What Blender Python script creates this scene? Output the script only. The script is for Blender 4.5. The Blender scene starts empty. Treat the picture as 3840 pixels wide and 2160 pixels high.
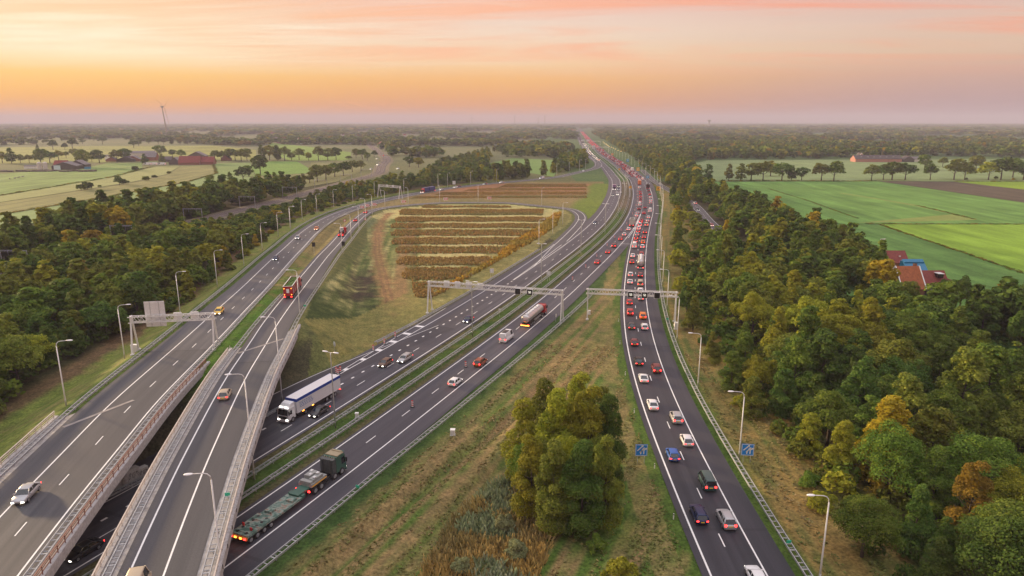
import bpy, math, random
import numpy as np
from mathutils import Vector, Matrix, noise as mnoise

SC = bpy.context.scene
R_ = math.radians
# ------------------------------------------------------------------ camera
HC, FPX, HOR = 55.0, 2562.0, 452.0            # drone height (m), focal length and horizon row in photo pixels
PITCH = math.atan((1080 - HOR) / FPX)
cam = bpy.data.cameras.new('camera')
cam.sensor_width = 36.0
cam.lens = 36.0 * FPX / 3840
cam.clip_end = 40000
cam.clip_start = 0.5
co = bpy.data.objects.new('camera', cam)
co.location = (0, 0, HC)
co.rotation_euler = (math.pi / 2 - PITCH, 0, 0)
SC.collection.objects.link(co)
SC.camera = co
# ------------------------------------------------------------------ exposure
SC.view_settings.view_transform = 'Standard'
SC.view_settings.look = 'None'
SC.view_settings.exposure = 0.50
SC.view_settings.gamma = 1.0
SC.view_settings.use_curve_mapping = False
SC.cycles.use_denoising = True
SC.cycles.volume_bounces = 1
SC.cycles.max_bounces = 6
SC.cycles.diffuse_bounces = 3
SC.cycles.glossy_bounces = 2
SC.cycles.transmission_bounces = 2
SC.cycles.transparent_max_bounces = 4
SC.cycles.use_light_tree = False
# ------------------------------------------------------------------ sun
SUN_AZ, SUN_EL = -58.0, 9.0                    # degrees, azimuth from the view axis (left is negative)
sl = bpy.data.lights.new('sun', 'SUN')
sl.energy = 5.0
sl.angle = R_(4.0)
sl.color = (1.0, 0.72, 0.40)
so = bpy.data.objects.new('sun', sl)
sd = Vector((math.sin(R_(SUN_AZ)) * math.cos(R_(SUN_EL)), math.cos(R_(SUN_AZ)) * math.cos(R_(SUN_EL)), math.sin(R_(SUN_EL))))
so.rotation_euler = sd.to_track_quat('Z', 'Y').to_euler()
SC.collection.objects.link(so)
# ------------------------------------------------------------------ world: dawn sky with streaked cloud
W = bpy.data.worlds.new('World')
SC.world = W
W.use_nodes = True
wt = W.node_tree
wt.nodes.clear()


def srgb(r, g, b):
    f = lambda c: (c / 255 / 12.92) if c / 255 <= 0.04045 else ((c / 255 + 0.055) / 1.055) ** 2.4
    return (f(r), f(g), f(b), 1.0)


class NT:
    """tiny node-tree writer"""
    def __init__(s, tree): s.t = tree
    def n(s, kind, **kw):
        nd = s.t.nodes.new(kind)
        for k, v in kw.items(): setattr(nd, k, v)
        return nd
    def link(s, a, b): s.t.links.new(a, b)
    def put(s, sock, v):
        if isinstance(v, bpy.types.NodeSocket): s.link(v, sock)
        else: sock.default_value = v
    def math(s, op, a, b=0.0, c=0.0, clamp=False):
        nd = s.n('ShaderNodeMath', operation=op, use_clamp=clamp)
        s.put(nd.inputs[0], a); s.put(nd.inputs[1], b); s.put(nd.inputs[2], c)
        return nd.outputs[0]
    def ramp(s, fac, stops, interp='LINEAR'):
        nd = s.n('ShaderNodeValToRGB')
        cr = nd.color_ramp
        cr.interpolation = interp
        while len(cr.elements) < len(stops): cr.elements.new(0.5)
        for e, (p, c) in zip(cr.elements, stops):
            e.position = p
            e.color = c if len(c) == 4 else (*c, 1)
        s.put(nd.inputs[0], fac)
        return nd.outputs[0]
    def mix(s, fac, a, b, mode='MIX'):
        nd = s.n('ShaderNodeMix', data_type='RGBA', blend_type=mode)
        s.put(nd.inputs[0], fac); s.put(nd.inputs[6], a); s.put(nd.inputs[7], b)
        return nd.outputs[2]
    def smooth(s, x, a, b, lo=0.0, hi=1.0):
        nd = s.n('ShaderNodeMapRange', interpolation_type='SMOOTHSTEP')
        s.put(nd.inputs[0], x)
        for i, v in enumerate((a, b, lo, hi)): nd.inputs[1 + i].default_value = v
        return nd.outputs[0]
    def noise(s, vec, scale, detail=4.0, rough=0.55, dist=0.0):
        nd = s.n('ShaderNodeTexNoise')
        if vec is not None: s.put(nd.inputs['Vector'], vec)
        nd.inputs['Scale'].default_value = scale
        nd.inputs['Detail'].default_value = detail
        nd.inputs['Roughness'].default_value = rough
        nd.inputs['Distortion'].default_value = dist
        return nd.outputs['Fac']
    def mapping(s, vec, sc=(1, 1, 1), loc=(0, 0, 0), rot=(0, 0, 0)):
        nd = s.n('ShaderNodeMapping')
        s.put(nd.inputs[0], vec)
        nd.inputs[1].default_value = loc; nd.inputs[2].default_value = rot; nd.inputs[3].default_value = sc
        return nd.outputs[0]


w = NT(wt)
tc = w.n('ShaderNodeTexCoord')
sep = w.n('ShaderNodeSeparateXYZ')
w.link(tc.outputs['Generated'], sep.inputs[0])
dx, dy, dz = sep.outputs
el = w.math('MULTIPLY', w.math('ARCSINE', dz), 180 / math.pi)              # elevation in degrees
az = w.math('MULTIPLY', w.math('ARCTAN2', dx, dy), 180 / math.pi)          # azimuth in degrees, 0 = view axis
elf = w.math('DIVIDE', el, 30.0, clamp=True)
# glow around the low sun on the left, cooler mauve to the right
UP = [(0.45, srgb(206, 186, 184)), (0.7, srgb(192, 182, 190)), (1.0, srgb(178, 180, 196))]
left = w.ramp(elf, [(0.0, srgb(238, 152, 72)), (0.053, srgb(250, 176, 68)), (0.107, srgb(253, 200, 110)), (0.157, srgb(255, 238, 200)), (0.21, srgb(255, 232, 194)), (0.30, srgb(250, 200, 152))] + UP)
mid = w.ramp(elf, [(0.0, srgb(214, 142, 98)), (0.04, srgb(230, 154, 86)), (0.107, srgb(243, 182, 106)), (0.157, srgb(244, 208, 164)), (0.22, srgb(238, 214, 190)), (0.30, srgb(232, 200, 188))] + UP)
right = w.ramp(elf, [(0.0, srgb(166, 138, 146)), (0.04, srgb(176, 144, 144)), (0.107, srgb(202, 162, 144)), (0.157, srgb(216, 182, 154)), (0.22, srgb(216, 186, 168)), (0.30, srgb(216, 170, 160))] + UP)
col = w.mix(w.smooth(az, -34, -4), left, mid)
col = w.mix(w.smooth(az, -4, 36), col, right)
# streaked cloud: noise on a plane overhead, pulled out along the wind
ch = w.math('ADD', w.math('MAXIMUM', dz, 0.0), 0.035)
cmb = w.n('ShaderNodeCombineXYZ')
w.put(cmb.inputs[0], w.math('DIVIDE', dx, ch)); w.put(cmb.inputs[1], w.math('DIVIDE', dy, ch))
cv = cmb.outputs[0]
n1 = w.noise(w.mapping(cv, (0.17, 0.52, 1), (1.7, 4.1, 0), (0, 0, 0.16)), 1.0, 7, 0.62, 1.5)
n2 = w.noise(w.mapping(cv, (0.40, 1.70, 1), (7.3, 1.9, 0), (0, 0, -0.06)), 1.0, 7, 0.6, 1.2)
band = w.smooth(el, 2.6, 6.0)
pinkc = w.ramp(w.smooth(az, -36, 30), [(0.0, srgb(248, 186, 132)), (0.45, srgb(250, 182, 142)), (1.0, srgb(244, 154, 120))])
f1 = w.math('MULTIPLY', w.smooth(n1, 0.36, 0.68), band)
f2 = w.math('MULTIPLY', w.smooth(n2, 0.47, 0.70), band)
col = w.mix(w.math('MULTIPLY', f1, w.smooth(az, -40, -8, 0.40, 0.85)), col, pinkc)
palec = w.ramp(w.smooth(az, -36, 30), [(0.0, srgb(255, 246, 220)), (0.5, srgb(240, 214, 190)), (1.0, srgb(214, 186, 172))])
col = w.mix(w.math('MULTIPLY', f2, 0.45), col, palec)
# dome above the frame, brightened beyond the visible sky to add fill light, below the horizon the ground's own tone
col = w.mix(w.smooth(el, 26, 60), col, (1.34, 1.30, 1.36, 1))
skyn = w.n('ShaderNodeTexSky', sky_type='NISHITA', sun_disc=False, sun_elevation=R_(SUN_EL), sun_rotation=R_(SUN_AZ),
           air_density=1.0, dust_density=2.0, ozone_density=2.0)
bg1 = w.n('ShaderNodeBackground'); w.link(skyn.outputs[0], bg1.inputs[0]); bg1.inputs[1].default_value = 0.004
bg2 = w.n('ShaderNodeBackground'); w.link(col, bg2.inputs[0]); bg2.inputs[1].default_value = 0.77
add = w.n('ShaderNodeAddShader'); w.link(bg1.outputs[0], add.inputs[0]); w.link(bg2.outputs[0], add.inputs[1])
wo = w.n('ShaderNodeOutputWorld'); w.link(add.outputs[0], wo.inputs[0])

# ------------------------------------------------------------------ measuring: photo pixel -> point on a level plane
REG = {0: (0, 0, 1.4907), 1: (0, 1080, .74534), 2: (960, 1080, .74534), 3: (1920, 1080, .74534), 4: (2880, 1080, .74534),
       5: (0, 400, .46921), 6: (960, 400, .46921), 7: (1920, 400, .46921), 8: (2880, 400, .46921),
       'A': (2080, 440, .18634), 'B': (2200, 660, .18634), 'C': (2000, 780, .21739), 'E': (2240, 1000, .37267),
       'G': (1560, 960, .24845), 'H': (960, 1240, .24845), 'I': (0, 1500, .45549), 'J': (480, 1080, .28986),
       'K': (1300, 640, .23292), 'L': (880, 640, .23292)}


def PX(r, pts):
    x0, y0, s = REG[r]
    return [(x0 + x * s, y0 + y * s) for x, y in pts]


def at(q, z=0.0):
    u = (q[0] - 1920) / FPX; v = -(q[1] - 1080) / FPX
    dy_ = math.cos(PITCH) + v * math.sin(PITCH); dz_ = -math.sin(PITCH) + v * math.cos(PITCH)
    t = (z - HC) / dz_
    return np.array((u * t, dy_ * t))


def atr(r, x, y, z=0.0): return at(PX(r, [(x, y)])[0], z)


def height_at(xy, ypix):
    """height above the ground at which a vertical line over xy meets photo row ypix"""
    v = -(ypix - 1080) / FPX
    dy_ = math.cos(PITCH) + v * math.sin(PITCH); dz_ = -math.sin(PITCH) + v * math.cos(PITCH)
    return HC + xy[1] / dy_ * dz_


# ------------------------------------------------------------------ object helpers
def link(o, parent=None):
    SC.collection.objects.link(o)
    if parent is not None: o.parent = parent
    return o


def tag(o, label=None, cat=None, group=None, kind=None):
    if label: o['label'] = label
    if cat: o['category'] = cat
    if group: o['group'] = group
    if kind: o['kind'] = kind
    return o


def empty(name, loc=(0, 0, 0), rz=0.0):
    o = bpy.data.objects.new(name, None)
    o.empty_display_size = 0.5
    o.location = loc; o.rotation_euler = (0, 0, rz)
    return link(o)


def kids(o): return [c for c in SC_CH.get(o.name, [])]


SC_CH = {}


def reg_child(o, p): SC_CH.setdefault(p.name, []).append(o)


def copy_tree(o, parent=None):
    c = o.copy()
    link(c, parent)
    if parent is not None: reg_child(c, parent)
    for ch in kids(o): copy_tree(ch, c)
    return c


class MB:
    """collects shapes; build() links them as ONE mesh object"""
    def __init__(s): s.v = []; s.f = []; s.m = []; s.mi = 0
    def add(s, vs, fs):
        b = len(s.v)
        s.v.extend([tuple(map(float, p)) for p in vs]); s.f.extend([tuple(i + b for i in f) for f in fs]); s.m.extend([s.mi] * len(fs))
    def box(s, c, d, rz=0.0, rot=None):
        hx, hy, hz = d[0] / 2, d[1] / 2, d[2] / 2
        P = [Vector((x, y, z)) for z in (-hz, hz) for x, y in ((-hx, -hy), (hx, -hy), (hx, hy), (-hx, hy))]
        M = rot if rot is not None else Matrix.Rotation(rz, 3, 'Z')
        s.add([M @ p + Vector(c) for p in P], [(3, 2, 1, 0), (4, 5, 6, 7), (0, 1, 5, 4), (1, 2, 6, 5), (2, 3, 7, 6), (3, 0, 4, 7)])
    def beam(s, a, b, wx, wz):
        a, b = Vector(a), Vector(b)
        d = b - a; L = d.length
        if L < 1e-6: return
        q = d.to_track_quat('Y', 'Z').to_matrix()
        s.box((a + b) / 2, (wx, L, wz), rot=q)
    def tube(s, pts, rad, n=6, cap=True):
        pts = [Vector(p) for p in pts]
        rad = rad if hasattr(rad, '__len__') else [rad] * len(pts)
        b = len(s.v); fs = []; vs = []
        ref = Vector((0, 0, 1))
        for i, p in enumerate(pts):
            t = (pts[min(i + 1, len(pts) - 1)] - pts[max(i - 1, 0)]).normalized()
            r = ref if abs(t.z) < 0.95 else Vector((0, 1, 0))
            x = t.cross(r).normalized(); y = x.cross(t).normalized()
            for k in range(n):
                a = 2 * math.pi * k / n
                vs.append(p + (x * math.cos(a) + y * math.sin(a)) * rad[i])
        for i in range(len(pts) - 1):
            for k in range(n):
                k2 = (k + 1) % n
                fs.append((i * n + k, i * n + k2, (i + 1) * n + k2, (i + 1) * n + k))
        if cap:
            fs.append(tuple(range(n - 1, -1, -1))); fs.append(tuple((len(pts) - 1) * n + k for k in range(n)))
        s.add(vs, fs)
    def prism(s, poly, z0, z1):
        n = len(poly)
        s.add([(x, y, z0) for x, y in poly] + [(x, y, z1) for x, y in poly],
              [tuple(range(n - 1, -1, -1)), tuple(range(n, 2 * n))] + [(i, (i + 1) % n, n + (i + 1) % n, n + i) for i in range(n)])
    def loft(s, rings, cap=True, closed=True):
        n = len(rings[0]); vs = [p for r in rings for p in r]; fs = []
        for i in range(len(rings) - 1):
            for k in range(n if closed else n - 1):
                k2 = (k + 1) % n
                fs.append((i * n + k, i * n + k2, (i + 1) * n + k2, (i + 1) * n + k))
        if cap: fs.append(tuple(range(n - 1, -1, -1))); fs.append(tuple((len(rings) - 1) * n + k for k in range(n)))
        s.add(vs, fs)
    def mesh(s, name, mats, smooth=False):
        me = bpy.data.meshes.new(name)
        me.from_pydata(s.v, [], s.f)
        for m in (mats if isinstance(mats, (list, tuple)) else [mats]): me.materials.append(m)
        if any(s.m): me.polygons.foreach_set('material_index', s.m)
        if smooth: me.polygons.foreach_set('use_smooth', [True] * len(me.polygons))
        me.update()
        return me
    def build(s, name, mats, parent=None, smooth=False, loc=None):
        o = bpy.data.objects.new(name, s.mesh(name, mats, smooth))
        if loc is not None: o.location = loc
        link(o, parent)
        if parent is not None: reg_child(o, parent)
        return o


def part(name, me, parent, loc=(0, 0, 0), rz=0.0):
    o = bpy.data.objects.new(name, me)
    o.location = loc; o.rotation_euler = (0, 0, rz)
    link(o, parent); reg_child(o, parent)
    return o


def np_mesh(name, V, Fq, mats):
    """mesh from an (n,3) array and an (m,4) or (m,3) index array"""
    me = bpy.data.meshes.new(name)
    k = Fq.shape[1]
    me.vertices.add(len(V)); me.vertices.foreach_set('co', np.ascontiguousarray(V, np.float32).ravel())
    me.loops.add(Fq.size); me.loops.foreach_set('vertex_index', np.ascontiguousarray(Fq, np.int32).ravel())
    me.polygons.add(len(Fq))
    me.polygons.foreach_set('loop_start', np.arange(0, Fq.size, k, dtype=np.int32))
    me.update(calc_edges=True)
    for m in (mats if isinstance(mats, (list, tuple)) else [mats]): me.materials.append(m)
    return me


# ------------------------------------------------------------------ materials
MATS = {}


def mat(name, col, rough=0.7, metal=0.0, var=0.0, scale=3.0, emit=None, es=0.0, spec=0.5, bump=0.0):
    if name in MATS: return MATS[name]
    m = bpy.data.materials.new(name); m.use_nodes = True
    t = NT(m.node_tree)
    b = m.node_tree.nodes['Principled BSDF']
    c = (*col[:3], 1.0)
    if var > 0:
        nz = t.noise(t.n('ShaderNodeTexCoord').outputs['Object'], scale, 4, 0.6)
        lo = tuple(x * (1 - var) for x in c[:3]); hi = tuple(min(1, x * (1 + var)) for x in c[:3])
        t.link(t.ramp(nz, [(0.3, lo), (0.7, hi)]), b.inputs['Base Color'])
        if bump:
            bp = t.n('ShaderNodeBump'); bp.inputs['Strength'].default_value = bump; bp.inputs['Distance'].default_value = 0.2
            t.link(nz, bp.inputs['Height']); t.link(bp.outputs[0], b.inputs['Normal'])
    else:
        b.inputs['Base Color'].default_value = c
    b.inputs['Roughness'].default_value = rough
    b.inputs['Metallic'].default_value = metal
    b.inputs['Specular IOR Level'].default_value = spec
    if emit:
        b.inputs['Emission Color'].default_value = (*emit[:3], 1); b.inputs['Emission Strength'].default_value = es
    MATS[name] = m
    return m


def asphalt(name, c0, c1, wear):
    """dark aggregate with long wear streaks; the attribute 'lane' runs across the road in metres, 'along' with it"""
    m = bpy.data.materials.new(name); m.use_nodes = True
    t = NT(m.node_tree); b = m.node_tree.nodes['Principled BSDF']
    a1 = t.n('ShaderNodeAttribute', attribute_name='lane'); a2 = t.n('ShaderNodeAttribute', attribute_name='along')
    cb = t.n('ShaderNodeCombineXYZ'); t.link(a1.outputs['Fac'], cb.inputs[0]); t.link(a2.outputs['Fac'], cb.inputs[1])
    v = cb.outputs[0]
    streak = t.noise(t.mapping(v, (0.75, 0.018, 1)), 1.0, 5, 0.6)
    patch = t.noise(t.mapping(v, (0.10, 0.022, 1), (3, 5, 0)), 1.0, 3, 0.5)
    grain = t.noise(t.mapping(v, (5.0, 5.0, 1)), 1.0, 3, 0.7)
    col = t.mix(t.smooth(streak, 0.35, 0.68), c0, c1)
    col = t.mix(t.math('MULTIPLY', t.smooth(patch, 0.42, 0.62), 0.5), col, wear)
    trk = t.math('MULTIPLY_ADD', t.math('COSINE', t.math('MULTIPLY', a1.outputs['Fac'], 2 * math.pi / 1.75)), .5, .5)
    col = t.mix(t.math('MULTIPLY', trk, t.smooth(patch, .3, .7)), col, t.mix(.28, col, (.9, .85, .88, 1), 'MULTIPLY'), 'MIX')
    bk = t.n('ShaderNodeTexBrick'); t.link(t.mapping(v, (.2857, .0125, 1)), bk.inputs[0]); bk.inputs['Scale'].default_value = 1.0; bk.inputs['Mortar Size'].default_value = .004
    bk.inputs['Color1'].default_value = (.78, .78, .78, 1); bk.inputs['Color2'].default_value = (1.16, 1.14, 1.14, 1); bk.inputs['Mortar'].default_value = (.6, .6, .6, 1); bk.inputs['Brick Width'].default_value = 1.0; bk.inputs['Row Height'].default_value = 1.0
    col = t.mix(.75, col, bk.outputs[0], 'MULTIPLY')
    col = t.mix(0.6, col, t.ramp(grain, [(0.25, (.62, .62, .62)), (0.75, (1.38, 1.38, 1.38))]), 'MULTIPLY')
    t.link(col, b.inputs['Base Color'])
    b.inputs['Roughness'].default_value = 0.62
    b.inputs['Specular IOR Level'].default_value = 0.35
    bp = t.n('ShaderNodeBump'); bp.inputs['Strength'].default_value = 0.25; bp.inputs['Distance'].default_value = 0.03
    t.link(grain, bp.inputs['Height']); t.link(bp.outputs[0], b.inputs['Normal'])
    MATS[name] = m
    return m


ASPH_MAIN = asphalt('asphalt_main', (.044, .046, .060, 1), (.078, .076, .092, 1), (.064, .059, .070, 1))
ASPH_DARK = asphalt('asphalt_dark', (.026, .028, .038, 1), (.046, .047, .060, 1), (.058, .055, .066, 1))
ASPH_PALE = asphalt('asphalt_pale', (.054, .057, .068, 1), (.094, .094, .103, 1), (.078, .074, .079, 1))
ASPH_RAMP = asphalt('asphalt_ramp', (.060, .062, .071, 1), (.084, .084, .093, 1), (.071, .069, .076, 1))
M_WHITE = mat('line_white', (.78, .77, .76), 0.6, var=0.10, scale=1.5)
M_GALV = mat('galvanised_steel', (.46, .48, .50), 0.42, 0.55, var=0.18, scale=2.0)
M_PALEM = mat('pale_painted_steel', (.66, .66, .66), 0.5, 0.1, var=0.08, scale=2.0)
M_CONC = mat('concrete', (.34, .325, .32), 0.85, var=0.30, scale=1.2, bump=0.2)
M_PARA = mat('concrete_parapet', (.40, .385, .385), 0.85, var=0.25, scale=2.5, bump=0.2)
M_RUST = mat('brown_red_paint', (.20, .085, .062), 0.6, 0.1, var=0.2)
M_WOODR = mat('weathered_timber', (.50, .44, .39), 0.8, var=0.2, scale=4)
M_DARK = mat('dark_rubber', (.018, .018, .02), 0.7)
M_BLACK = mat('black_panel', (.012, .012, .014), 0.4)
M_GLASS = mat('dark_glass', (.015, .018, .022), 0.08, 0.0, spec=0.8)
M_LAMPHEAD = mat('lamp_head_white', (.80, .80, .82), 0.4)
M_JOINT = mat('joint_grey', (.28, .255, .24), 0.8, var=0.25, scale=1.0)
# ------------------------------------------------------------------ reference curves of the roads
def smooth_curve(P, step=4.0, sig=14.0, ext0=0.0, ext1=0.0):
    P = np.array(P, float)
    if ext0: P = np.vstack([P[0] + (P[0] - P[1]) / np.linalg.norm(P[0] - P[1]) * ext0, P])
    if ext1: P = np.vstack([P, P[-1] + (P[-1] - P[-2]) / np.linalg.norm(P[-1] - P[-2]) * ext1])
    d = np.r_[0, np.cumsum(np.linalg.norm(np.diff(P[:, :2], axis=0), axis=1))]
    n = max(int(d[-1] / step), 4)
    s = np.linspace(0, d[-1], n + 1)
    Q = np.stack([np.interp(s, d, P[:, k]) for k in range(P.shape[1])], 1)
    h = d[-1] / n
    m = int(3 * sig / h)
    ker = np.exp(-0.5 * (np.arange(-m, m + 1) * h / sig) ** 2); ker /= ker.sum()
    ex = np.vstack([2 * Q[0] - Q[m:0:-1], Q, 2 * Q[-1] - Q[-2:-m - 2:-1]])
    return np.stack([np.convolve(ex[:, k], ker, 'valid') for k in range(Q.shape[1])], 1)


class Ref:
    def __init__(s, P):
        s.P = P if P.shape[1] == 3 else np.c_[P, np.zeros(len(P))]
        s.d = np.r_[0, np.cumsum(np.linalg.norm(np.diff(s.P[:, :2], axis=0), axis=1))]
        s.L = s.d[-1]
        T = np.gradient(s.P[:, :2], s.d, axis=0)
        s.T = T / np.linalg.norm(T, axis=1)[:, None]
    def at(s, q, o=0.0, dz=0.0):
        """points at arc length q, offset o metres to the right"""
        q = np.atleast_1d(np.asarray(q, float)); o = np.broadcast_to(np.asarray(o, float), q.shape)
        p = np.stack([np.interp(q, s.d, s.P[:, k]) for k in range(3)], 1)
        t = np.stack([np.interp(q, s.d, s.T[:, k]) for k in range(2)], 1)
        t /= np.linalg.norm(t, axis=1)[:, None]
        p[:, 0] += t[:, 1] * o; p[:, 1] -= t[:, 0] * o; p[:, 2] += dz
        return p
    def p1(s, q, o=0.0, dz=0.0): return s.at(q, o, dz)[0]
    def head(s, q):
        t = np.array([np.interp(q, s.d, s.T[:, k]) for k in range(2)])
        return math.atan2(t[1], t[0]) - math.pi / 2      # rotation about Z that turns +Y into the road's direction
    def proj(s, X):
        """arc length and signed offset (right positive) of points X"""
        X = np.atleast_2d(X)[:, :2]
        S = np.empty(len(X)); O = np.empty(len(X))
        for i0 in range(0, len(X), 4000):
            x = X[i0:i0 + 4000]
            D = ((x[:, None] - s.P[None, :, :2]) ** 2).sum(2)
            k = D.argmin(1)
            r = x - s.P[k, :2]; t = s.T[k]
            a = (r * t).sum(1)
            S[i0:i0 + 4000] = np.clip(s.d[k] + a, 0, s.L)
            o = r[:, 0] * t[:, 1] - r[:, 1] * t[:, 0]
            big = np.abs(a) > 8
            O[i0:i0 + 4000] = np.where(big, np.sign(o + 1e-9) * np.sqrt(D[np.arange(len(x)), k]), o)
        return S, O


def unp(P, z=0.0): return np.array([at(q, z) for q in P])


R2L = PX(2, [(0, 1090), (357, 845), (740, 570)]) + PX('G', [(1200, 1190), (1520, 945), (1950, 610), (2300, 310), (2576, 70)]) + \
    PX('C', [(900, 930), (1180, 680), (1400, 460), (1560, 270), (1640, 120)]) + PX('B', [(900, 640), (945, 400), (930, 230), (880, 80)]) + \
    PX('A', [(1440, 1180), (1300, 1040), (1100, 880), (960, 790), (860, 715), (770, 600), (650, 480), (545, 330)])
MAIN = Ref(smooth_curve(unp(R2L), 4, 15, 90, 2600))                       # left solid line of the outbound carriageway
R1L = PX(3, [(1000, 1449), (905, 1235)]) + PX('E', [(465, 1449), (400, 1220), (355, 1060), (318, 900), (290, 750), (268, 560), (263, 340), (270, 240)]) + \
    PX('C', [(1600, 1080), (1645, 820), (1690, 600), (1750, 400), (1812, 210)])
p = unp(R1L)
s_, o_ = MAIN.proj(p[-1:])
tail = MAIN.at(s_[0] + np.array([25, 50, 80, 110, 150, 200]), [7.3, 7.2, 7.1, 7.1, 7.1, 7.1])[:, :2]
JAM = Ref(smooth_curve(np.vstack([p, tail]), 4, 12, 70))                   # left solid line of the jammed carriageway


def zramp(y): return float(np.interp(y, [650, 720, 780, 900, 1080, 1300, 1500], [0.0, 0.15, 0.5, 2.0, 4.6, 6.7, 7.0]))


RAL = PX(1, [(0, 1150), (120, 1020), (300, 850), (510, 620)]) + PX('J', [(0, 1290), (400, 950), (800, 600), (1050, 370), (1470, 0)]) + \
    PX('L', [(650, 1374), (830, 1220), (1000, 1050), (1200, 900), (1400, 780), (1650, 670), (1900, 590), (2200, 500), (2576, 420)]) + \
    PX('K', [(1000, 375), (1300, 330), (1500, 290), (1800, 255), (2250, 205), (2576, 180)]) + PX('A', [(0, 1200), (350, 1120), (600, 1065), (740, 1030), (805, 990), (828, 955), (815, 910), (775, 865), (735, 800)])
q = [(*at(a, zramp(a[1])), zramp(a[1])) for a in RAL]
RA = Ref(smooth_curve(q, 3, 8, 95))                                        # left solid line of the inbound flyover
RBR = PX('I', [(1345, 1449), (1480, 1080), (1690, 540)]) + PX('J', [(1380, 1449), (1560, 1090), (1790, 720), (1930, 470), (2110, 210)]) + \
    PX('L', [(1500, 1374), (1680, 1180), (1870, 950), (2000, 815), (2100, 720), (2220, 650), (2400, 605)]) + \
    PX('K', [(600, 603), (1000, 558), (1500, 520), (2118, 508), (2576, 512)]) + PX('C', [(560, 0), (640, 14), (740, 66), (785, 120), (780, 180), (700, 280), (520, 440), (330, 590), (0, 885)])
q = [(*at(a, zramp(a[1]) if i < 11 or a[1] < 1000 else 0.0), zramp(a[1]) if i < 18 else 0.0) for i, a in enumerate(RBR)]
RB = Ref(smooth_curve(q, 2, 4.5, 90))                                      # right solid line of the second flyover and its loop
XR = Ref(smooth_curve(np.vstack([unp(PX('H', [(1650, 345), (900, 640), (250, 950)]) + PX('I', [(1400, 370), (990, 560)]))[::-1]]), 4, 8, 60, 30))
# railway
RAILP = [atr(5, 120, 1140, 8), atr(5, 1000, 937, 8), atr(5, 1550, 806, 8), atr(5, 1943, 716, 8)] + \
    list(unp(PX('L', [(780, 480), (1000, 395), (1380, 305), (1650, 238), (1920, 155), (2350, 45)]) + PX(6, [(1000, 480), (1050, 435), (1035, 400), (985, 370), (950, 340)])))
RAIL = Ref(smooth_curve(RAILP, 6, 25, 260, 600))
LOCALP = [atr('B', *c) for c in ((2480, 960), (2400, 850), (2290, 700), (2215, 590))]
LOCAL = Ref(smooth_curve(np.vstack([[(118, 120), (112, 180), (105, 240), (103, 300)], LOCALP, [(126, 520), (132, 640), (150, 800)]]), 6, 25))

S_MERGE = float(MAIN.proj(JAM.at(JAM.L - 170)[:, :2])[0][0])


# ------------------------------------------------------------------ lie of the land
def terrain_h(X):
    n = len(X)
    h = np.full(n, -0.12)
    near = (X[:, 1] < 640) & (X[:, 1] > -60) & (X[:, 0] > -190) & (X[:, 0] < 95)
    idx = np.where(near)[0]
    if not len(idx): return h
    x = X[idx]
    hh = np.full(len(idx), -0.12)
    sm, om = MAIN.proj(x)
    cap = np.where((sm < 330) & (x[:, 0] < 0), np.maximum(-0.12, (-27.5 - om) * 0.68), 99)       # the gap the flyovers span
    cap = np.where(om > 12, 99, cap)
    for ref, a, b in ((RA, -7.0, 11.2), (RB, -6.4, 5.8)):
        s, o = ref.proj(x)
        z = np.interp(s, ref.d, ref.P[:, 2])
        d = np.maximum(np.maximum(o - b, a - o), 0)
        ok = (s > 1) & (s < ref.L - 1)
        e = np.where(ok & ~((om > -25) & (sm < 330)), z - 0.16 - d / 2.1, -1)
        hh = np.maximum(hh, e)
    hh = np.where((hh > cap), np.maximum(cap, -0.12), hh)
    # ditch and low bank in the verge between the outbound and the jammed carriageway
    for D, wdt, dep in DITCHES:
        s, o = D.proj(x)
        ok = (s > 0.5) & (s < D.L - 0.5)
        hh = np.where(ok & (np.abs(o) < wdt), hh - dep * 0.5 * (1 + np.cos(np.pi * o / wdt)), hh)
    h[idx] = hh
    return h


DITCHES = [(Ref(smooth_curve(unp(PX(2, [(330, 1449), (560, 1220), (830, 1010), (1100, 790), (1288, 640)]) + PX(3, [(120, 520)])), 3, 6, 40, 10)), 2.6, 1.1),
           (Ref(smooth_curve(unp(PX(2, [(720, 1449), (850, 1310), (1040, 1050), (1250, 880)])), 3, 5, 30, 6)), 3.0, 1.0)]


def seg_noise(x, y, sc, seed=0.0):
    return np.array([mnoise.noise((a * sc, b * sc, seed)) for a, b in zip(x, y)])


def in_poly(X, poly):
    x, y = X[:, 0], X[:, 1]
    r = np.zeros(len(X), bool)
    P = np.asarray(poly); j = len(P) - 1
    for i in range(len(P)):
        c = ((P[i, 1] > y) != (P[j, 1] > y)) & (x < (P[j, 0] - P[i, 0]) * (y - P[i, 1]) / (P[j, 1] - P[i, 1] + 1e-12) + P[i, 0])
        r ^= c
        j = i
    return r


TRACK = Ref(smooth_curve(unp(PX('L', [(2500, 670), (2350, 840), (2290, 1050), (2300, 1374)]) + PX(2, [(690, 120), (640, 230), (560, 300)])), 3, 8))
# field inside the loop, outline on the ground
LOOPF = unp(PX('K', [(330, 800), (640, 640), (1000, 592), (1500, 552), (2118, 540), (2576, 540)]) + PX('C', [(560, 40), (660, 110), (670, 190), (560, 310), (300, 480), (0, 760)]) +
            PX('G', [(1560, 90), (1000, 420), (450, 700), (0, 960)]) + PX('H', [(2450, 0), (1650, 330), (1150, 520)]) + PX('J', [(2300, 700), (2420, 300)]) + PX('L', [(2000, 1374), (2150, 1150)]) )


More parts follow.
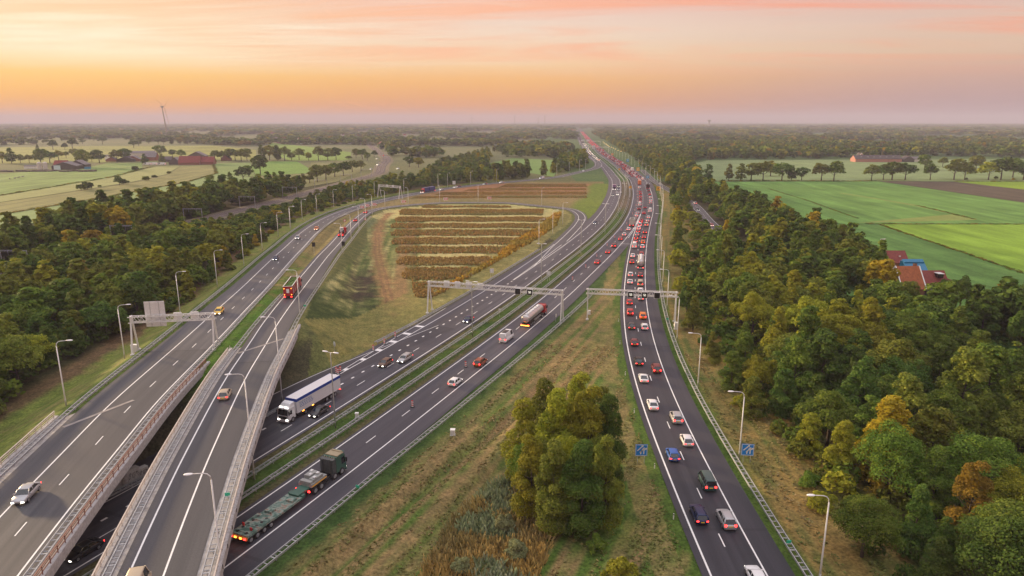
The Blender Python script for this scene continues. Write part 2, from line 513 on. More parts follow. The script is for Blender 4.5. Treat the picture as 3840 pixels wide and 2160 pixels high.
def ground_colour(X, H):
    """albedo of the bare ground and grass: mown, dry, wet or green by where it lies"""
    n = len(X)
    C = np.empty((n, 3))
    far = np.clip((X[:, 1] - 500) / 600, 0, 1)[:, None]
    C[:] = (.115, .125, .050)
    C[:] = C * (1 - far) + np.array((.150, .165, .090)) * far  # paler with distance: frost, plus mist painted into the colour
    right = X[:, 0] > 60
    C[right] = (.080, .135, .050)
    near = np.where((X[:, 1] < 640) & (np.abs(X[:, 0]) < 230))[0]
    x = X[near]
    nz = seg_noise(x[:, 0], x[:, 1], 0.09, 3.0) * .5 + seg_noise(x[:, 0], x[:, 1], 0.33, 8.0) * .5
    nb = seg_noise(x[:, 0], x[:, 1], 0.03, 5.0)
    c = C[near].copy()
    sm, om = MAIN.proj(x); sj, oj = JAM.proj(x); sa, oa = RA.proj(x); sb, ob = RB.proj(x)
    ns = np.array([mnoise.noise((a * .018, b * .75, 4.0)) for a, b in zip(sj, oj)]); nm_ = np.array([mnoise.noise((a * .016, b * .8, 9.0)) for a, b in zip(sm, om)])
    green = np.array((.060, .105, .022)); lush = np.array((.070, .150, .022)); tan = np.array((.200, .165, .075)); dry = np.array((.235, .165, .085)); brown = np.array((.110, .075, .045)); frost = np.array((.17, .19, .115))
    def mixc(m, col, f):
        f = np.clip(f, 0, 1)[:, None] * m[:, None]
        c[:] = c * (1 - f) + col * f
    # verge between outbound and jammed carriageways
    m = (om > 10) & (oj < 0) & (sj < JAM.L - 60)
    mixc(m, tan, np.full(len(x), 1.0)); mixc(m, dry, 0.35 + .9 * nz + 1.2 * nm_); mixc(m, green * 1.25, 0.22 - .8 * nz + .9 * nb - 1.5 * nm_)
    mixc(m, np.array((.050, .092, .028)), (16.5 - om + 3 * nz) / 3.0)
    mixc(m, green * 1.1, (oj + 4.5 + 5 * nz) / 3.0)
    mixc(m & (oj > -7) & (oj < -3.2), tan, 0.6 + nz)
    # right verge beyond the jam
    m = (oj > 9.5) & (x[:, 0] > 20)
    mixc(m, np.array((.185, .160, .060)), np.full(len(x), 1.0)); mixc(m, np.array((.225, .150, .055)), 0.30 + 1.0 * nz + .9 * ns); mixc(m, green, 0.12 - 1.0 * nz - 1.0 * ns)
    mixc(m, green, (14.0 - oj) / 2.0); mixc(m, np.array((.060, .055, .030)), (oj - 27 + 4 * nb) / 6)
    # median
    m = (om < 0.2) & (om > -10.2)
    mixc(m, np.array((.050, .095, .022)), np.full(len(x), 1.0)); mixc(m, tan * 0.8, -0.1 + 1.4 * nz); mixc(m & ((om > -2.2) | (om < -8.0)), np.array((.10, .085, .050)), np.full(len(x), 0.8))
    mixc(m & (sm > 430), np.array((.12, .10, .075)), (sm - 430) / 40)
    # left of the first flyover: mown slope then rough scrub floor
    m = (oa < -3) & (x[:, 0] < 10) & (om < -20)
    mixc(m, np.array((.150, .185, .048)), np.full(len(x), 1.0)); mixc(m, tan * 1.15, 0.1 + 1.8 * nz); mixc(m, green, (oa + 8.5 + 2 * nz) / 1.5)
    lim_ = np.interp(sa, [60, 130, 170, 230], [-30, -25, -21, -16]); mixc(m, brown * 1.2, (lim_ - oa + 3 * nz) / 2.0); mixc(m, np.array((.060, .060, .030)), (lim_ - 5 - oa) / 3)
    # strip between the flyovers
    m = (oa > 7) & (ob < -3) & (om < -25)
    mixc(m, lush, np.full(len(x), 1.0)); mixc(m, green, 0.3 + 2 * nz); mixc(m, tan, (sa - 190) / 90 + 1.3 * nz - .1)
    # under the flyovers: darker ground on the lower slope
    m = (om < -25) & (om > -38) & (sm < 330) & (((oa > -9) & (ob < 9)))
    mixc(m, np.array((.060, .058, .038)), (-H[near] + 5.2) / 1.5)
    # the loop's field
    m = in_poly(x, LOOPF)
    mixc(m, np.array((.400, .370, .175)), np.full(len(x), 1.0)); mixc(m, np.array((.340, .270, .130)), 0.1 + 1.4 * nz)
    m2 = m & (ob > 2) & (ob < 36) & (sb < 420)
    nr_ = np.array([mnoise.noise((a * .015, b * .55, 2.0)) for a, b in zip(sb, ob)])
    mixc(m2, np.array((.098, .128, .040)), 0.8 + .9 * nz + 1.0 * nr_); mixc(m2 & (ob < 22), np.array((.080, .066, .038)), -0.25 + 1.8 * nz - 1.2 * nr_); mixc(m2, np.array((.25, .165, .085)), 1.35 - np.abs(ob - 29) / 3.6 + .8 * nr_); mixc(m2 & (ob < 8), frost, 0.45 + nz)
    mixc(m2 & (x[:, 1] < 240) & (ob < 24), np.array((.055, .075, .026)), (240 - x[:, 1]) / 50 + 1.2 * nz)
    mixc(m2, np.array((.060, .048, .036)), 1.1 - np.hypot((ob - 17) / 8.0, (x[:, 1] - 228) / 32) + 1.3 * nz)
    st_, ot_ = TRACK.proj(x)
    ok_ = m & (st_ > 1) & (st_ < TRACK.L - 1)
    mixc(ok_, np.array((.27, .175, .085)), 1.5 - np.abs(ot_) / 2.6 + 1.2 * nz); mixc(ok_ & (np.abs(np.abs(ot_) - 1.0) < .5), np.array((.20, .12, .07)), np.full(len(x), .7))
    m3 = m & (om > -44) & (om < -20)
    mixc(m3, np.array((.205, .185, .070)), 0.9 + nz)
    # bright grass wedge between the ramps at the top of the loop
    m = (ob < -4) & (oa > 8) & (om < -19) & (x[:, 1] > 395) & (x[:, 1] < 620)
    mixc(m, np.array((.200, .165, .080)), np.full(len(x), 1.0)); mixc(m, np.array((.27, .145, .080)), (x[:, 1] - 500) / 60 + nz); mixc(m & (om > -44), np.array((.125, .175, .035)), (om + 40 + 5 * nb) / 6)
    C[near] = c
    return C


# ------------------------------------------------------------------ ground sheet (polar grid, out to the horizon)
def make_ground():
    ang = np.r_[np.linspace(-80, -46, 60, endpoint=False), np.linspace(-46, 46, 640), np.linspace(46, 80, 60)[1:]]
    rad = np.r_[np.linspace(4, 60, 16, endpoint=False), np.geomspace(60, 700, 300, endpoint=False), np.geomspace(700, 30000, 60)]
    A, Rr = np.meshgrid(np.radians(ang), rad, indexing='ij')
    X = np.stack([np.sin(A) * Rr, np.cos(A) * Rr - 8], 2).reshape(-1, 2)
    H = terrain_h(X)
    na, nr = len(ang), len(rad)
    I = np.arange(na * nr).reshape(na, nr)
    Fq = np.stack([I[:-1, :-1], I[1:, :-1], I[1:, 1:], I[:-1, 1:]], 2).reshape(-1, 4)[:, ::-1]
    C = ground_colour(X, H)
    m = bpy.data.materials.new('grass_and_soil'); m.use_nodes = True
    t = NT(m.node_tree); b = m.node_tree.nodes['Principled BSDF']
    a = t.n('ShaderNodeAttribute', attribute_name='soil')
    pos = t.n('ShaderNodeNewGeometry').outputs['Position']
    f = t.noise(pos, 2.2, 5, 0.7); g = t.noise(pos, 0.35, 4, 0.6); h = t.noise(pos, 0.012, 5, 0.6)
    col = t.mix(1.0, a.outputs['Color'], t.ramp(f, [(0.25, (.30, .31, .30)), (0.75, (1.75, 1.72, 1.62))]), 'MULTIPLY')
    col = t.mix(0.8, col, t.ramp(g, [(0.3, (.58, .66, .60)), (0.7, (1.42, 1.30, 1.25))]), 'MULTIPLY')
    col = t.mix(0.7, col, t.ramp(h, [(0.35, (.75, .85, .75)), (0.65, (1.22, 1.12, 1.1))]), 'MULTIPLY')
    t.link(col, b.inputs['Base Color']); b.inputs['Roughness'].default_value = 0.95; b.inputs['Specular IOR Level'].default_value = 0.1
    bp = t.n('ShaderNodeBump'); bp.inputs['Strength'].default_value = 0.6; bp.inputs['Distance'].default_value = 0.25
    t.link(f, bp.inputs['Height']); t.link(bp.outputs[0], b.inputs['Normal'])
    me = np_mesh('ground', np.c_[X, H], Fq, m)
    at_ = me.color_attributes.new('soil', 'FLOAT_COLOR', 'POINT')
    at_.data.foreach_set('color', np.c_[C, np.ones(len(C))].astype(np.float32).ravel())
    me.polygons.foreach_set('use_smooth', np.ones(len(Fq), bool))
    o = link(bpy.data.objects.new('ground', me)); tag(o, kind='structure')


make_ground()


def ribbon(ref, s0, s1, o0, o1, dz, step=4.0, nacross=1):
    """V, quads, lane and along values of a sheet lying between two offsets"""
    n = max(int((s1 - s0) / step), 2)
    s = np.linspace(s0, s1, n + 1)
    a = o0(s) if callable(o0) else np.full(len(s), float(o0)); b = o1(s) if callable(o1) else np.full(len(s), float(o1))
    V = []; L = []; Al = []
    for k in range(nacross + 1):
        f = k / nacross; o = a + (b - a) * f
        V.append(ref.at(s, o, dz)); L.append(o); Al.append(s)
    I = np.arange((nacross + 1) * (n + 1)).reshape(nacross + 1, n + 1)
    Fq = np.stack([I[:-1, :-1], I[1:, :-1], I[1:, 1:], I[:-1, 1:]], 2).reshape(-1, 4)
    return np.vstack(V), Fq, np.concatenate(L), np.concatenate(Al)


def sheet(name, ribs, m, lane=True):
    V = []; Fq = []; L = []; A = []; b = 0
    for v, f, l, a in ribs:
        V.append(v); Fq.append(f + b); L.append(l); A.append(a); b += len(v)
    me = np_mesh(name, np.vstack(V), np.vstack(Fq), m)
    if lane:
        for nm, d in (('lane', L), ('along', A)):
            me.attributes.new(nm, 'FLOAT', 'POINT').data.foreach_set('value', np.concatenate(d).astype(np.float32))
    o = link(bpy.data.objects.new(name, me)); tag(o, kind='structure')
    return o


def lerp(*pts):
    xs = [p[0] for p in pts]; ys = [p[1] for p in pts]
    return lambda s: np.interp(s, xs, ys)


def sM(r, x, y): return float(MAIN.proj([atr(r, x, y)])[0][0])
def sJ(r, x, y): return float(JAM.proj([atr(r, x, y)])[0][0])
def sB(r, x, y, z=0.0): return float(RB.proj([atr(r, x, y, z)])[0][0])
def sA(r, x, y, z=0.0): return float(RA.proj([atr(r, x, y, z)])[0][0])


SMAX = MAIN.L - 40
# where things happen along the main road
S_TIP = sM('C', 1812, 210)                    # tip of the painted gore: outbound and jammed lanes become one
S_LOOPTIP = sM('C', 900, 170)                 # where the loop ramp runs alongside the inbound carriageway
S_BULLNOSE = sM('G', 60, 960)                 # where its third lane ends
S_EXIT = sM('A', 940, 950)                    # where the inbound flyover leaves the inbound carriageway
SB_END = sB('C', 0, 885)
print('refs', MAIN.L, JAM.L, RA.L, RB.L, S_TIP, S_LOOPTIP, S_BULLNOSE, S_EXIT, S_MERGE, SB_END)

ribs = [ribbon(MAIN, 2, S_TIP, -0.7, lerp((0, 10.6), (S_TIP - 60, 10.6), (S_TIP - 25, 13.5), (S_TIP, 14)), 0.0, 4, 2),
        ribbon(MAIN, S_TIP, SMAX, -0.7, lerp((S_TIP, 14), (S_TIP + 200, 18.2), (SMAX, 18.2)), 0.0, 8, 2)]
sheet('outbound_road', ribs, ASPH_MAIN)
sheet('jammed_road', [ribbon(JAM, 2, JAM.L - 2, -1.1, 10.5, 0.006, 4, 2)], ASPH_DARK)
lin_left = lerp((0, -24.5), (S_BULLNOSE - 70, -24.5), (S_BULLNOSE, -24.4), (S_LOOPTIP - 140, -24.0), (S_LOOPTIP - 40, -21.5), (S_LOOPTIP + 25, -20.6), (S_EXIT - 40, -20.4), (S_EXIT + 30, -22.0), (S_EXIT + 120, -24), (SMAX, -24))
sheet('inbound_road', [ribbon(MAIN, 2, SMAX, lin_left, -9.3, 0.0, 4, 2)], ASPH_MAIN)
sheet('flyover_road', [ribbon(RA, 2, RA.L - 2, lerp((0, -4.3), (150, -4.3), (400, -2.4), (RA.L, -1.2)), lerp((0, 8.9), (200, 8.9), (RA.L, 8.4)), 0.004, 3, 2)], ASPH_PALE)
sheet('loop_road', [ribbon(RB, 2, SB_END + 40, lerp((0, -4.9), (300, -4.9), (RB.L, -5.0)), lerp((0, 3.5), (250, 3.5), (330, 2.0), (RB.L, 2.2)), 0.010, 2, 2)], ASPH_RAMP)
sheet('exit_road', [ribbon(XR, 2, XR.L - 2, 0.0, 6.4, 0.008, 4, 1)], ASPH_DARK)
sheet('local_road', [ribbon(LOCAL, 2, LOCAL.L - 2, -3.2, 3.2, -0.02, 6, 1)], ASPH_PALE)


# ------------------------------------------------------------------ painted markings
def solid(ref, s0, s1, o, w=0.22, dz=0.014, step=3.0):
    oa = o if callable(o) else (lambda s, o=o: np.full(len(s), float(o)))
    return ribbon(ref, s0, s1, lambda s: oa(s) - w / 2, lambda s: oa(s) + w / 2, dz, step)


def dashes(ref, s0, s1, o, L=3.0, gap=9.0, w=0.17, dz=0.014):
    r = []; s = s0
    oa = o if callable(o) else (lambda q, o=o: np.full(len(q), float(o)))
    while s + L < s1:
        r.append(ribbon(ref, s, s + L, lambda q: oa(q) - w / 2, lambda q: oa(q) + w / 2, dz, 10)); s += L + gap
    return r


def markings(name, ribs): return sheet(name, ribs, M_WHITE, lane=False)


# outbound
r = [solid(MAIN, 2, SMAX, 0.0)] + dashes(MAIN, 5, 1500, 3.5)
r += [solid(MAIN, 2, S_TIP, lerp((0, 7.05), (S_TIP, 7.05))), solid(MAIN, S_TIP - 62, S_TIP - 3, lerp((S_TIP - 62, 7.9), (S_TIP, 7.35)), 0.2)]
r += dashes(MAIN, S_TIP + 2, S_TIP + 165, 7.05, 1.0, 3.0, 0.4) + dashes(MAIN, S_TIP + 168, 1500, 7.05)
r += dashes(MAIN, S_TIP + 170, 1500, 10.6) + [solid(MAIN, S_TIP + 150, SMAX, 14.1)]
markings('outbound_road_marking', r)
# jammed carriageway
r = [solid(JAM, 2, JAM.L - 172, 0.0, 0.26, 0.02), solid(JAM, 2, JAM.L - 4, 7.0, 0.22, 0.02)] + dashes(JAM, 4, JAM.L - 4, 3.5, dz=0.02)
r += [solid(JAM, JAM.L - 235, JAM.L - 176, lerp((JAM.L - 235, -0.9), (JAM.L - 176, -0.3)), 0.2, 0.02)]
a, b = atr('C', 1500, 616), atr('C', 1682, 622)
mk = MB(); d = (b - a) / np.linalg.norm(b - a); n_ = np.array((-d[1], d[0])) * .15
mk.add([(*(a - n_), .02), (*(b - n_), .02), (*(b + n_), .02), (*(a + n_), .02)], [(0, 1, 2, 3)])
o = mk.build('gore_line_marking', M_WHITE); tag(o, kind='structure')
markings('jammed_road_marking', r)
# inbound
s_g = sM('G', 1480, 365)
r = [solid(MAIN, 2, SMAX, -10.0)] + dashes(MAIN, 3, 1500, -13.5)
r += dashes(MAIN, 2, s_g, -17.0, 1.0, 3.0, 0.4) + [solid(MAIN, s_g, S_LOOPTIP - 15, lerp((s_g, -17.0), (s_g + 25, -17.0), (S_LOOPTIP - 15, -17.2)))]
r += [solid(MAIN, s_g, s_g + 75, lerp((s_g, -17.25), (s_g + 75, -18.6)), 0.2)]
r += [solid(MAIN, S_LOOPTIP - 15, S_EXIT, -17.2), solid(MAIN, 2, s_g + 75, lerp((0, -21.0), (s_g, -21.0), (s_g + 75, -22.0))), solid(MAIN, S_EXIT + 40, SMAX, -20.6)]
# hatched taper beside the closed lane
s0, s1 = sM('H', 1190, 725), sM('G', 490, 790)
r += [solid(MAIN, s0, s1, lerp((s0, -21.6), ((s0 + s1) / 2, -23.3), (s1, -23.9)), 0.18)]
k = s0 + 5
while k < s1 - 14:
    wv = lambda s: np.interp(s, [s0, (s0 + s1) / 2, s1], [-21.6, -23.3, -23.9])
    r.append(ribbon(MAIN, k, k + 1.4, lambda s: wv(s) + 0.1, -21.1, 0.014, 3)); k += 7.2
markings('inbound_road_marking', r)
# flyovers
r = [solid(RA, 2, RA.L - 3, 0.0, dz=0.02), solid(RA, 2, RA.L - 3, 7.7, dz=0.02)] + dashes(RA, 6, RA.L - 3, 3.8, dz=0.02)
markings('flyover_road_marking', r)
r = [solid(RB, 2, SB_END + 35, 0.0, dz=0.026), solid(RB, 2, SB_END - 45, -3.7, dz=0.026)]
markings('loop_road_marking', r)
r = [solid(XR, 2, XR.L - 2, 0.35, 0.16, 0.016)]
markings('exit_road_marking', r)
markings('local_road_marking', dashes(LOCAL, 4, LOCAL.L - 4, 0.0, 3, 4, .15, 0.0) + [solid(LOCAL, 3, LOCAL.L - 3, o, .12, 0.0) for o in (-2.8, 2.8)])
# expansion joints across the flyovers
mk = MB()
for (ra, xa, ya), (rb_, xb, yb), z in ((('I', 520, 225), ('I', 1100, 0), 7.0), (('J', 1420, 850), ('J', 2010, 650), 6.6)):
    a, b = atr(ra, xa, ya, z), atr(rb_, xb, yb, z)
    d = (b - a) / np.linalg.norm(b - a); n_ = np.array((-d[1], d[0])) * .33
    N = 12
    for i in range(N):
        P = [a + (b - a) * i / N, a + (b - a) * (i + 1) / N]
        ref = RA if z == 7.0 else RB
        zz = [float(np.interp(ref.proj([p])[0][0], ref.d, ref.P[:, 2])) + .034 for p in P]
        mk.add([(*(P[0] - n_), zz[0]), (*(P[1] - n_), zz[1]), (*(P[1] + n_), zz[1]), (*(P[0] + n_), zz[0])], [(0, 1, 2, 3)])
o = mk.build('expansion_joint_marking', M_JOINT); tag(o, kind='structure')
# ------------------------------------------------------------------ the two flyover bridges
ORD = ['first', 'second', 'third', 'fourth', 'fifth', 'sixth', 'seventh', 'eighth', 'ninth', 'tenth', 'eleventh', 'twelfth', 'thirteenth', 'fourteenth',
       'fifteenth', 'sixteenth', 'seventeenth', 'eighteenth', 'nineteenth', 'twentieth', 'twenty-first', 'twenty-second', 'twenty-third', 'twenty-fourth', 'twenty-fifth', 'twenty-sixth', 'twenty-seventh', 'twenty-eighth', 'twenty-ninth', 'thirtieth']


def rows(ref, offs, s_end, dz, n=60, s0=2.0):
    """strip of points: for each offset a run from s0 to its own end"""
    return [ref.at(np.linspace(s0, s_end(o), n), o, dz) for o in offs]


def quads(mbk, A, B, flip=False):
    n = len(A); vs = list(A) + list(B)
    mbk.add(vs, [(i, i + 1, n + i + 1, n + i) if not flip else (n + i, n + i + 1, i + 1, i) for i in range(n - 1)])


def bridge(name, label, ref, oL, oR, sL, sR, rail_l, rail_r, cat='bridge'):
    root = empty(name, tuple(ref.p1(40, (oL + oR) / 2, -7)))
    off = Vector(root.location)
    tag(root, label, cat)
    send = lambda o: sL + (sR - sL) * (o - oL) / (oR - oL)
    def rel(A): return [tuple(Vector(p) - off) for p in A]
    mbk = MB()
    offs = np.linspace(oL, oR, 7)
    top = rows(ref, offs, send, -0.03); bot = rows(ref, np.linspace(oL + .5, oR - .5, 7), send, -1.25)
    for i in range(6): quads(mbk, rel(top[i]), rel(top[i + 1])); quads(mbk, rel(bot[i]), rel(bot[i + 1]), True)
    quads(mbk, rel(bot[0]), rel(top[0])); quads(mbk, rel(top[-1]), rel(bot[-1]))
    mbk.build('deck', M_CONC, root)
    for o, outer, nm, (rm, hh, pp, panel) in ((oL, -1, 'parapet', rail_l), (oR, 1, 'parapet', rail_r)):
        e = send(o) + 2
        s = np.linspace(2, e, 60)
        m2 = MB()
        A = [rel(ref.at(s, o - .42 * outer, -0.10)), rel(ref.at(s, o - .42 * outer, .28)), rel(ref.at(s, o + .14 * outer, .28)), rel(ref.at(s, o + .14 * outer, -1.05)), rel(ref.at(s, o + .02 * outer, -1.05))]
        for i in range(4): quads(m2, A[i], A[i + 1], outer > 0)
        par = m2.build(nm, M_PARA, root)
        # handrail: posts and rails
        m3 = MB()
        q = 3.0; k = 0
        while q < e:
            p0 = Vector(ref.p1(q, o - .12 * outer, .28)) - off; m3.box(p0 + Vector((0, 0, hh / 2)), (.09, .09, hh), ref.head(q)); q += pp
        hs = [.35, .7, 1.0] if not panel else [.5, 1.0]
        ss = np.arange(2.5, e, 3.0)
        for h_ in hs:
            P = rel(ref.at(ss, o - .12 * outer, .28 + hh * h_))
            for a, b in zip(P[:-1], P[1:]): m3.beam(a, b, .09 if h_ < 1 else .16, .09)
        m3.build('handrail', rm, root)
        if panel:   # precast fascia panels with a joint and a drain slot every two metres, proud of the beam
            m4 = MB(); q = 3.0
            while q < e - 2:
                a, b = [Vector(ref.p1(x, o + .19 * outer, -.35)) - off for x in (q, q + 1.85)]
                m4.beam(a, b, .08, 1.15); q += 1.95
            m4.build('fascia', M_PARA, par)
            m5 = MB(); m5.box((0, 0, 0), (.06, .10, .55)); sm_ = m5.mesh('drain_slot', M_DARK); q = 4.5
            while q < e - 2:
                part('drain_slot', sm_, par, tuple(Vector(ref.p1(q, o + .26 * outer, -.12)) - off), ref.head(q)); q += 3.9
    # columns and crossheads stand in rows along the road below
    for mo in (-22.6, -4.9):
        sm = np.arange(1, 260, .5); P = MAIN.at(sm, mo)
        S, O = ref.proj(P)
        inside = (O > oL + 1.3) & (O < oR - 1.3) & (S > 3) & (S < min(sL, sR))
        if inside.sum() < 4: continue
        ids = np.where(inside)[0]
        a, b = P[ids[0]], P[ids[-1]]
        zt = float(np.interp(S[ids[len(ids) // 2]], ref.d, ref.P[:, 2])) - 1.27
        m6 = MB(); m6.beam((*(a[:2] - off[:2]), zt - .45 - off[2]), (*(b[:2] - off[:2]), zt - .45 - off[2]), 1.1, .9)
        m6.build('crosshead', M_PARA, root)
        for f in (.12, .5, .88):
            c = a + (b - a) * f
            m7 = MB(); m7.tube([(c[0] - off[0], c[1] - off[1], -.3 - off[2]), (c[0] - off[0], c[1] - off[1], zt - .9 - off[2])], .52, 14)
            m7.build('column', M_PARA, root, smooth=False)
    # abutment wall
    Pm = [MAIN.p1(x, -36.8) for x in np.arange(60, 260, 1.0)]
    S, O = ref.proj(np.array(Pm)); ids = [i for i in range(len(Pm)) if oL + .3 < O[i] < oR - .3]
    if ids:
        a, b = Pm[ids[0]], Pm[ids[-1]]
        zt = float(np.interp(S[ids[0]], ref.d, ref.P[:, 2])) - 1.26
        m8 = MB(); m8.beam((a[0] - off[0], a[1] - off[1], zt / 2 + 1 - off[2]), (b[0] - off[0], b[1] - off[1], zt / 2 + 1 - off[2]), .8, zt - 2)
        m8.build('abutment', M_CONC, root)
    return root


bridge('flyover_bridge', 'wider concrete flyover bridge with brown red handrail carrying the silver car', RA, -6.7, 10.6, 124, 149, (M_WOODR, 1.05, 2.0, False), (M_RUST, 1.05, 1.95, False))
bridge('flyover_bridge', 'narrower concrete flyover bridge with pale panelled side, single lane, beside the green transporter', RB, -7.0, 5.7, 168, 186, (M_WOODR, .8, 2.0, False), (M_WOODR, .55, 2.0, True))


# ------------------------------------------------------------------ guardrails
M_PLATE = mat('green_plate', (.03, .42, .26), 0.5)
M_WHITEP = mat('white_plastic', (.75, .75, .73), 0.5)
POSTM = None


def guardrail(ref, s0, s1, o, label, zg=0.0, near=230, plates=(), rung=1.33, group='guardrails along the motorway'):
    global POSTM
    oa = o if callable(o) else (lambda s, o=o: np.full(len(np.atleast_1d(s)), float(o)))
    a = ref.at([s0], oa(np.array([s0])))[0]
    root = empty('guardrail', (a[0], a[1], a[2] + zg)); off = Vector(root.location)
    tag(root, label, 'guardrail', group)
    s = np.arange(s0, s1, 3.0)
    mbk = MB()
    for d in (-.40, .40):
        A = ref.at(s, oa(s) + d, zg)
        for w0, w1, z0, z1 in ((-.05, .05, .46, .76),):
            c = [[tuple(Vector((*p[:2], p[2] + zz)) - off) for p in ref.at(s, oa(s) + d + ww, zg)] for ww, zz in ((w0, z0), (w1, z0), (w1, z1), (w0, z1))]
            for i in range(4): quads(mbk, c[i], c[(i + 1) % 4], True)
    k = s0 + .5; n = 0
    far_lim = s0 + 330
    while k < min(s1 - 1, far_lim):
        p = ref.at([k], oa(np.array([k])), zg)[0]
        z = n % 2
        mbk.box(Vector((p[0], p[1], p[2] + .66)) - off, (.74, .11 if n % 3 else .16, .08), ref.head(k)); n += 1; k += rung
    mbk.build('rail', M_GALV, root)
    if POSTM is None:
        q = MB(); q.box((0, 0, .22), (.10, .16, .72)); q.box((0, 0, .56), (.62, .07, .12)); POSTM = q.mesh('post', M_GALV)
    k = s0 + 1; n = 0
    while k < min(s1, s0 + near) and n < 60:
        p = ref.at([k], oa(np.array([k])), zg)[0]
        part('post', POSTM, root, tuple(Vector(p) - off), ref.head(k)); k += 4.0; n += 1
    for q_ in plates:
        p = ref.at([q_], oa(np.array([q_])), zg)[0]
        m = MB(); m.box((0, 0, 1.0), (.62, .08, .42)); m.box((0, 0, .78), (.06, .06, .2))
        c = m.build('distance_plate', M_PLATE, root); c.location = Vector(p) - off; c.rotation_euler = (0, 0, ref.head(q_))
    return root


guardrail(MAIN, 4, 520, -6.5, 'galvanised guardrail on the median edge facing the inbound lanes')
guardrail(MAIN, 4, 520, -2.75, 'galvanised guardrail on the median edge facing the outbound lanes')
guardrail(MAIN, 520, 1800, -6.5, 'far stretch of median guardrail facing the inbound lanes beyond the bend', near=0)
guardrail(MAIN, 520, 1800, -2.75, 'far stretch of median guardrail facing the outbound lanes beyond the bend', near=0)
guardrail(MAIN, 52, 228, lerp((52, 12.0), (106, 11.8), (158, 13.0), (228, 14.2)), 'guardrail on the grass side of the outbound lanes, beside the green transporter', plates=[sM(2, 500, 1025)])
guardrail(JAM, 30, JAM.L - 150, lerp((30, 11.7), (300, 12.1), (450, 12.4)), 'guardrail on the right of the jammed carriageway, along the brown dry verge', plates=[sJ(4, 90, 1310), sJ('E', 705, 560)])
guardrail(RA, 40, 480, lerp((40, -5.0), (280, -5.0), (480, -4.2)), 'guardrail on the outer left edge of the wider flyover', near=200)
guardrail(RA, 40, 470, lerp((40, 9.3), (350, 9.2), (430, 7.9), (470, 8.2)), 'guardrail on the inner edge of the wider flyover, beside its brown red handrail', near=200)
guardrail(RB, 40, 225, lerp((40, -5.6), (160, -5.6), (225, -4.4)), 'guardrail on the left edge of the narrower flyover', near=180)
guardrail(RB, 40, 423, lerp((40, 4.6), (423, 4.7)), 'guardrail on the right edge of the narrower flyover, above the panelled parapet', near=200, plates=[sB('J', 2275, 265, 5.6), sB('I', 1850, 790, 7.8)])
guardrail(MAIN, 160, 300, lerp((160, -24.9), (180, -24.4), (300, -24.3)), 'guardrail between the inbound lanes and the reed field')
guardrail(XR, 20, 92, 7.4, 'guardrail on the strip between the exit lane and the inbound lanes, under the bridges', near=80)


# ------------------------------------------------------------------ lamp posts
LAMPS = {}


def lamp_mesh(h, kind):
    key = (round(h), kind)
    if key in LAMPS: return LAMPS[key]
    P = MB()
    P.tube([(0, 0, -.3), (0, 0, h * .35), (0, 0, h - .9)] + ([(0, 0, h - .05)] if kind == 2 else []), [.14, .11, .085] + ([.07] if kind == 2 else []), 7)
    P.box((0, .0, 1.1), (.19, .24, .55))
    A = MB(); Hd = MB()
    sides = (-1, 1) if kind == 2 else (-1,)
    for sgn in sides:
        if kind == 1:
            A.tube([(0, 0, h - .95), (sgn * .08, 0, h - .5), (sgn * .35, 0, h - .18), (sgn * .8, 0, h - .05), (sgn * 1.9, 0, h)], [.08, .07, .06, .055, .05], 6)
            x0, x1 = sgn * 1.75, sgn * 2.75
        else:
            A.tube([(0, 0, h - .12), (sgn * .8, 0, h)], [.05, .045], 6); x0, x1 = sgn * .6, sgn * 1.75
        rings = []
        for f, wd, t in ((0, .08, .05), (.2, .20, .10), (.6, .24, .12), (.9, .17, .09), (1, .05, .03)):
            x = x0 + (x1 - x0) * f
            rings.append([(x, wd * math.cos(a), h + .02 + t * math.sin(a)) for a in np.linspace(0, 2 * math.pi, 9)[:-1]])
        Hd.loft(rings)
    LAMPS[key] = (P.mesh('pole', M_GALV if kind == 2 else M_PALEM, True), A.mesh('arm', M_PALEM, True), Hd.mesh('lamp_head', M_LAMPHEAD, True))
    return LAMPS[key]


def lamp(xy, z, h, rz, label, kind=1, group=None, lit=False):
    r = empty('street_lamp', (xy[0], xy[1], z), rz)
    tag(r, label, 'street lamp', group)
    p, a, hd = lamp_mesh(h, kind)
    part('pole', p, r); part('arm', a, r)
    o = part('lamp_head', hd, r)
    if lit:
        o.material_slots[0].link = 'OBJECT'; o.material_slots[0].material = mat('lamp_lit', (1, .7, .3), emit=(1, .62, .18), es=6.0)
    return r


def ground_z(xy): return float(terrain_h(np.array([[xy[0], xy[1]]]))[0])


# outer edge of the wider flyover (arms reach over the road: to its right)
ra_l = [(1, 337, 615, 5.5), (1, 628, 355, 5), (0, 453, 783, 4.0), (0, 547, 720, 3), (0, 614, 670, 2.2), (0, 660, 627, 1.5), (0, 700, 590, 1), (0, 730, 573, .6), ('L', 903, 940, .3), ('L', 1090, 800, .2), ('L', 1325, 690, 0), ('L', 1597, 600, 0), ('L', 1905, 505, 0), ('L', 2255, 430, 0),
        ('K', 797, 370, 0), ('K', 1155, 265, 0), ('K', 1622, 265, 0), ('K', 2022, 225, 0), ('K', 2422, 185, 0), ('A', 70, 1170, 0), ('A', 355, 1115, 0), ('A', 545, 1070, 0), ('A', 672, 1040, 0)]
for i, (r_, x, y, z) in enumerate(ra_l):
    c = atr(r_, x, y, z); s, o = RA.proj([c]); s, o = float(s[0]), float(o[0])
    o = min(o, -7.2) if s < 540 else -4.5
    c = RA.p1(s, o)[:2]
    lamp(c, ground_z(c), 12.0, RA.head(s) + math.pi, f'{ORD[i]} lamp post from the bottom left along the outer edge of the wider flyover', group='lamp posts along the wider flyover')
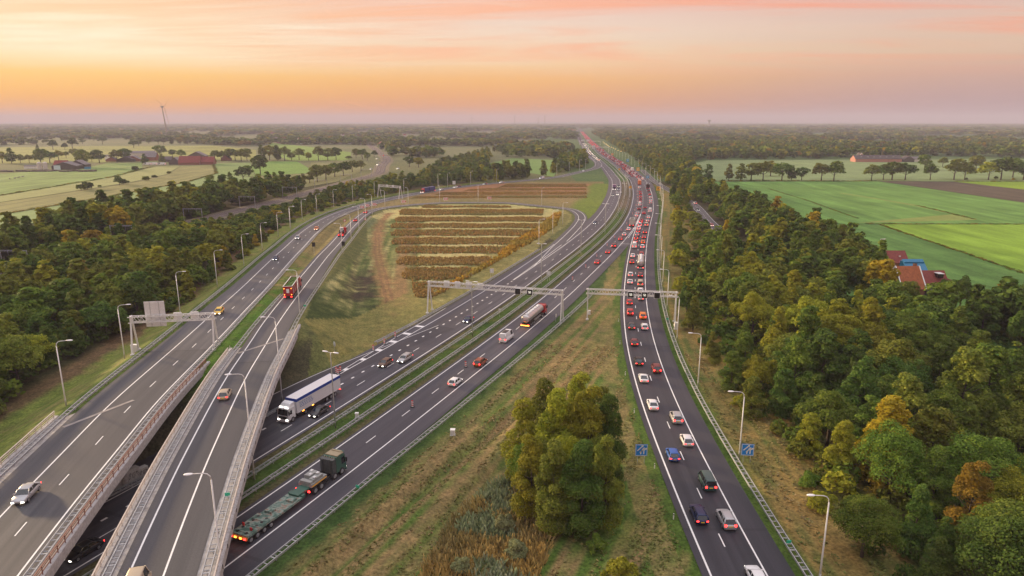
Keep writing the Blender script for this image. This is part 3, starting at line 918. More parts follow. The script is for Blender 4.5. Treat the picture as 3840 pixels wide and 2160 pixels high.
# right of the narrower flyover and round the loop
for i, (r_, x, y, z) in enumerate([('H', 395, 1060, 0), ('J', 2235, 475, 2.5), ('L', 1735, 1355, 1.5), ('L', 1880, 1155, 1), ('L', 2005, 990, .7), ('L', 2112, 810, .3), ('L', 2217, 725, 0), ('L', 2423, 635, 0), ('K', 995, 575, 0), ('K', 1500, 535, 0), ('K', 2118, 525, 0), (7, 237, 795, 0), (7, 405, 940, 0), (7, 325, 1015, 0), (7, 215, 1105, 0)]):
    c = atr(r_, x, y, z); s = float(RB.proj([c])[0][0])
    zt = height_at(c, 1185) if i == 0 else 12.0
    lamp(c, ground_z(c), zt, RB.head(s) if i < 9 else RB.head(s), f'{ORD[i]} lamp post from the panelled bridge on along the inside of the loop', group='lamp posts around the loop')
for c, yt, lb in ((at((790, 1782), 17.0), 1770, 'tall lamp post rising past the panelled parapet of the narrower flyover, nearest the bottom edge'), (atr('I', 2095, 650), 1392, 'tall lamp post beside the panelled flyover, standing on the grass near its round column')):
    lamp(c, -.1, height_at(c, yt) + .1, RB.head(100), lb, group='lamp posts around the loop')
# median, two arms
s = 116.0; i = 0
while s < 700:
    c = MAIN.p1(s, -5.2)
    lamp(c[:2], -.12, 14.8, MAIN.head(s), f'{ORD[i]} tall double-armed lamp post from the viewer on the grassy median', 2, 'double lamp posts on the median'); s += 59.7; i += 1
# right of the jammed carriageway
s = 68.8; i = 0
while s < JAM.L - 40:
    c = JAM.p1(s, 12.9); lamp(c[:2], ground_z(c), 12.0, JAM.head(s), f'{ORD[i]} lamp post from the bottom edge on the right of the jammed carriageway', group='lamp posts beside the jam'); s += 32.2; i += 1
s = float(MAIN.proj(JAM.at(JAM.L - 20))[0][0]); i = 0
while s < 1500:
    c = MAIN.p1(s, 21.5)
    lit = s > 1020
    lamp(c[:2], -.12, 12.0, MAIN.head(s), 'distant lamp post with an orange light beside the far traffic' if lit else 'unlit lamp post beside the far stretch of the traffic queue',
         group='lit far lamp posts' if lit else 'unlit far lamp posts', lit=lit); s += 40; i += 1


# ------------------------------------------------------------------ sign gantries
SEG = {'5': 'afgcd', '0': 'abcdef'}


def digits(mbk, txt, c, ux, w, h, y):
    """seven-segment figures as thin bars on the plane y in front of the display"""
    for k, ch_ in enumerate(txt):
        cx = (k - (len(txt) - 1) / 2) * w * 1.6 * ux
        t = w * .22
        S = {'a': (0, h / 2, 1), 'g': (0, 0, 1), 'd': (0, -h / 2, 1), 'f': (-w / 2, h / 4, 0), 'b': (w / 2, h / 4, 0), 'e': (-w / 2, -h / 4, 0), 'c': (w / 2, -h / 4, 0)}
        for sname in SEG[ch_]:
            x, z, hor = S[sname]
            mbk.box((c[0] + cx + x, y, c[2] + z), (w + t if hor else t, .03, t if hor else h / 2 + t))


M_DIG = mat('display_white', (.8, .8, .75), emit=(1, .95, .8), es=0.9)
M_SIGNBACK = mat('sign_back_grey', (.76, .78, .81), 0.5, 0.3, var=0.08)


def gantry(A, B, z, zA, zB, label, spread=3.8, fronts=(), backs=(), panels=(), single_left=False, depth=1.15):
    """truss from A to B with legs that spread along the road; local X runs along the truss"""
    A, B = np.array(A), np.array(B)
    L = float(np.linalg.norm(B - A)); rz = math.atan2(*(B - A)[::-1])
    g = empty('sign_gantry', (A[0], A[1], 0), rz); tag(g, label, 'sign gantry')
    T = MB(); h = 1.25
    for yy in (-depth / 2, depth / 2):
        for zz in (z, z - h): T.beam((-.5, yy, zz), (L + .5, yy, zz), .17, .17)
    n = max(int(L / 1.5), 4)
    for k in range(n + 1):
        x = L * k / n
        T.beam((x, -depth / 2, z), (x, depth / 2, z), .09, .09)
        if k < n:
            x2 = L * (k + 1) / n; xm = (x + x2) / 2
            for yy in (-depth / 2, depth / 2): T.beam((x, yy, z - h), (xm, yy, z), .07, .07); T.beam((xm, yy, z), (x2, yy, z - h), .07, .07)
            T.beam((x, -depth / 2, z - h), (x2, depth / 2, z - h), .06, .06)
    T.build('truss', M_PALEM, g)
    for x, zb in ((0, zA), (L, zB)):
        for sgn in ((-1, 1) if not (single_left and x == 0) else (0,)):
            m = MB(); m.beam((x, sgn * .35, z - h * .5), (x, sgn * spread / 2, zb), .30, .30); m.box((x, sgn * spread / 2, zb + .15), (.7, .7, .4)); m.build('leg', M_PALEM, g)
        m = MB(); m.beam((x, -.5, z - h - .1), (x, .5, z - h - .1), .28, .28); m.box((x, 0, z - h * .5), (.26, depth + .1, h + .3)); m.build('head_frame', M_PALEM, g)
    for f, txt in fronts:
        x = L * f
        m = MB(); m.box((0, 0, 0), (1.65, .35, 1.75)); b_ = m.build('matrix_sign', M_SIGNBACK, g); b_.location = (x, -depth / 2 - .35, z - .85)
        m = MB(); m.box((0, -.19, 0), (1.5, .04, 1.6)); m.build('display', M_BLACK, b_)
        if txt:
            m = MB(); digits(m, txt, (0, 0, 0), 1, .24, .5, -.225); m.build('figures', M_DIG, b_)
    for f in backs:
        m = MB(); m.box((0, 0, 0), (1.6, .35, 1.5)); b_ = m.build('matrix_sign', M_PALEM, g); b_.location = (L * f, depth / 2 + .35, z - .45); b_['label'] = 'white rear of a matrix sign facing away'
    for f, pw, ph, dzp in panels:
        m = MB(); m.box((0, 0, 0), (pw, .08, ph)); b_ = m.build('direction_panel', M_SIGNBACK, g); b_.location = (L * f, depth / 2 + .25, z - .4 + dzp); b_['label'] = 'large grey rear of a direction sign'
        m = MB()
        for sx in (-pw * .22, pw * .22): m.box((sx, -.08, 0), (.10, .10, ph))
        for k in range(int(ph / .3)): m.box((0, -.055, -ph / 2 + .15 + k * .3), (pw, .03, .03))
        m.build('stiffener', M_GALV, b_)
    return g


gantry((-81.6, 140.6), (-65.2, 143.2), 14.2, ground_z((-81.6, 140.6)), ground_z((-65.2, 143.2)), 'white truss sign gantry over the wider flyover, with the large grey sign back',
       backs=(.55, .76), panels=((.28, 4.1, 5.6, .6),))
gantry((-24.4, 195.3), (14.0, 184.3), 9.1, -.12, -.12, 'long white truss sign gantry over the inbound and outbound lanes, beside the tanker', fronts=((.685, ''), (.772, '50')), backs=(.13, .215, .30, .39))
gantry((21.4, 186.8), (45.4, 183.0), 8.9, -.12, -.12, 'white truss sign gantry over the jammed carriageway showing speed figures', fronts=((.49, '50'), (.645, '50'), (.785, '')), single_left=True)
a, b = RA.p1(529, -11.5), RA.p1(523, 9.2)
gantry(a[:2], b[:2], 9.0, 0, 0, 'small far sign gantry over the curve of the ramp, near the blue lorry', backs=(.35, .62))
for px_, lb, pn in ((('A', 885, 700), 'nearer of two distant gantries with large grey sign backs above the queue', ((.16, 5.5, 3.6, .8), (.42, 5.5, 3.6, .8), (.16, 5.5, 2.4, -2.6), (.42, 5.5, 2.4, -2.6))), (('A', 830, 560), 'farther of two distant gantries with grey sign backs above the queue', ((.15, 7, 4, 1.5), (.4, 7, 4, 1.5)))):
    s = float(MAIN.proj([atr(*px_)])[0][0])
    gantry(MAIN.p1(s, -26)[:2], MAIN.p1(s, 21)[:2], 9.5, 0, 0, lb, panels=pn)


# ------------------------------------------------------------------ signs and street furniture
M_BLUE = mat('sign_blue', (.008, .22, .66), 0.5)
M_YEL = mat('sign_yellow', (.85, .42, .01), 0.5)
M_ORG = mat('sign_orange', (.85, .25, .02), 0.5)
M_RED = mat('sign_red', (.62, .03, .03), 0.5)
M_BLUEP = mat('sign_pale_blue', (.10, .36, .62), 0.5)


def arrow(mbk, pts, w, y, hw=2.6):
    """flat arrow along pts (x, z) on the plane y"""
    P = [Vector((a, 0, b)) for a, b in pts]
    for a, b in zip(P[:-1], P[1:]):
        d = (b - a).normalized(); n = Vector((-d.z, 0, d.x)) * w / 2
        q = [a - n, b - n, b + n, a + n]; mbk.add([(v.x, y, v.z) for v in q], [(0, 1, 2, 3)])
    d = (P[-1] - P[-2]).normalized(); n = Vector((-d.z, 0, d.x)) * w * hw / 2; e = P[-1]
    mbk.add([(v.x, y - .004, v.z) for v in (e - n, e + d * w * 1.9, e + n)], [(0, 1, 2)])


def road_sign(name, xy, w, h, z0, m, label, rz=0.0, cat='road sign', art=None, posts=2, zg=None, group=None, plate=M_GALV, rounded=False):
    r = empty(name, (xy[0], xy[1], ground_z(xy) if zg is None else zg), rz); tag(r, label, cat, group)
    p = MB()
    for k in range(posts):
        x = 0 if posts == 1 else (-w * .28 + k * w * .56)
        p = MB(); p.tube([(x, .06, -.3), (x, .06, z0 + h * (.9 if not rounded else .5))], .045, 6); p.build('post', plate, r)
    f = MB()
    if rounded:
        n = 20; ring = [(w / 2 * math.cos(2 * math.pi * k / n), w / 2 * math.sin(2 * math.pi * k / n)) for k in range(n)]
        f.add([(x, -.02, z + z0 + h / 2) for x, z in ring] + [(x, .02, z + z0 + h / 2) for x, z in ring], [tuple(range(n - 1, -1, -1)), tuple(range(n, 2 * n))] + [(k, (k + 1) % n, n + (k + 1) % n, n + k) for k in range(n)])
    else: f.box((0, 0, z0 + h / 2), (w, .05, h))
    pl = f.build('sign_face', m, r)
    if art:
        for nm, mm, fn in art:
            q = MB(); fn(q, w, h, z0 + h / 2); q.build(nm, mm, pl)
    return r


def merge_art(q, w, h, zc):
    y = -.032
    for a in ([(-.34, -.05), (.05, .33)], [(-.06, -.36), (-.02, -.12), (.10, .02)], [(.20, -.34), (.20, -.02), (.34, .10)], [(-.12, -.22), (.16, .12)]):
        arrow(q, [(x * w, zc + z * h) for x, z in a], w * .085, y)


def border_art(q, w, h, zc):
    y = -.030; t = w * .035; e = .46
    for cx, cz, a, b in ((0, e, 2 * e, 0), (0, -e, 2 * e, 0), (e, 0, 0, 2 * e), (-e, 0, 0, 2 * e)):
        q.box((cx * w, y, zc + cz * h), (max(a * w, t), .012, max(b * h, t)))


for xy, lb in ((atr(3, 648, 880), 'blue lane merge sign with white arrows on the grass left of the jammed lanes'), (atr(3, 1180, 878), 'blue lane merge sign with white arrows behind the guardrail by the trees')):
    road_sign('lane_sign', xy, 2.0, 2.05, 1.4, M_BLUE, lb, 0.0 if 'grass left' in lb else -.12, art=(('arrow', M_WHITEP, merge_art), ('border', M_WHITEP, border_art)))
road_sign('lane_sign', atr('G', 1145, 330), 1.35, 1.5, 2.0, M_SIGNBACK, 'grey back of a sign on two posts between reed field and guardrail', math.pi, art=None)
road_sign('lane_sign', atr('G', 2000, 372), 1.35, 1.5, 2.0, M_SIGNBACK, 'grey back of a sign on two posts on the grassy median', math.pi)
road_sign('lane_sign', atr('G', 1262, 910), .5, .9, 1.5, M_SIGNBACK, 'narrow grey sign back on one post in the median near the dark car', math.pi, posts=1)
road_sign('lane_sign', atr('K', 1730, 250), 2.6, 3.0, 1.6, M_SIGNBACK, 'grey sign back beside the ramp at the edge of the far trees', math.pi)
for r_, x, y, w_, h_, m_, lb in (('B', 1440, 345, 3.0, 3.0, M_YEL, 'large yellow detour sign by the guardrail right of the queue'), ('B', 875, 300, 1.9, 1.9, M_YEL, 'small yellow sign on the median left of the orange truck'),
                                 ('A', 1675, 1115, 3.0, 3.6, M_YEL, 'tall yellow sign with white field far up the right verge'), ('A', 1300, 1100, 2.0, 1.9, M_YEL, 'yellow sign on the far median, upper of the three'),
                                 ('A', 1468, 930, 3.4, 4.0, M_BLUEP, 'blue direction sign with white shapes at the edge of the far wood'), ('A', 1866, 1270, 2.8, 2.3, M_BLUEP, 'pale blue sign beside the second far lamp post'), ('A', 1160, 790, 3.2, 3.0, M_ORG, 'orange sign beside the farthest queue')):
    def pic(q, w, h, zc): q.box((0, -.03, zc + h * .12), (w * .55, .015, h * .16)); q.box((-w * .08, -.03, zc - h * .16), (w * .38, .015, h * .10))
    road_sign('direction_sign', atr(r_, x, y), w_, h_, 2.2, m_, lb, 0, art=(('pictogram', M_WHITEP if m_ is not M_YEL or h_ > 3.2 else M_BLACK, pic),))
# matrix boards beside the narrower flyover
for i, (x, y, lb) in enumerate(((1283, 1365, 'black matrix board on a post in the grass strip between the flyovers'), (1758, 1350, 'black matrix board on a post right of the narrower flyover'))):
    road_sign('matrix_board', atr('L', x, y, 2.2), 1.25, 1.75, 3.2, M_BLACK, lb, .2, posts=1)


def chevron_art(q, w, h, zc):
    for k in (-1, 0, 1):
        cx = k * w * .31; a = w * .075
        for sgn in (1, -1):
            q.add([(cx - a, -.032, zc + sgn * h * .42), (cx + a, -.032, zc + sgn * h * .42), (cx + a * 2.6, -.032, zc), (cx + a * .6, -.032, zc)], [(0, 1, 2, 3) if sgn < 0 else (3, 2, 1, 0)])


ch = [('L', 2050, 640), ('L', 2137, 612), ('L', 2250, 585), ('K', 915, 535), ('K', 1595, 492), ('K', 2297, 478)]
for i, (r_, x, y) in enumerate(ch):
    c = atr(r_, x, y); s = float(RB.proj([c])[0][0])
    road_sign('chevron_board', c, 3.1, 1.9, .8, M_WHITEP, f'red and white chevron board on the outside of the loop, {ORD[i]} from the left', -.25 if i < 3 else -.05, art=(('chevron', M_RED, chevron_art),), group='chevron boards on the loop')


def ring_art(q, w, h, zc):
    n = 20
    for k in range(n):
        a0, a1 = 2 * math.pi * k / n, 2 * math.pi * (k + 1) / n
        q.add([(math.cos(a) * r * w, -.026, zc + math.sin(a) * r * w) for a, r in ((a0, .36), (a1, .36), (a1, .5), (a0, .5))], [(0, 1, 2, 3)])


road_sign('round_sign', atr('L', 1775, 880, 1.2), 1.3, 1.3, 2.0, M_WHITEP, 'round red rimmed sign in the grass strip beside the low loader', .2, art=(('rim', M_RED, ring_art),), posts=1, rounded=True)
road_sign('round_sign', atr('L', 2108, 868, .3), 1.2, 1.2, 1.6, M_WHITEP, 'round red rimmed sign on the right rail of the loop', .2, art=(('rim', M_RED, ring_art),), posts=1, rounded=True)
road_sign('round_sign', atr('H', 1195, 405), 1.25, 1.25, 2.0, M_SIGNBACK, 'round grey sign back tilted on the slope above the exit lane', 2.2, posts=1, rounded=True)
road_sign('round_sign', atr('G', 2112, 985), 1.0, 1.0, 1.3, M_WHITEP, 'round white sign seen edge-on at the foot of the long gantry', 1.3, posts=1, rounded=True)

# striped lane beacons
def beacon_mesh(h, w):
    m = MB()
    n = 6
    for k in range(n):
        m.mi = k % 2
        m.box((0, 0, .12 + (k + .5) * (h - .12) / n), (w, .06, (h - .12) / n - .002))
    b = MB(); b.box((0, 0, .06), (w * 2.0, .42, .12))
    return m.mesh('panel', [M_WHITEP, M_RED]), b.mesh('foot', M_DARK)


BEAC = beacon_mesh(1.45, .40)
bl = [(2, 787, 600), (2, 1055, 398), ('C', 675, 1250), ('C', 903, 1035), ('C', 1093, 850), ('C', 1272, 665), ('C', 1400, 525), ('C', 1513, 405), ('C', 1610, 285), ('B', 920, 780), ('B', 965, 705), ('B', 1000, 865), ('B', 990, 605), ('B', 1015, 525), ('B', 1018, 450), ('B', 1015, 385), ('B', 1018, 320)]
for i, (r_, x, y) in enumerate(bl):
    c = atr(r_, x, y); s, o = MAIN.proj([c])
    r = empty('lane_beacon', (*c, 0.0), MAIN.head(float(s[0]))); tag(r, f'red and white striped beacon, {ORD[i]} from the viewer along the outbound lane line', 'traffic beacon', 'striped beacons on the outbound lanes')
    part('panel', BEAC[0], r); part('foot', BEAC[1], r)
for i, (x, y, lb) in enumerate(((1212, 640, 'leftmost of the three red and white beacons at the end of the exit lane'), (1240, 655, 'front one of the three red and white beacons at the end of the exit lane'), (1275, 628, 'rightmost of the three red and white beacons at the end of the exit lane'), (1770, 300, 'orange beacon on the hatched taper, nearest of three'), (1938, 205, 'orange beacon on the hatched taper, middle of three'), (2102, 100, 'orange beacon on the hatched taper, farthest of three'))):
    c = atr('H', x, y); r = empty('lane_beacon', (*c, 0.0), .5); tag(r, lb, 'traffic beacon', 'red and white beacons beside the exit lane'); part('panel', BEAC[0], r); part('foot', BEAC[1], r)

# white reflector posts on the verge left of the jam
rp = MB(); rp.mi = 0; rp.box((0, 0, .45), (.13, .10, .9)); rp.mi = 1; rp.box((0, 0, .75), (.134, .104, .14)); RPM = rp.mesh('reflector_post', [M_WHITEP, M_BLACK])
for i, (r_, x, y) in enumerate(((3, 812, 1160), (3, 717, 905), (3, 615, 627), (3, 570, 437), (3, 543, 280), (3, 535, 168))):
    c = atr(r_, x, y); o = link(bpy.data.objects.new('reflector_post', RPM)); o.location = (*c, -.1); tag(o, f'white reflector post on the grass left of the jam, {ORD[i]} from the bottom', 'reflector post', 'reflector posts left of the jam')


def cabinet(c, z, d, label, m=M_WHITEP):
    r = empty('roadside_cabinet', (*c, z)); tag(r, label, 'cabinet')
    q = MB(); q.box((0, 0, d[2] / 2), d); q.box((0, 0, d[2] + .03), (d[0] + .1, d[1] + .1, .07)); q.build('housing', m, r)
    q = MB(); q.box((0, -d[1] / 2 - .012, d[2] * .52), (d[0] * .8, .02, d[2] * .8)); q.build('door', M_PALEM, r)
    q = MB(); q.box((0, 0, -.05), (d[0] + .2, d[1] + .2, .12)); q.build('plinth', M_CONC, r)


c = atr('J', 95, 830, 5.6); cabinet(c, ground_z(c), (1.4, .8, 1.7), 'white cabinet at the left foot of the flyover gantry')
cabinet(atr('E', 790, 625), -.1, (.9, .7, 1.9), 'white cabinet at the right foot of the gantry over the jam')
c = atr('H', 1525, 1310); cabinet(c, -.1, (.6, .5, 1.0), 'small white cabinet on the median grass beside the guardrail')
c = atr(2, 990, 735); cabinet(c, ground_z(c), (.8, .8, 1.0), 'small white box standing alone on the dry verge')
c = atr(3, 388, 130); cabinet(c, -.1, (.7, .5, 1.1), 'small white box at the left foot of the gantry over the jam')

# concrete blocks with scrawled paint on the strip under the bridges
def block(c, d, rz, label, paint):
    r = empty('concrete_block', (*c, -.1), rz); tag(r, label, 'concrete block')
    q = MB(); q.box((0, 0, d[2] / 2), d); q.build('block', mat('painted_block', (.5, .49, .48), .8, var=.2), r)
    if paint:
        q = MB(); y = -d[1] / 2 - .012; rnd = random.Random(4)
        for k in range(4):
            x0 = -d[0] * .36 + k * d[0] * .24
            P = [(x0 + math.sin(t * 5 + k) * d[0] * .10, y, d[2] * (.25 + .5 * abs(math.sin(t * 2.2 + k * 1.3)))) for t in np.linspace(0, 2.4, 12)]
            q.tube(P, .025, 4)
        q.build('scrawl', M_BLACK, r)


for x, y, d_, lb, pt in ((1078, 668, (2.6, 1.0, 2.2), 'tallest pale concrete block with black scrawls beneath the flyover', True), (1165, 622, (2.0, .9, 1.5), 'grey concrete block with scrawls right of the tallest block', True), (985, 705, (2.0, .9, 1.4), 'dark grey concrete block left of the tallest block under the bridge', False)):
    c = atr('I', x, y); block(c, d_, MAIN.head(100) + 1.45, lb, pt)
# ------------------------------------------------------------------ vehicles
def paint(name, c, metal=0.2): return mat('paint_' + name, c, 0.32, metal, spec=0.6)


COL = {'white': (.74, .74, .75), 'pearl white': (.66, .64, .66), 'cream': (.62, .55, .42), 'silver': (.42, .43, .45), 'grey': (.16, .165, .175), 'dark grey': (.055, .057, .063), 'black': (.018, .018, .022),
       'red': (.42, .022, .022), 'dark red': (.15, .018, .022), 'orange': (.78, .20, .015), 'blue': (.02, .10, .38), 'dark blue': (.015, .025, .085), 'beige': (.42, .35, .26), 'yellow': (.80, .52, .08), 'dark teal': (.03, .075, .075), 'brown': (.13, .07, .045), 'copper': (.26, .055, .020), 'purple': (.16, .08, .20), 'green': (.03, .10, .07)}
M_TAIL = mat('tail_light', (.5, .01, .01), emit=(1, .035, .03), es=4.0)
M_TAILF = mat('tail_light_far', (.5, .01, .01), emit=(1, .05, .05), es=1.5)
M_HEAD = mat('head_light', (.9, .9, .9), emit=(1, .93, .80), es=5.0)
M_HEADF = mat('head_light_far', (.9, .9, .9), emit=(1, .86, .62), es=7.0)
M_AMBER = mat('amber_light', (.8, .3, .02), emit=(1, .35, .04), es=4.0)
M_PLATEY = mat('plate_yellow', (.80, .55, .04), 0.5)
M_RIM = mat('wheel_rim', (.40, .41, .42), 0.35, 0.7)

#        L     W     roof  belt  hood  tail  y_rearbase y_rearroof y_frontroof y_frontbase
TYPES = {'hatchback': (4.05, 1.78, 1.48, .92, .88, .90, -1.92, -1.42, .35, 1.05),
         'saloon': (4.65, 1.82, 1.44, .92, .88, .96, -1.75, -.95, .40, 1.15),
         'estate': (4.70, 1.82, 1.48, .92, .88, .92, -2.22, -1.85, .42, 1.18),
         'suv': (4.55, 1.88, 1.68, 1.06, 1.02, 1.05, -2.15, -1.75, .45, 1.15),
         'coupe': (4.45, 1.86, 1.33, .86, .80, .93, -1.85, -.55, .25, 1.05),
         'minivan': (4.90, 1.92, 1.95, 1.12, 1.08, 1.05, -2.40, -2.25, 1.10, 1.75),
         'delivery van': (5.9, 2.0, 2.55, 1.30, 1.15, 1.20, -2.93, -2.88, 1.55, 2.15)}
WHEELS = {}


def wheel_mesh(r, wd):
    k = (r, wd)
    if k not in WHEELS:
        t = MB(); t.tube([(-wd / 2, 0, 0), (-wd / 2 + .03, 0, 0), (wd / 2 - .03, 0, 0), (wd / 2, 0, 0)], [r * .92, r, r, r * .92], 16)
        q = MB(); q.tube([(-wd / 2 - .012, 0, 0), (wd / 2 + .012, 0, 0)], r * .62, 10)
        WHEELS[k] = (t.mesh('wheel', M_DARK), q.mesh('rim', M_RIM))
    return WHEELS[k]


def add_wheel(root, x, y, r, wd=.22, rim=True):
    t, q = wheel_mesh(r, wd)
    o = part('wheel', t, root, (x, y, r))
    if rim: part('rim', q, o)


CARM = {}


def car_meshes(typ):
    if typ in CARM: return CARM[typ]
    L, Wd, zr, zb, zh, zt, yrb, yrr, yfr, yfb = TYPES[typ]
    w = Wd / 2; B = MB()
    st = [(-L / 2, .80, zt * .72, .40), (-L / 2 + .06, .90, zt * .93, .28), (-L / 2 + .25, .97, zt, .24), (yrb + .25, 1.0, zb, .22), (0, 1.0, zb, .22), (yfb - .1, 1.0, zb, .22), (yfb + .25, .99, (zb + zh) / 2 + .01, .22), ((yfb + L / 2) / 2, .97, zh * .97, .24), (L / 2 - .22, .91, zh * .88, .26), (L / 2 - .05, .80, zh * .72, .32), (L / 2, .70, zh * .60, .38)]
    if yrb < -L / 2 + .3: st = [s for s in st if not (s[0] == yrb + .25)]
    st.sort(key=lambda s: s[0])
    rings = []
    for y, f, zt_, z0 in st:
        a = w * f
        half = [(a * .86, z0), (a * .985, z0 + .14), (a, z0 + (zt_ - z0) * .55), (a * .965, zt_ - .06), (a * .88, zt_)]
        rings.append([(x, y, z) for x, z in half] + [(0, y, zt_ + .02)] + [(-x, y, z) for x, z in reversed(half)] + [(0, y, z0)])
    B.loft(rings)
    # roof and pillars
    bw, rw = w * .90, w * .74
    R = lambda y, f, z: [(rw * f, y, z - .07), (rw * f * 1.02, y, z - .02), (rw * f * .8, y, z + .01), (0, y, z + .03), (-rw * f * .8, y, z + .01), (-rw * f * 1.02, y, z - .02), (-rw * f, y, z - .07)]
    B.loft([R(yrr - .05, .93, zr - .05), R(yrr + .15, 1, zr - .02), R((yrr + yfr) / 2, 1.02, zr), R(yfr - .15, 1, zr - .02), R(yfr + .03, .95, zr - .06)])
    for sx in (-1, 1):
        B.beam((sx * bw, yfb, zb), (sx * rw, yfr, zr - .05), .09, .08)
        B.beam((sx * bw, yrb, zb), (sx * rw, yrr, zr - .05), .16, .12)
        ym = (yfr + yrr) / 2 + .1; B.beam((sx * bw * 1.0, ym, zb), (sx * rw * 1.0, ym, zr - .05), .09, .06)
        if typ in ('estate', 'suv', 'minivan', 'delivery van'): B.beam((sx * bw, yrb + .9, zb), (sx * rw, yrr + .8, zr - .05), .12, .08)
        if typ == 'delivery van':   # closed cargo sides
            B.add([(sx * bw * 1.01, yrb, zb - .05), (sx * bw * 1.01, .55, zb - .05), (sx * rw * 1.03, .55, zr - .03), (sx * rw * 1.03, yrr, zr - .03)], [(0, 1, 2, 3)])
        if typ == 'estate' or typ == 'suv': B.beam((sx * rw * .86, yrr + .2, zr + .05), (sx * rw * .86, yfr - .2, zr + .05), .04, .04)
    if typ == 'delivery van': B.add([(-bw, yrb - .01, zb - .05), (bw, yrb - .01, zb - .05), (rw, yrr - .01, zr - .03), (-rw, yrr - .01, zr - .03)], [(3, 2, 1, 0)])
    body = B
    i = .02
    G = {}
    G['windscreen'] = [(-bw + .05, yfb, zb), (bw - .05, yfb, zb), (rw - .04, yfr, zr - .08), (-rw + .04, yfr, zr - .08)]
    G['rear_window'] = [(bw - .08, yrb, zb), (-bw + .08, yrb, zb), (-rw + .08, yrr, zr - .08), (rw - .08, yrr, zr - .08)]
    y0, y1 = (yrb, yrr) if typ != 'delivery van' else (.6, .6)
    S = [(bw - i, y0, zb), (bw - i, yfb, zb), (rw - i, yfr, zr - .06), (rw - i, y1, zr - .06)]
    G['side_window'] = S
    zl = zb * .80; tw = .30
    if typ in ('suv', 'minivan'): zl = zb * .86
    T = MB(); T.box((0, 0, 0), (tw, .14, .17 if typ not in ('minivan', 'delivery van', 'suv') else .30))
    Hd = MB(); Hd.box((0, 0, 0), (.36, .22, .15))
    P = MB(); P.box((0, 0, 0), (.52, .03, .12))
    Mi = MB(); Mi.box((0, 0, 0), (.20, .10, .14))
    CARM[typ] = dict(L=L, w=w, body=body, glass=G, tail=T, head=Hd, plate=P, mirror=Mi, zl=zl, zh=zh, yfb=yfb, zb=zb, cache={})
    return CARM[typ]


def quad_mesh(pts, name, m, flip=False):
    q = MB(); q.add(pts, [(0, 1, 2, 3)] if not flip else [(3, 2, 1, 0)])
    return q.mesh(name, m)


def make_car(typ, colour, near=True, lights='rear', roof=None, lod=0):
    """lod 0 all parts, 1 fewer, 2 a single mesh"""
    d = car_meshes(typ); c = d['cache']
    pm = paint(colour.replace(' ', '_'), COL[colour], 0.35 if colour in ('silver', 'grey', 'dark grey', 'black', 'dark blue') else 0.0)
    name = {'delivery van': 'delivery_van', 'minivan': 'minivan'}.get(typ, 'car')
    if lod == 2:
        key = ('far', colour, lights)
        if key not in c:
            q = MB(); q.v = list(d['body'].v); q.f = list(d['body'].f); q.m = list(d['body'].m)
            q.mi = 1
            for k, g in d['glass'].items(): q.add(g, [(0, 1, 2, 3)])
            q.add([(-x, y, z) for x, y, z in d['glass']['side_window']], [(3, 2, 1, 0)])
            q.mi = 2
            for sx in (-1, 1):
                if lights == 'rear': q.box((sx * d['w'] * .76, -d['L'] / 2 + .02, d['zl']), (.34, .2, .22))
                else: q.box((sx * d['w'] * .68, d['L'] / 2 - .08, d['zh'] * .62), (.42, .2, .22))
            q.mi = 3
            for sx in (-1, 1):
                for y in (-d['L'] * .3, d['L'] * .31): q.tube([(sx * (d['w'] - .2), y, .32), (sx * (d['w'] + .01), y, .32)], .32, 8)
            c[key] = q.mesh(name, [pm, M_GLASS, M_TAILF if lights == 'rear' else M_HEADF, M_DARK])
        return link(bpy.data.objects.new(name, c[key]))
    root = empty(name)
    key = ('body', colour)
    if key not in c: c[key] = d['body'].mesh('body', pm, True)
    part('body', c[key], root)
    for k, g in d['glass'].items():
        if k == 'rear_window' and typ == 'delivery van': continue
        if k not in c:
            c[k] = quad_mesh(g, k, M_GLASS)
            if k == 'side_window': c['side_l'] = quad_mesh([(-x, y, z) for x, y, z in g], k, M_GLASS, True)
        part(k, c[k], root)
        if k == 'side_window': part(k, c['side_l'], root)
    for nm, src, m in (('tail', d['tail'], M_TAIL), ('head', d['head'], M_HEAD), ('plate', d['plate'], M_PLATEY), ('mirror', d['mirror'], pm)):
        kk = (nm, colour if nm == 'mirror' else 0)
        if kk not in c: c[kk] = src.mesh({'tail': 'tail_light', 'head': 'headlight', 'plate': 'number_plate', 'mirror': 'wing_mirror'}[nm], m)
    for sx in (-1, 1):
        part('tail_light', c[('tail', 0)], root, (sx * (d['w'] * .74), -d['L'] / 2 + .06, d['zl']))
        part('headlight', c[('head', 0)], root, (sx * d['w'] * .62, d['L'] / 2 - .11, d['zh'] * .56))
        if lod == 0: part('wing_mirror', c[('mirror', colour)], root, (sx * (d['w'] + .06), d['yfb'] - .25, d['zb'] + .06))
        for y in (-d['L'] * .30, d['L'] * .31): add_wheel(root, sx * (d['w'] - .10), y, .33 if typ not in ('suv', 'delivery van') else .37, rim=lod == 0)
    part('number_plate', c[('plate', 0)], root, (0, -d['L'] / 2 - .012, d['zl'] - .14))
    return root


def put(o, ref, s, off, direction=1, dz=0.012):
    p = ref.p1(s, off, dz)
    o.location = p; o.rotation_euler = (0, 0, ref.head(s) + (0 if direction > 0 else math.pi))
    return o


NICE = {'suv': 'SUV', 'saloon': 'saloon car', 'estate': 'estate car', 'hatchback': 'hatchback', 'coupe': 'coupe', 'minivan': 'minivan', 'delivery van': 'delivery van'}
CAT = {'minivan': 'van', 'delivery van': 'van'}
USED = set()


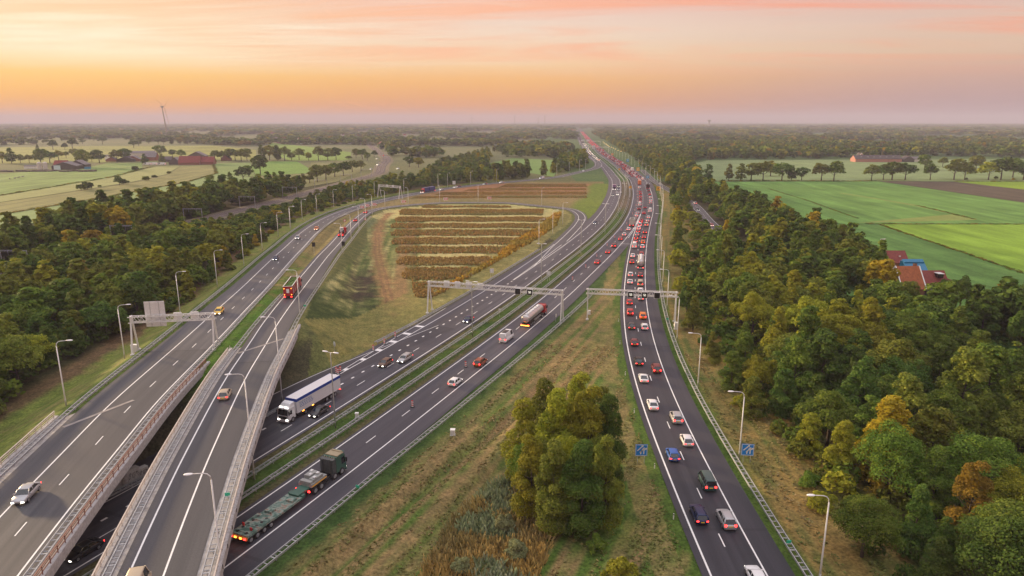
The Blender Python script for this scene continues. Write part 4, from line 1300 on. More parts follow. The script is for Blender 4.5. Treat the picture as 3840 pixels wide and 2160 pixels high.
def uniq(label, alts=()):
    for l in (label, *alts):
        if l not in USED: USED.add(l); return l
    k = 2
    while f'{label} {ORD[k - 1]} such' in USED: k += 1
    l = f'{label}, {ORD[k - 1]} such from the viewer'; USED.add(l); return l


def queue(ref, off, cars, lane, group, z=0.7):
    """cars: (region, x, y, colour, type), nearest first; each snapped to the lane"""
    prev = None; ss = []
    for r_, x, y, colr, typ in cars: ss.append(float(ref.proj([atr(r_, x, y, z)])[0][0]))
    for i, (r_, x, y, colr, typ) in enumerate(cars):
        s = ss[i]
        if i and s - ss[i - 1] < 5.6 + (1.0 if typ == 'delivery van' else 0): s = ss[i - 1] + 5.8; ss[i] = s
        p = ref.p1(s, off); dist = math.hypot(p[0], p[1])
        o = make_car(typ, colr, lod=0 if dist < 230 else (1 if dist < 420 else 2))
        put(o, ref, s, off)
        nxt = cars[i + 1] if i + 1 < len(cars) else None
        d = f'{colr} {NICE[typ]}'
        if prev is None: lb = f'{d} nearest the viewer, {lane}'
        else: lb = f'{d} ahead of the {prev}, {lane}'
        alts = [f'{d} between {prev} and {nxt[3]} {NICE[nxt[4]]}, {lane}'] if nxt and prev else []
        tag(o, uniq(lb, alts), CAT.get(typ, 'car'), group)
        prev = d
    return ss


jamL = [(3, 905, 1130, 'dark blue', 'estate'), (3, 795, 832, 'blue', 'hatchback'), (3, 692, 582, 'white', 'saloon'), (3, 650, 448, 'white', 'coupe'), (3, 638, 364, 'black', 'saloon'), (3, 610, 270, 'dark red', 'hatchback'), (3, 597, 188, 'dark grey', 'saloon'), (3, 588, 120, 'red', 'suv'), (3, 594, 69, 'red', 'hatchback'),  # many reds in the queue lists put tail-light glow into the paint
        ('C', 1660, 1260, 'white', 'coupe'), ('C', 1655, 1138, 'pearl white', 'hatchback'), ('C', 1680, 920, 'red', 'hatchback'), ('C', 1710, 815, 'white', 'saloon'), ('C', 1735, 655, 'white', 'delivery van'), ('C', 1760, 565, 'red', 'hatchback'), ('C', 1780, 515, 'dark red', 'suv'), ('C', 1800, 450, 'silver', 'estate'), ('C', 1815, 397, 'red', 'hatchback'), ('C', 1825, 347, 'white', 'suv'),
        ('C', 1845, 292, 'white', 'minivan'), ('C', 1858, 238, 'red', 'suv'), ('C', 1858, 200, 'dark red', 'hatchback')]
ssL = queue(JAM, 1.75, jamL, 'left jam lane', 'cars in the left jam lane')
jamR = [(3, 1225, 1452, 'white', 'saloon'), (3, 1062, 1158, 'silver', 'suv'), (3, 968, 970, 'dark teal', 'minivan'), (3, 868, 760, 'pearl white', 'hatchback'), (3, 815, 648, 'silver', 'suv'), (3, 728, 402, 'dark red', 'suv'), (3, 665, 192, 'white', 'hatchback'), (3, 655, 138, 'orange', 'suv'), (3, 650, 47, 'silver', 'hatchback'), ('C', 1845, 1415, 'pearl white', 'estate'), ('C', 1880, 1300, 'beige', 'minivan'), ('C', 1850, 1145, 'dark red', 'estate')]
ssR = queue(JAM, 5.25, jamR, 'right jam lane', 'cars in the right jam lane')
jamR2 = [('C', 1885, 785, 'red', 'estate'), ('C', 1895, 664, 'white', 'suv'), ('C', 1905, 580, 'orange', 'hatchback'), ('C', 1935, 494, 'red', 'saloon'), ('C', 1950, 415, 'dark red', 'suv'), ('C', 1960, 288, 'cream', 'minivan'), ('C', 1985, 214, 'silver', 'saloon'), ('C', 1990, 158, 'white', 'hatchback'), ('C', 2012, 50, 'white', 'delivery van'),
         ('B', 1260, 532, 'pearl white', 'hatchback'), ('B', 1280, 492, 'white', 'suv'), ('B', 1260, 428, 'white', 'estate'), ('B', 1255, 368, 'red', 'saloon'), ('B', 1215, 292, 'black', 'hatchback')]
queue(JAM, 5.25, jamR2, 'right lane beyond the tanker', 'cars in the right jam lane')
mid = [('B', 1155, 738, 'red', 'saloon'), ('B', 1185, 628, 'dark red', 'hatchback')]
queue(JAM, 1.75, mid, 'lane where jam meets motorway', 'cars in the left jam lane')
out2 = [('C', 1095, 925, 'red', 'saloon'), ('C', 1280, 748, 'red', 'coupe'), ('C', 1385, 645, 'dark red', 'suv'), ('C', 1465, 524, 'red', 'hatchback'), ('C', 1540, 450, 'pearl white', 'hatchback'), ('C', 1620, 358, 'white', 'saloon')]
queue(MAIN, 5.25, out2, 'outbound lane by the beacons', 'cars in the outbound lanes')
out3 = [('B', 1000, 792, 'white', 'hatchback'), ('B', 1005, 738, 'silver', 'saloon'), ('B', 1050, 655, 'dark red', 'suv'), ('B', 1075, 575, 'white', 'delivery van'), ('B', 1085, 508, 'red', 'hatchback'), ('B', 1095, 455, 'dark red', 'estate'), ('B', 1100, 408, 'red', 'saloon'), ('B', 1080, 352, 'red', 'suv'), ('B', 1075, 308, 'dark red', 'hatchback'), ('B', 1060, 232, 'white', 'suv')]
queue(MAIN, 5.25, out3, 'lane beyond the box lorry', 'cars in the outbound lanes')
out1 = [(2, 1003, 466, 'white', 'hatchback'), (2, 1130, 370, 'copper', 'suv'), ('G', 1370, 1225, 'white', 'delivery van')]
for (r_, x, y, cl, ty), off, lb in zip(out1, (3.6, 3.9, 4.4), ('white hatchback with dark roof alone on the outbound lanes by a beacon', 'copper orange SUV on the outbound lanes behind the white van', 'white delivery van behind the tanker on the outbound lanes')):
    s, o_ = MAIN.proj([atr(r_, x, y, .8)])
    o = make_car(ty, cl); put(o, MAIN, float(s[0]), float(o_[0])); tag(o, lb, CAT.get(ty, 'car'), 'cars in the outbound lanes')
    if ty == 'delivery van':
        q = MB(); q.box((0, -.9, 2.60), (1.2, 2.6, .06)); q.build('roof_panel', M_BLACK, o)
# inbound carriageway, coming towards the viewer
for r_, x, y, cl, ty, lb, lane in (('G', 820, 955, 'dark blue', 'hatchback', 'dark blue car coming closer on the inbound lanes beneath the long gantry', -11.75), ('H', 2260, 410, 'silver', 'estate', 'silver estate car with roof bars coming closer behind the brown car', -12.0), ('H', 1920, 475, 'brown', 'hatchback', 'brown hatchback coming closer between lorry and silver estate', -14.6), ('H', 1010, 1215, 'dark grey', 'saloon', 'dark grey saloon beside the white and blue lorry', -11.8),
                                   ('C', 1000, 250, 'dark blue', 'hatchback', 'lone dark blue hatchback where the loop ramp joins the inbound lanes', -14.9), ('B', 505, 382, 'dark grey', 'hatchback', 'dark grey hatchback with headlights behind the double lamp post', -15.2), ('B', 622, 365, 'silver', 'hatchback', 'silver hatchback beside the median on the far inbound lanes', -11.8), ('B', 627, 262, 'dark blue', 'saloon', 'dark saloon next to the purple lorry on the inbound lanes', -11.8), ('B', 627, 206, 'black', 'suv', 'black SUV coming behind the dark saloon near the purple lorry', -11.8), ('A', 885, 860, 'orange', 'saloon', 'orange tinted car with headlights under the grey sign backs', -14),
                                   ('I', 700, 1230, 'black', 'saloon', 'black saloon in the shade under the flyover bridges', -12.0), ('I', 2140, 415, 'dark red', 'hatchback', 'dark red car half hidden behind the tall lamp post by the bridge', -14.9)):
    c = atr(r_, x, y, .7); s = float(MAIN.proj([c])[0][0])
    rear = lb.startswith('black saloon')
    o = make_car(ty, cl, lod=0 if s < 300 else 1); put(o, MAIN, s, lane, -1); tag(o, lb, 'car', 'cars on the inbound carriageway')
# flyovers
for ref, r_, x, y, z, cl, ty, lb, off, dr in ((RA, 'I', 265, 755, 7.7, 'silver', 'saloon', 'silver saloon with headlights on the wider flyover, nearest the viewer', 1.0, -1), (RA, 'J', 1160, 310, 6.0, 'yellow', 'hatchback', 'yellow hatchback with dark roof beside the flyover gantry', 1.7, -1), (RA, 0, 693, 651, 3.6, 'dark blue', 'hatchback', 'dark blue car coming down the ramp, first beyond the yellow one', 1.8, -1), (RA, 0, 748, 598, 2.6, 'silver', 'suv', 'silver SUV with bright headlights on the ramp', 1.9, -1), (RA, 'L', 1215, 940, 2.0, 'orange', 'hatchback', 'car with orange glowing headlights on the ramp behind the silver SUV', 5.8, -1),
                                              (RA, 'K', 1540, 300, .7, 'white', 'hatchback', 'white hatchback right behind the blue lorry', 5.7, -1), (RA, 'K', 1795, 268, .7, 'white', 'saloon', 'white saloon side by side with a red car on the far ramp', 5.7, -1), (RA, 'K', 1850, 252, .7, 'dark red', 'saloon', 'dark red saloon side by side with a white one on the far ramp', 1.8, -1), (RA, 'K', 2280, 215, .7, 'grey', 'hatchback', 'grey hatchback on the far ramp before the dark trees', 5.7, -1), (RA, 'K', 2490, 187, .7, 'white', 'hatchback', 'white hatchback farther along the far ramp', 5.7, -1), (RA, 7, 222, 570, .7, 'white', 'delivery van', 'white delivery van with lights on the far ramp', 3.8, -1), (RA, 7, 608, 513, .7, 'white', 'hatchback', 'white car just leaving the motorway for the ramp', 3.8, -1),
                                              (RB, 'J', 1280, 1375, 7.5, 'beige', 'hatchback', 'beige hatchback with red tail lights on the narrower flyover', -1.9, 1), (RB, 'I', 1236, 1496, 8.6, 'beige', 'delivery van', 'beige van roof cut by the bottom edge on the narrower flyover', -1.9, 1), (RB, 'L', 1920, 805, 1.5, 'red', 'hatchback', 'red hatchback on the loop, first ahead of the low loader', -1.9, 1), (RB, 'L', 2065, 680, .9, 'red', 'saloon', 'red saloon on the loop below the chevron boards', -1.9, 1)):
    s = float(ref.proj([atr(r_, x, y, z)])[0][0])
    o = make_car(ty, cl, lod=0 if s < 260 else 1); put(o, ref, s, off, dr, .03); tag(o, lb, CAT.get(ty, 'car'), 'cars on the flyovers and ramps')
for x, y, cl, ty, lb, off, dr in ((2205, 540, 'silver', 'estate', 'silver car farthest along the local road beneath the trees', 1.5, 1), (2225, 672, 'dark grey', 'saloon', 'dark car with headlights on the local road', -1.5, -1), (2478, 980, 'red', 'saloon', 'red car with two headlights nearest on the local road', -1.5, -1)):
    s = float(LOCAL.proj([atr('B', x, y, .7)])[0][0]); o = make_car(ty, cl, lod=1); put(o, LOCAL, s, off, dr, .0); tag(o, lb, 'car', 'cars on the local road')


# ------------------------------------------------------------------ lorries
def cab(root, colour, y0, h=3.0, w=2.48, L=2.1, pm=None, fairing=True, roof_lights=False):
    """lorry cab whose front stands at y0"""
    pm = pm or paint(colour.replace(' ', '_'), COL[colour])
    B = MB(); hw = w / 2
    prof = [(y0 - L, .75), (y0 - .02, .55), (y0, .75), (y0 - .03, 1.55), (y0 - .28, h - .25), (y0 - .55, h - .05), (y0 - L, h)]
    rings = [[(x, y, z) for y, z in prof] for x in (-hw, -hw + .02, hw - .02, hw)]
    B.loft([[(-hw, y, z) for y, z in prof], [(hw, y, z) for y, z in prof]])
    B.box((0, y0 - .06, .48), (w, .3, .38)); B.box((0, y0 - .1, h + .0), (w * .8, .22, .08))
    if fairing: B.loft([[(-hw * .92, y0 - .5, h - .05), (hw * .92, y0 - .5, h - .05), (hw * .92, y0 - L, h - .05), (-hw * .92, y0 - L, h - .05)], [(-hw * .8, y0 - 1.2, h + .55), (hw * .8, y0 - 1.2, h + .55), (hw * .85, y0 - L, h + .72), (-hw * .85, y0 - L, h + .72)]])
    c = B.build('cab', pm, root)
    m = MB(); e = .012
    m.add([(-hw + .1, y0 - .03 + e, 1.6), (hw - .1, y0 - .03 + e, 1.6), (hw - .16, y0 - .27 + e, h - .32), (-hw + .16, y0 - .27 + e, h - .32)], [(0, 1, 2, 3)]); m.build('windscreen', M_GLASS, c)
    for sx in (-1, 1):
        m = MB(); m.add([(sx * (hw + .01), y0 - .25, 1.65), (sx * (hw + .01), y0 - 1.2, 1.65), (sx * (hw + .01), y0 - 1.2, h - .55), (sx * (hw + .01), y0 - .42, h - .5)], [(0, 1, 2, 3) if sx < 0 else (3, 2, 1, 0)]); m.build('side_window', M_GLASS, c)
        m = MB(); m.box((sx * (hw - .3), y0 + .05, .72), (.46, .1, .24)); m.build('headlight', M_HEAD, c)
        m = MB(); m.box((sx * (hw + .17), y0 - .15, 2.1), (.22, .12, .75)); m.box((sx * (hw + .06), y0 - .15, 2.4), (.2, .05, .05)); m.build('wing_mirror', M_BLACK, c)
    m = MB(); m.box((0, y0 + .012, 1.12), (w * .78, .03, .55)); m.build('grille', M_BLACK, c)
    if roof_lights:
        for x in (-.8, -.35, .35, .8): m = MB(); m.box((x, y0 - .42, h + .1), (.18, .12, .14)); m.build('roof_light', M_HEAD, c)


def chassis(root, y0, y1, w=.9, z=.85):
    m = MB()
    for sx in (-1, 1): m.box((sx * w / 2, (y0 + y1) / 2, z), (.1, abs(y1 - y0), .26))
    y = min(y0, y1) + .5
    while y < max(y0, y1): m.box((0, y, z), (w, .1, .15)); y += 1.3
    for sx in (-1, 1): m.box((sx * (w / 2 + .42), (y0 + y1) / 2 + (.9 if y0 > y1 else -.9) * 0, .72), (.55, min(1.6, abs(y1 - y0) * .3), .5))
    m.build('chassis', M_BLACK, root)


def axles(root, ys, hw=1.12, r=.50, wd=.34):
    for y in ys:
        for sx in (-1, 1): add_wheel(root, sx * hw, y, r, wd)


def rear_lights(root, y, z=.85, w=2.4, m=None, bar=True):
    for sx in (-1, 1):
        q = MB(); q.box((sx * (w / 2 - .28), y - .06, z), (.50, .1, .20)); q.build('tail_light', m or M_TAIL, root)
    if bar: q = MB(); q.box((0, y, z - .18), (w, .12, .14)); q.build('bumper', M_BLACK, root)


def box_body(root, y0, y1, z0, z1, m, w=2.52, name='cargo_box', open_top=False, load=None, frame=None):
    B = MB(); yc = (y0 + y1) / 2; Ly = abs(y1 - y0)
    if not open_top:
        B.box((0, yc, (z0 + z1) / 2), (w, Ly, z1 - z0))
        for sx in (-1, 1):
            for z in (z0 + .05, z1 - .05): B.box((sx * (w / 2 + .01), yc, z), (.04, Ly + .02, .12))
            for y in np.arange(min(y0, y1) + .02, max(y0, y1), 1.2): B.box((sx * (w / 2 + .008), y, (z0 + z1) / 2), (.02, .05, z1 - z0 - .2))
    else:
        t = .08
        B.box((0, yc, z0 + .06), (w, Ly, .12))
        for sx in (-1, 1):
            B.box((sx * (w / 2 - t / 2), yc, (z0 + z1) / 2 + .06), (t, Ly, z1 - z0 - .12))
            for y in np.arange(min(y0, y1) + .3, max(y0, y1), 1.0): B.box((sx * (w / 2 + .02), y, (z0 + z1) / 2), (.05, .12, z1 - z0 - .1))
        for y in (min(y0, y1) + t / 2, max(y0, y1) - t / 2): B.box((0, y, (z0 + z1) / 2 + .06), (w - 2 * t - .01, t, z1 - z0 - .12))
    o = B.build(name, m, root)
    if open_top:
        q = MB()
        for sx in (-1, 1): q.box((sx * (w / 2 - .03), yc, z1 + .06), (.18, Ly + .1, .10))
        for y in (y0, y1): q.box((0, y, z1 + .06), (w + .02, .14, .10))
        q.build('top_frame', frame or M_WHITEP, o)
        if load:
            q = MB(); rnd = random.Random(7)
            for k in range(150): q.box((rnd.uniform(-w * .42, w * .42), rnd.uniform(min(y0, y1) + .3, max(y0, y1) - .3), z1 - .45 + rnd.uniform(-.1, .2)), (.5, .5, .35), rot=Matrix.Rotation(rnd.random() * 3, 3, (rnd.random(), rnd.random(), 1)))
            q.build('load', load, o)
    return o


def lorry(label, group=None): r = empty('lorry'); tag(r, label, 'lorry', group); return r


def cylinder_body(root, y0, y1, zc, r, m, rx=1.0, name='tank'):
    n = 20; rings = []
    for y, f in ((y0, .05), (y0 - .02, .80), (y0 - .22, .97), (y0 - .4, 1), (y1 + .4, 1), (y1 + .22, .97), (y1 + .02, .80), (y1, .05)):
        rings.append([(rx * r * f * math.cos(a), y, zc + r * f * math.sin(a)) for a in np.linspace(0, 2 * math.pi, n + 1)[:-1]])
    B = MB(); B.loft(rings)
    return B.build(name, m, root, smooth=True)


M_CHROME = mat('tank_steel', (.58, .57, .57), 0.28, 0.75, var=.06)
M_ALU = mat('box_aluminium', (.50, .47, .44), 0.45, 0.3, var=.1)
PW = paint('lorry_white', (.70, .71, .74))

# white and blue lorry coming towards the viewer under the panelled bridge
r = lorry('white and blue articulated lorry coming out beside the panelled bridge')
cab(r, 'white', 8.2, h=3.0, pm=PW, roof_lights=True); chassis(r, 7.5, 1.6); axles(r, (6.9, 3.2)); chassis(r, 4.5, -7.8); axles(r, (-3.4, -4.75, -6.1))
bx = box_body(r, 5.6, -8.0, 1.15, 3.98, PW)
BLU = paint('lorry_blue', (.012, .055, .36))
q = MB()
for sx in (-1, 1): q.box((sx * 1.285, -1.2, 3.72), (.03, 13.64, .58))
q.box((0, 5.612, 3.72), (2.54, .03, .58)); q.build('blue_band', BLU, bx)
q = MB(); rnd = random.Random(3)
for sx in (-1, 1):
    for zrow in (3.0, 2.7, 2.4, 2.1):
        y = 4.8
        while y > 1.2: wl = rnd.uniform(.25, .7); q.box((sx * 1.288, y - wl / 2, zrow), (.02, wl, .13)); y -= wl + .18
q.build('lettering', mat('lettering_blue', (.16, .26, .46), .6), bx)
rear_lights(r, -8.05)
for y in (3.9, 1.0): q = MB(); q.box((-1.27, y, 1.02), (.05, .55, .14)); q.build('marker_light', M_AMBER, r)
q = MB(); q.box((1.2, -.6, .7), (.06, 4.2, .55)); q.box((-1.2, -.6, .7), (.06, 4.2, .55)); q.build('side_guard', M_BLACK, r)
s = float(MAIN.proj([atr('H', 760, 1010, 1.8)])[0][0]); put(r, MAIN, s, -15.4, -1)

# red tanker on the outbound lanes
def tanker(label, cabcol, zc, rad, rx, rearplate, cw=None):
    r = lorry(label); cab(r, cabcol, 8.0, h=2.9, fairing=False); chassis(r, 7.3, 1.5); axles(r, (6.7, 3.4)); chassis(r, 3.5, -7.4); axles(r, (-3.6, -4.9, -6.2))
    t = cylinder_body(r, 5.2, -7.6, zc, rad, M_CHROME, rx)
    q = MB(); q.box((0, -1.2, zc + rad + .06), (.75, 11.0, .06))
    for y in (3.6, 1.6, -.4, -2.4, -4.4, -6.0): q.tube([(0, y, zc + rad), (0, y, zc + rad + .28)], .34, 12)
    q.build('walkway', M_SIGNBACK, t)
    for y in np.arange(-6.6, 5, 2.3):
        q = MB(); n = 20; P = [(rx * (rad + .02) * math.cos(a), y, zc + (rad + .02) * math.sin(a)) for a in np.linspace(0, 2 * math.pi, n + 1)]; q.tube(P, .035, 4, cap=False); q.build('band', M_GALV, t)
    q = MB(); q.box((0, -7.66, zc + .1), (1.2, .05, .5)); pl = q.build('rear_plate', M_WHITEP, t)
    q = MB(); q.box((0, -7.69, zc + .1), (1.05, .02, .18)); q.build('stripe', mat('plate_pink', (.55, .12, .16), .5), pl)
    rear_lights(r, -7.8, .78, 2.5); q = MB(); q.box((0, -7.9, .62), (2.45, .1, .2)); q.build('light_bar', M_AMBER if cabcol == 'red' else M_WHITEP, r)
    q = MB()
    for sx in (-1, 1): q.box((sx * 1.1, -.3, 1.0), (.25, 5.2, .35))
    q.build('hose_tray', M_CHROME, r)
    return r


r = tanker('silver tanker lorry with red cab on the outbound lanes at the long gantry', 'red', 2.35, 1.05, 1.15, True)
s = float(MAIN.proj([atr('G', 1830, 880, 1.8)])[0][0]); put(r, MAIN, s, 5.2)
r = tanker('silver tanker lorry with white cab in the right lane of the jam', 'white', 2.45, 1.18, 1.02, True)
s = float(JAM.proj([atr('C', 1853, 1030, .8)])[0][0]); put(r, JAM, s + 8.0, 5.25)

# red and white open trailer full of green load on the narrower flyover
r = lorry('red and white open topped lorry with green load on the narrower flyover'); cab(r, 'red', 8.2, h=2.9, fairing=False); chassis(r, 7.5, -7.6); axles(r, (6.8, 3.2, -3.4, -4.75, -6.1))
RW = paint('lorry_red', (.40, .02, .03))
bx = box_body(r, 5.5, -7.9, 1.15, 3.9, RW, open_top=True, load=mat('green_load', (.09, .16, .03), .9, var=.4))
q = MB()
for sx in (-1, 1):
    for k in range(4):
        y = 3.5 - k * 3.0; q.add([(sx * 1.302, y, 1.5), (sx * 1.302, y - .9, 1.5), (sx * 1.302, y - 1.9, 3.6), (sx * 1.302, y - 1.3, 3.6)], [(0, 1, 2, 3), (3, 2, 1, 0)])
q.box((0, -7.96, 2.6), (.75, .03, 1.2)); q.build('white_motif', M_WHITEP, bx)
rear_lights(r, -8.0)
for z in (1.5, 3.3):
    for sx in (-1, 1): q = MB(); q.box((sx * 1.0, -7.99, z), (.2, .06, .2)); q.build('marker_light', M_AMBER, r)
s = float(RB.proj([atr('J', 2098, 60, 6.6)])[0][0]); put(r, RB, s + 6.8, -1.9, 1, .03)

# red low loader with white machine ahead of it
r = lorry('red low loader on the narrower flyover, nose on to the loop'); cab(r, 'red', 6.5, h=2.8, fairing=False); chassis(r, 5.8, -1); axles(r, (5.2, 2.0))
q = MB(); q.box((0, -2.2, 1.0), (2.6, 9.0, .25)); q.box((0, 2.6, 1.35), (2.5, 1.2, .25))
for k in range(9): q.box((0, -6.2 + k, 1.14), (2.62, .12, .06))
q.build('load_bed', RW, r); axles(r, (-3.6, -4.7, -5.8), 1.1, .42); rear_lights(r, -6.75, .95)
q = MB(); q.box((0, -6.72, .85), (2.9, .12, .45)); q.build('rear_board', RW, r)
s = float(RB.proj([atr('L', 1735, 1030, 2.6)])[0][0]); put(r, RB, s + 4.5, -1.9, 1, .03)
t = empty('farm_tractor'); tag(t, 'white and dark tractor like machine standing on the red low loader', 'tractor')
q = MB(); q.box((0, 1.1, .95), (.95, 2.0, .8)); q.box((0, -.3, .8), (1.1, 1.4, .6)); q.build('hood', M_BLACK, t)
q = MB()
for sx in (-1, 1):
    for y in (-1.0, .5): q.beam((sx * .75, y, 1.0), (sx * .68, y * .9, 2.55), .10, .10)
q.box((0, -.25, 2.62), (1.6, 1.9, .16)); q.box((0, -.25, 1.05), (1.55, 1.7, .2)); cb = q.build('cabin', M_WHITEP, t)
for y, wd in ((-1.02, 1.3), (.5, 1.2)): q = MB(); q.box((0, y, 1.8), (wd, .03, 1.3)); q.build('window', mat('pale_glass', (.35, .42, .46), .15), cb)
for sx in (-1, 1):
    tw, rw_ = wheel_mesh(.78, .42); o = part('wheel', tw, t, (sx * .85, -.75, .78)); part('rim', rw_, o)
    tw, rw_ = wheel_mesh(.50, .32); o = part('wheel', tw, t, (sx * .75, 1.5, .50)); part('rim', rw_, o)
put(t, RB, s + 4.5 - 2.0, -1.9, 1, 1.20)

# blue lorry on the far ramp
r = lorry('lorry with red cab and blue curtain sides on the far ramp'); cab(r, 'red', 8.6, h=2.9); chassis(r, 8, -8); axles(r, (7.4, 3.6, -2.4, -5.8))
BC = paint('curtain_blue', (.035, .06, .24))
box_body(r, 6.2, 0.2, 1.1, 3.95, BC); box_body(r, -.9, -8.4, 1.1, 3.95, BC); rear_lights(r, -8.5)
s = float(RA.proj([atr('K', 1255, 310, 1.8)])[0][0]); put(r, RA, s, 5.4, -1, .02)
# lorries in the queue
for lb, cc, bm, ref, px_, off, dr, op in (('open topped grey box lorry with red rear lights beside the beacons', 'white', M_ALU, MAIN, ('C', 1690, 300, .8), 5.4, 1, True), ('dark box lorry with pale top frame in the right lane of the queue', 'dark grey', paint('dark_box', (.06, .03, .035)), JAM, ('B', 1190, 245, .8), 5.25, 1, True), ('orange and white lorry in the middle of the queue', 'orange', paint('lorry_orange', (.70, .18, .03)), MAIN, ('B', 1040, 165, .8), 6.6, 1, False),
                                          ('purple lorry with headlights on the inbound lanes', 'purple', paint('lorry_purple', (.20, .11, .22)), MAIN, ('B', 533, 240, .8), -15.3, -1, False), ('white box lorry with red lights in the far right lane', 'white', PW, MAIN, ('A', 1497, 1070, .8), 12.3, 1, False), ('white topped red lorry far along the queue', 'red', paint('lorry_red2', (.45, .06, .05)), MAIN, ('A', 1375, 1010, .8), 8.8, 1, False), ('red lorry farthest along the queue below the grey gantry', 'red', paint('lorry_red3', (.42, .05, .05)), MAIN, ('A', 940, 680, .8), 12.3, 1, False)):
    s = float(ref.proj([atr(*px_)])[0][0]) + (5.0 * dr)
    r = lorry(lb, 'lorries in the traffic'); cab(r, cc, 5.0, h=2.8, fairing=False); chassis(r, 4.5, -4.8); axles(r, (3.9, -2.6, -3.8)); box_body(r, 2.7, -5.0, 1.1, 3.9, bm, open_top=op, frame=M_WHITEP); rear_lights(r, -5.05, m=M_TAILF if s > 450 else M_TAIL)
    put(r, ref, s, off, dr, .02)

# green heavy transporter, the largest vehicle
GR = mat('army_green', (.035, .105, .078), .5, var=.12, scale=.8)
CAMO = bpy.data.materials.new('worn_green_deck'); CAMO.use_nodes = True
t_ = NT(CAMO.node_tree); nz = t_.noise(t_.n('ShaderNodeTexCoord').outputs['Object'], .9, 4, .6)
t_.link(t_.ramp(nz, [(.36, (.05, .11, .085)), (.46, (.11, .18, .15)), (.54, (.24, .30, .26)), (.62, (.26, .16, .12)), (.68, (.12, .19, .15))]), CAMO.node_tree.nodes['Principled BSDF'].inputs['Base Color'])
CAMO.node_tree.nodes['Principled BSDF'].inputs['Roughness'].default_value = .75
r = lorry('dark green heavy transporter with long low trailer on the outbound lanes')
cab(r, 'green', 11.0, h=3.35, L=2.5, pm=GR, fairing=False)
q = MB()
for x in (-.9, -.5, 0, .5, .9): q.box((x, 8.42, 3.30), (.16, .1, .12))
q.box((0, 9.7, 3.42), (2.3, 1.6, .14)); q.box((0, 10.35, 3.55), (1.9, .3, .16)); q.build('roof_rack', mat('beige_gear', (.34, .28, .18), .7), r)
q = MB()
q.box((0, 8.05, 2.05), (2.45, .75, 2.4)); 
for k in range(7): q.box((-1.0 + k * .33, 7.66, 2.1), (.10, .06, 2.2))
q.tube([(.75, 7.5, 1.2), (.75, 7.5, 3.5)], .10, 8); q.tube([(-.75, 7.5, 1.2), (-.75, 7.5, 3.3)], .10, 8); q.build('equipment_tower', mat('gear_grey', (.09, .10, .10), .5, .3, var=.2), r)
chassis(r, 10.3, 1.8, 1.0, .95); axles(r, (9.7, 7.9, 4.6, 3.2), 1.15, .56, .42)
q = MB(); q.box((0, 4.3, 1.55), (2.45, 3.6, .5)); q.box((-.55, 4.6, 2.05), (1.1, 1.8, .75)); q.box((.62, 4.3, 1.98), (.95, 2.2, .6)); q.box((0, 2.85, 1.95), (2.0, .7, .4)); mod = q.build('equipment_module', mat('module_grey', (.30, .31, .30), .5, .2, var=.15), r)
for sx in (-1, 1): q = MB(); q.box((sx * 1.24, 4.3, 1.45), (.05, 3.4, .14)); q.build('yellow_stripe', M_YEL, mod)
q = MB()
for x, y in ((-.9, 5.2), (-.3, 4.2), (.4, 5.0), (.85, 3.7)): q.box((x, y, 2.46), (.42, .5, .12))
q.build('hatch', M_PALEM, mod)
for sx in (-1, 1): q = MB(); q.box((sx * 1.15, 1.9, 1.0), (.35, .1, .28)); q.build('tail_light', M_TAIL, r)
q = MB(); q.box((0, 1.6, 1.25), (1.7, 3.4, .28)); q.box((0, .6, 1.05), (2.7, .7, .35)); q.build('gooseneck', GR, r)
q = MB(); q.box((0, -2.6, .92), (2.75, 6.6, .30))
for k in range(7): q.box((0, .3 - k * .95, 1.085), (2.77, .10, .04))
for x, y, a_ in ((.5, -1.2, .9), (-.35, -4.6, 1.1)): q.box((x, y, 1.24), (1.2, 1.0, .32))
q.build('load_deck', CAMO, r)
q = MB(); q.box((0, -8.3, 1.12), (2.9, 5.0, .34))
for k in range(3): q.box((0, -6.8 - k * 1.5, 1.32), (2.5, .9, .08))
q.build('rear_deck', CAMO, r)
q = MB()
for sx in (-.75, .75):
    for k in range(5): q.tube([(sx, -6.5 - k * .95, 1.30), (sx, -6.5 - k * .95, 1.375)], .22, 10)
q.build('well_cover', M_BLACK, r)
axles(r, (-6.4, -7.7, -9.0, -10.2), 1.22, .45, .40)
q = MB(); q.box((0, -10.95, .95), (2.85, .25, .40)); q.build('rear_bar', mat('orange_bar', (.70, .20, .03), .5, var=.25, scale=6), r)
for x in (-1.15, -.45, .45, 1.15): q = MB(); q.box((x, -11.12, .98), (.36, .08, .22)); q.build('tail_light', M_TAIL if abs(x) > 1 else M_AMBER, r)
q = MB(); q.beam((-1.35, -11.0, 1.0), (-1.35, -11.0, 2.3), .07, .07); q.build('marker_pole', M_WHITEP, r)
for y, x in ((-9.0, -1.0), (-9.6, .9)): q = MB(); q.box((x, y, 1.55), (.35, .12, .45)); q.build('warning_board', M_RED, r)
s = float(MAIN.proj([atr(2, 410, 905, 1.5)])[0][0]); put(r, MAIN, s - 8.8, 4.9)

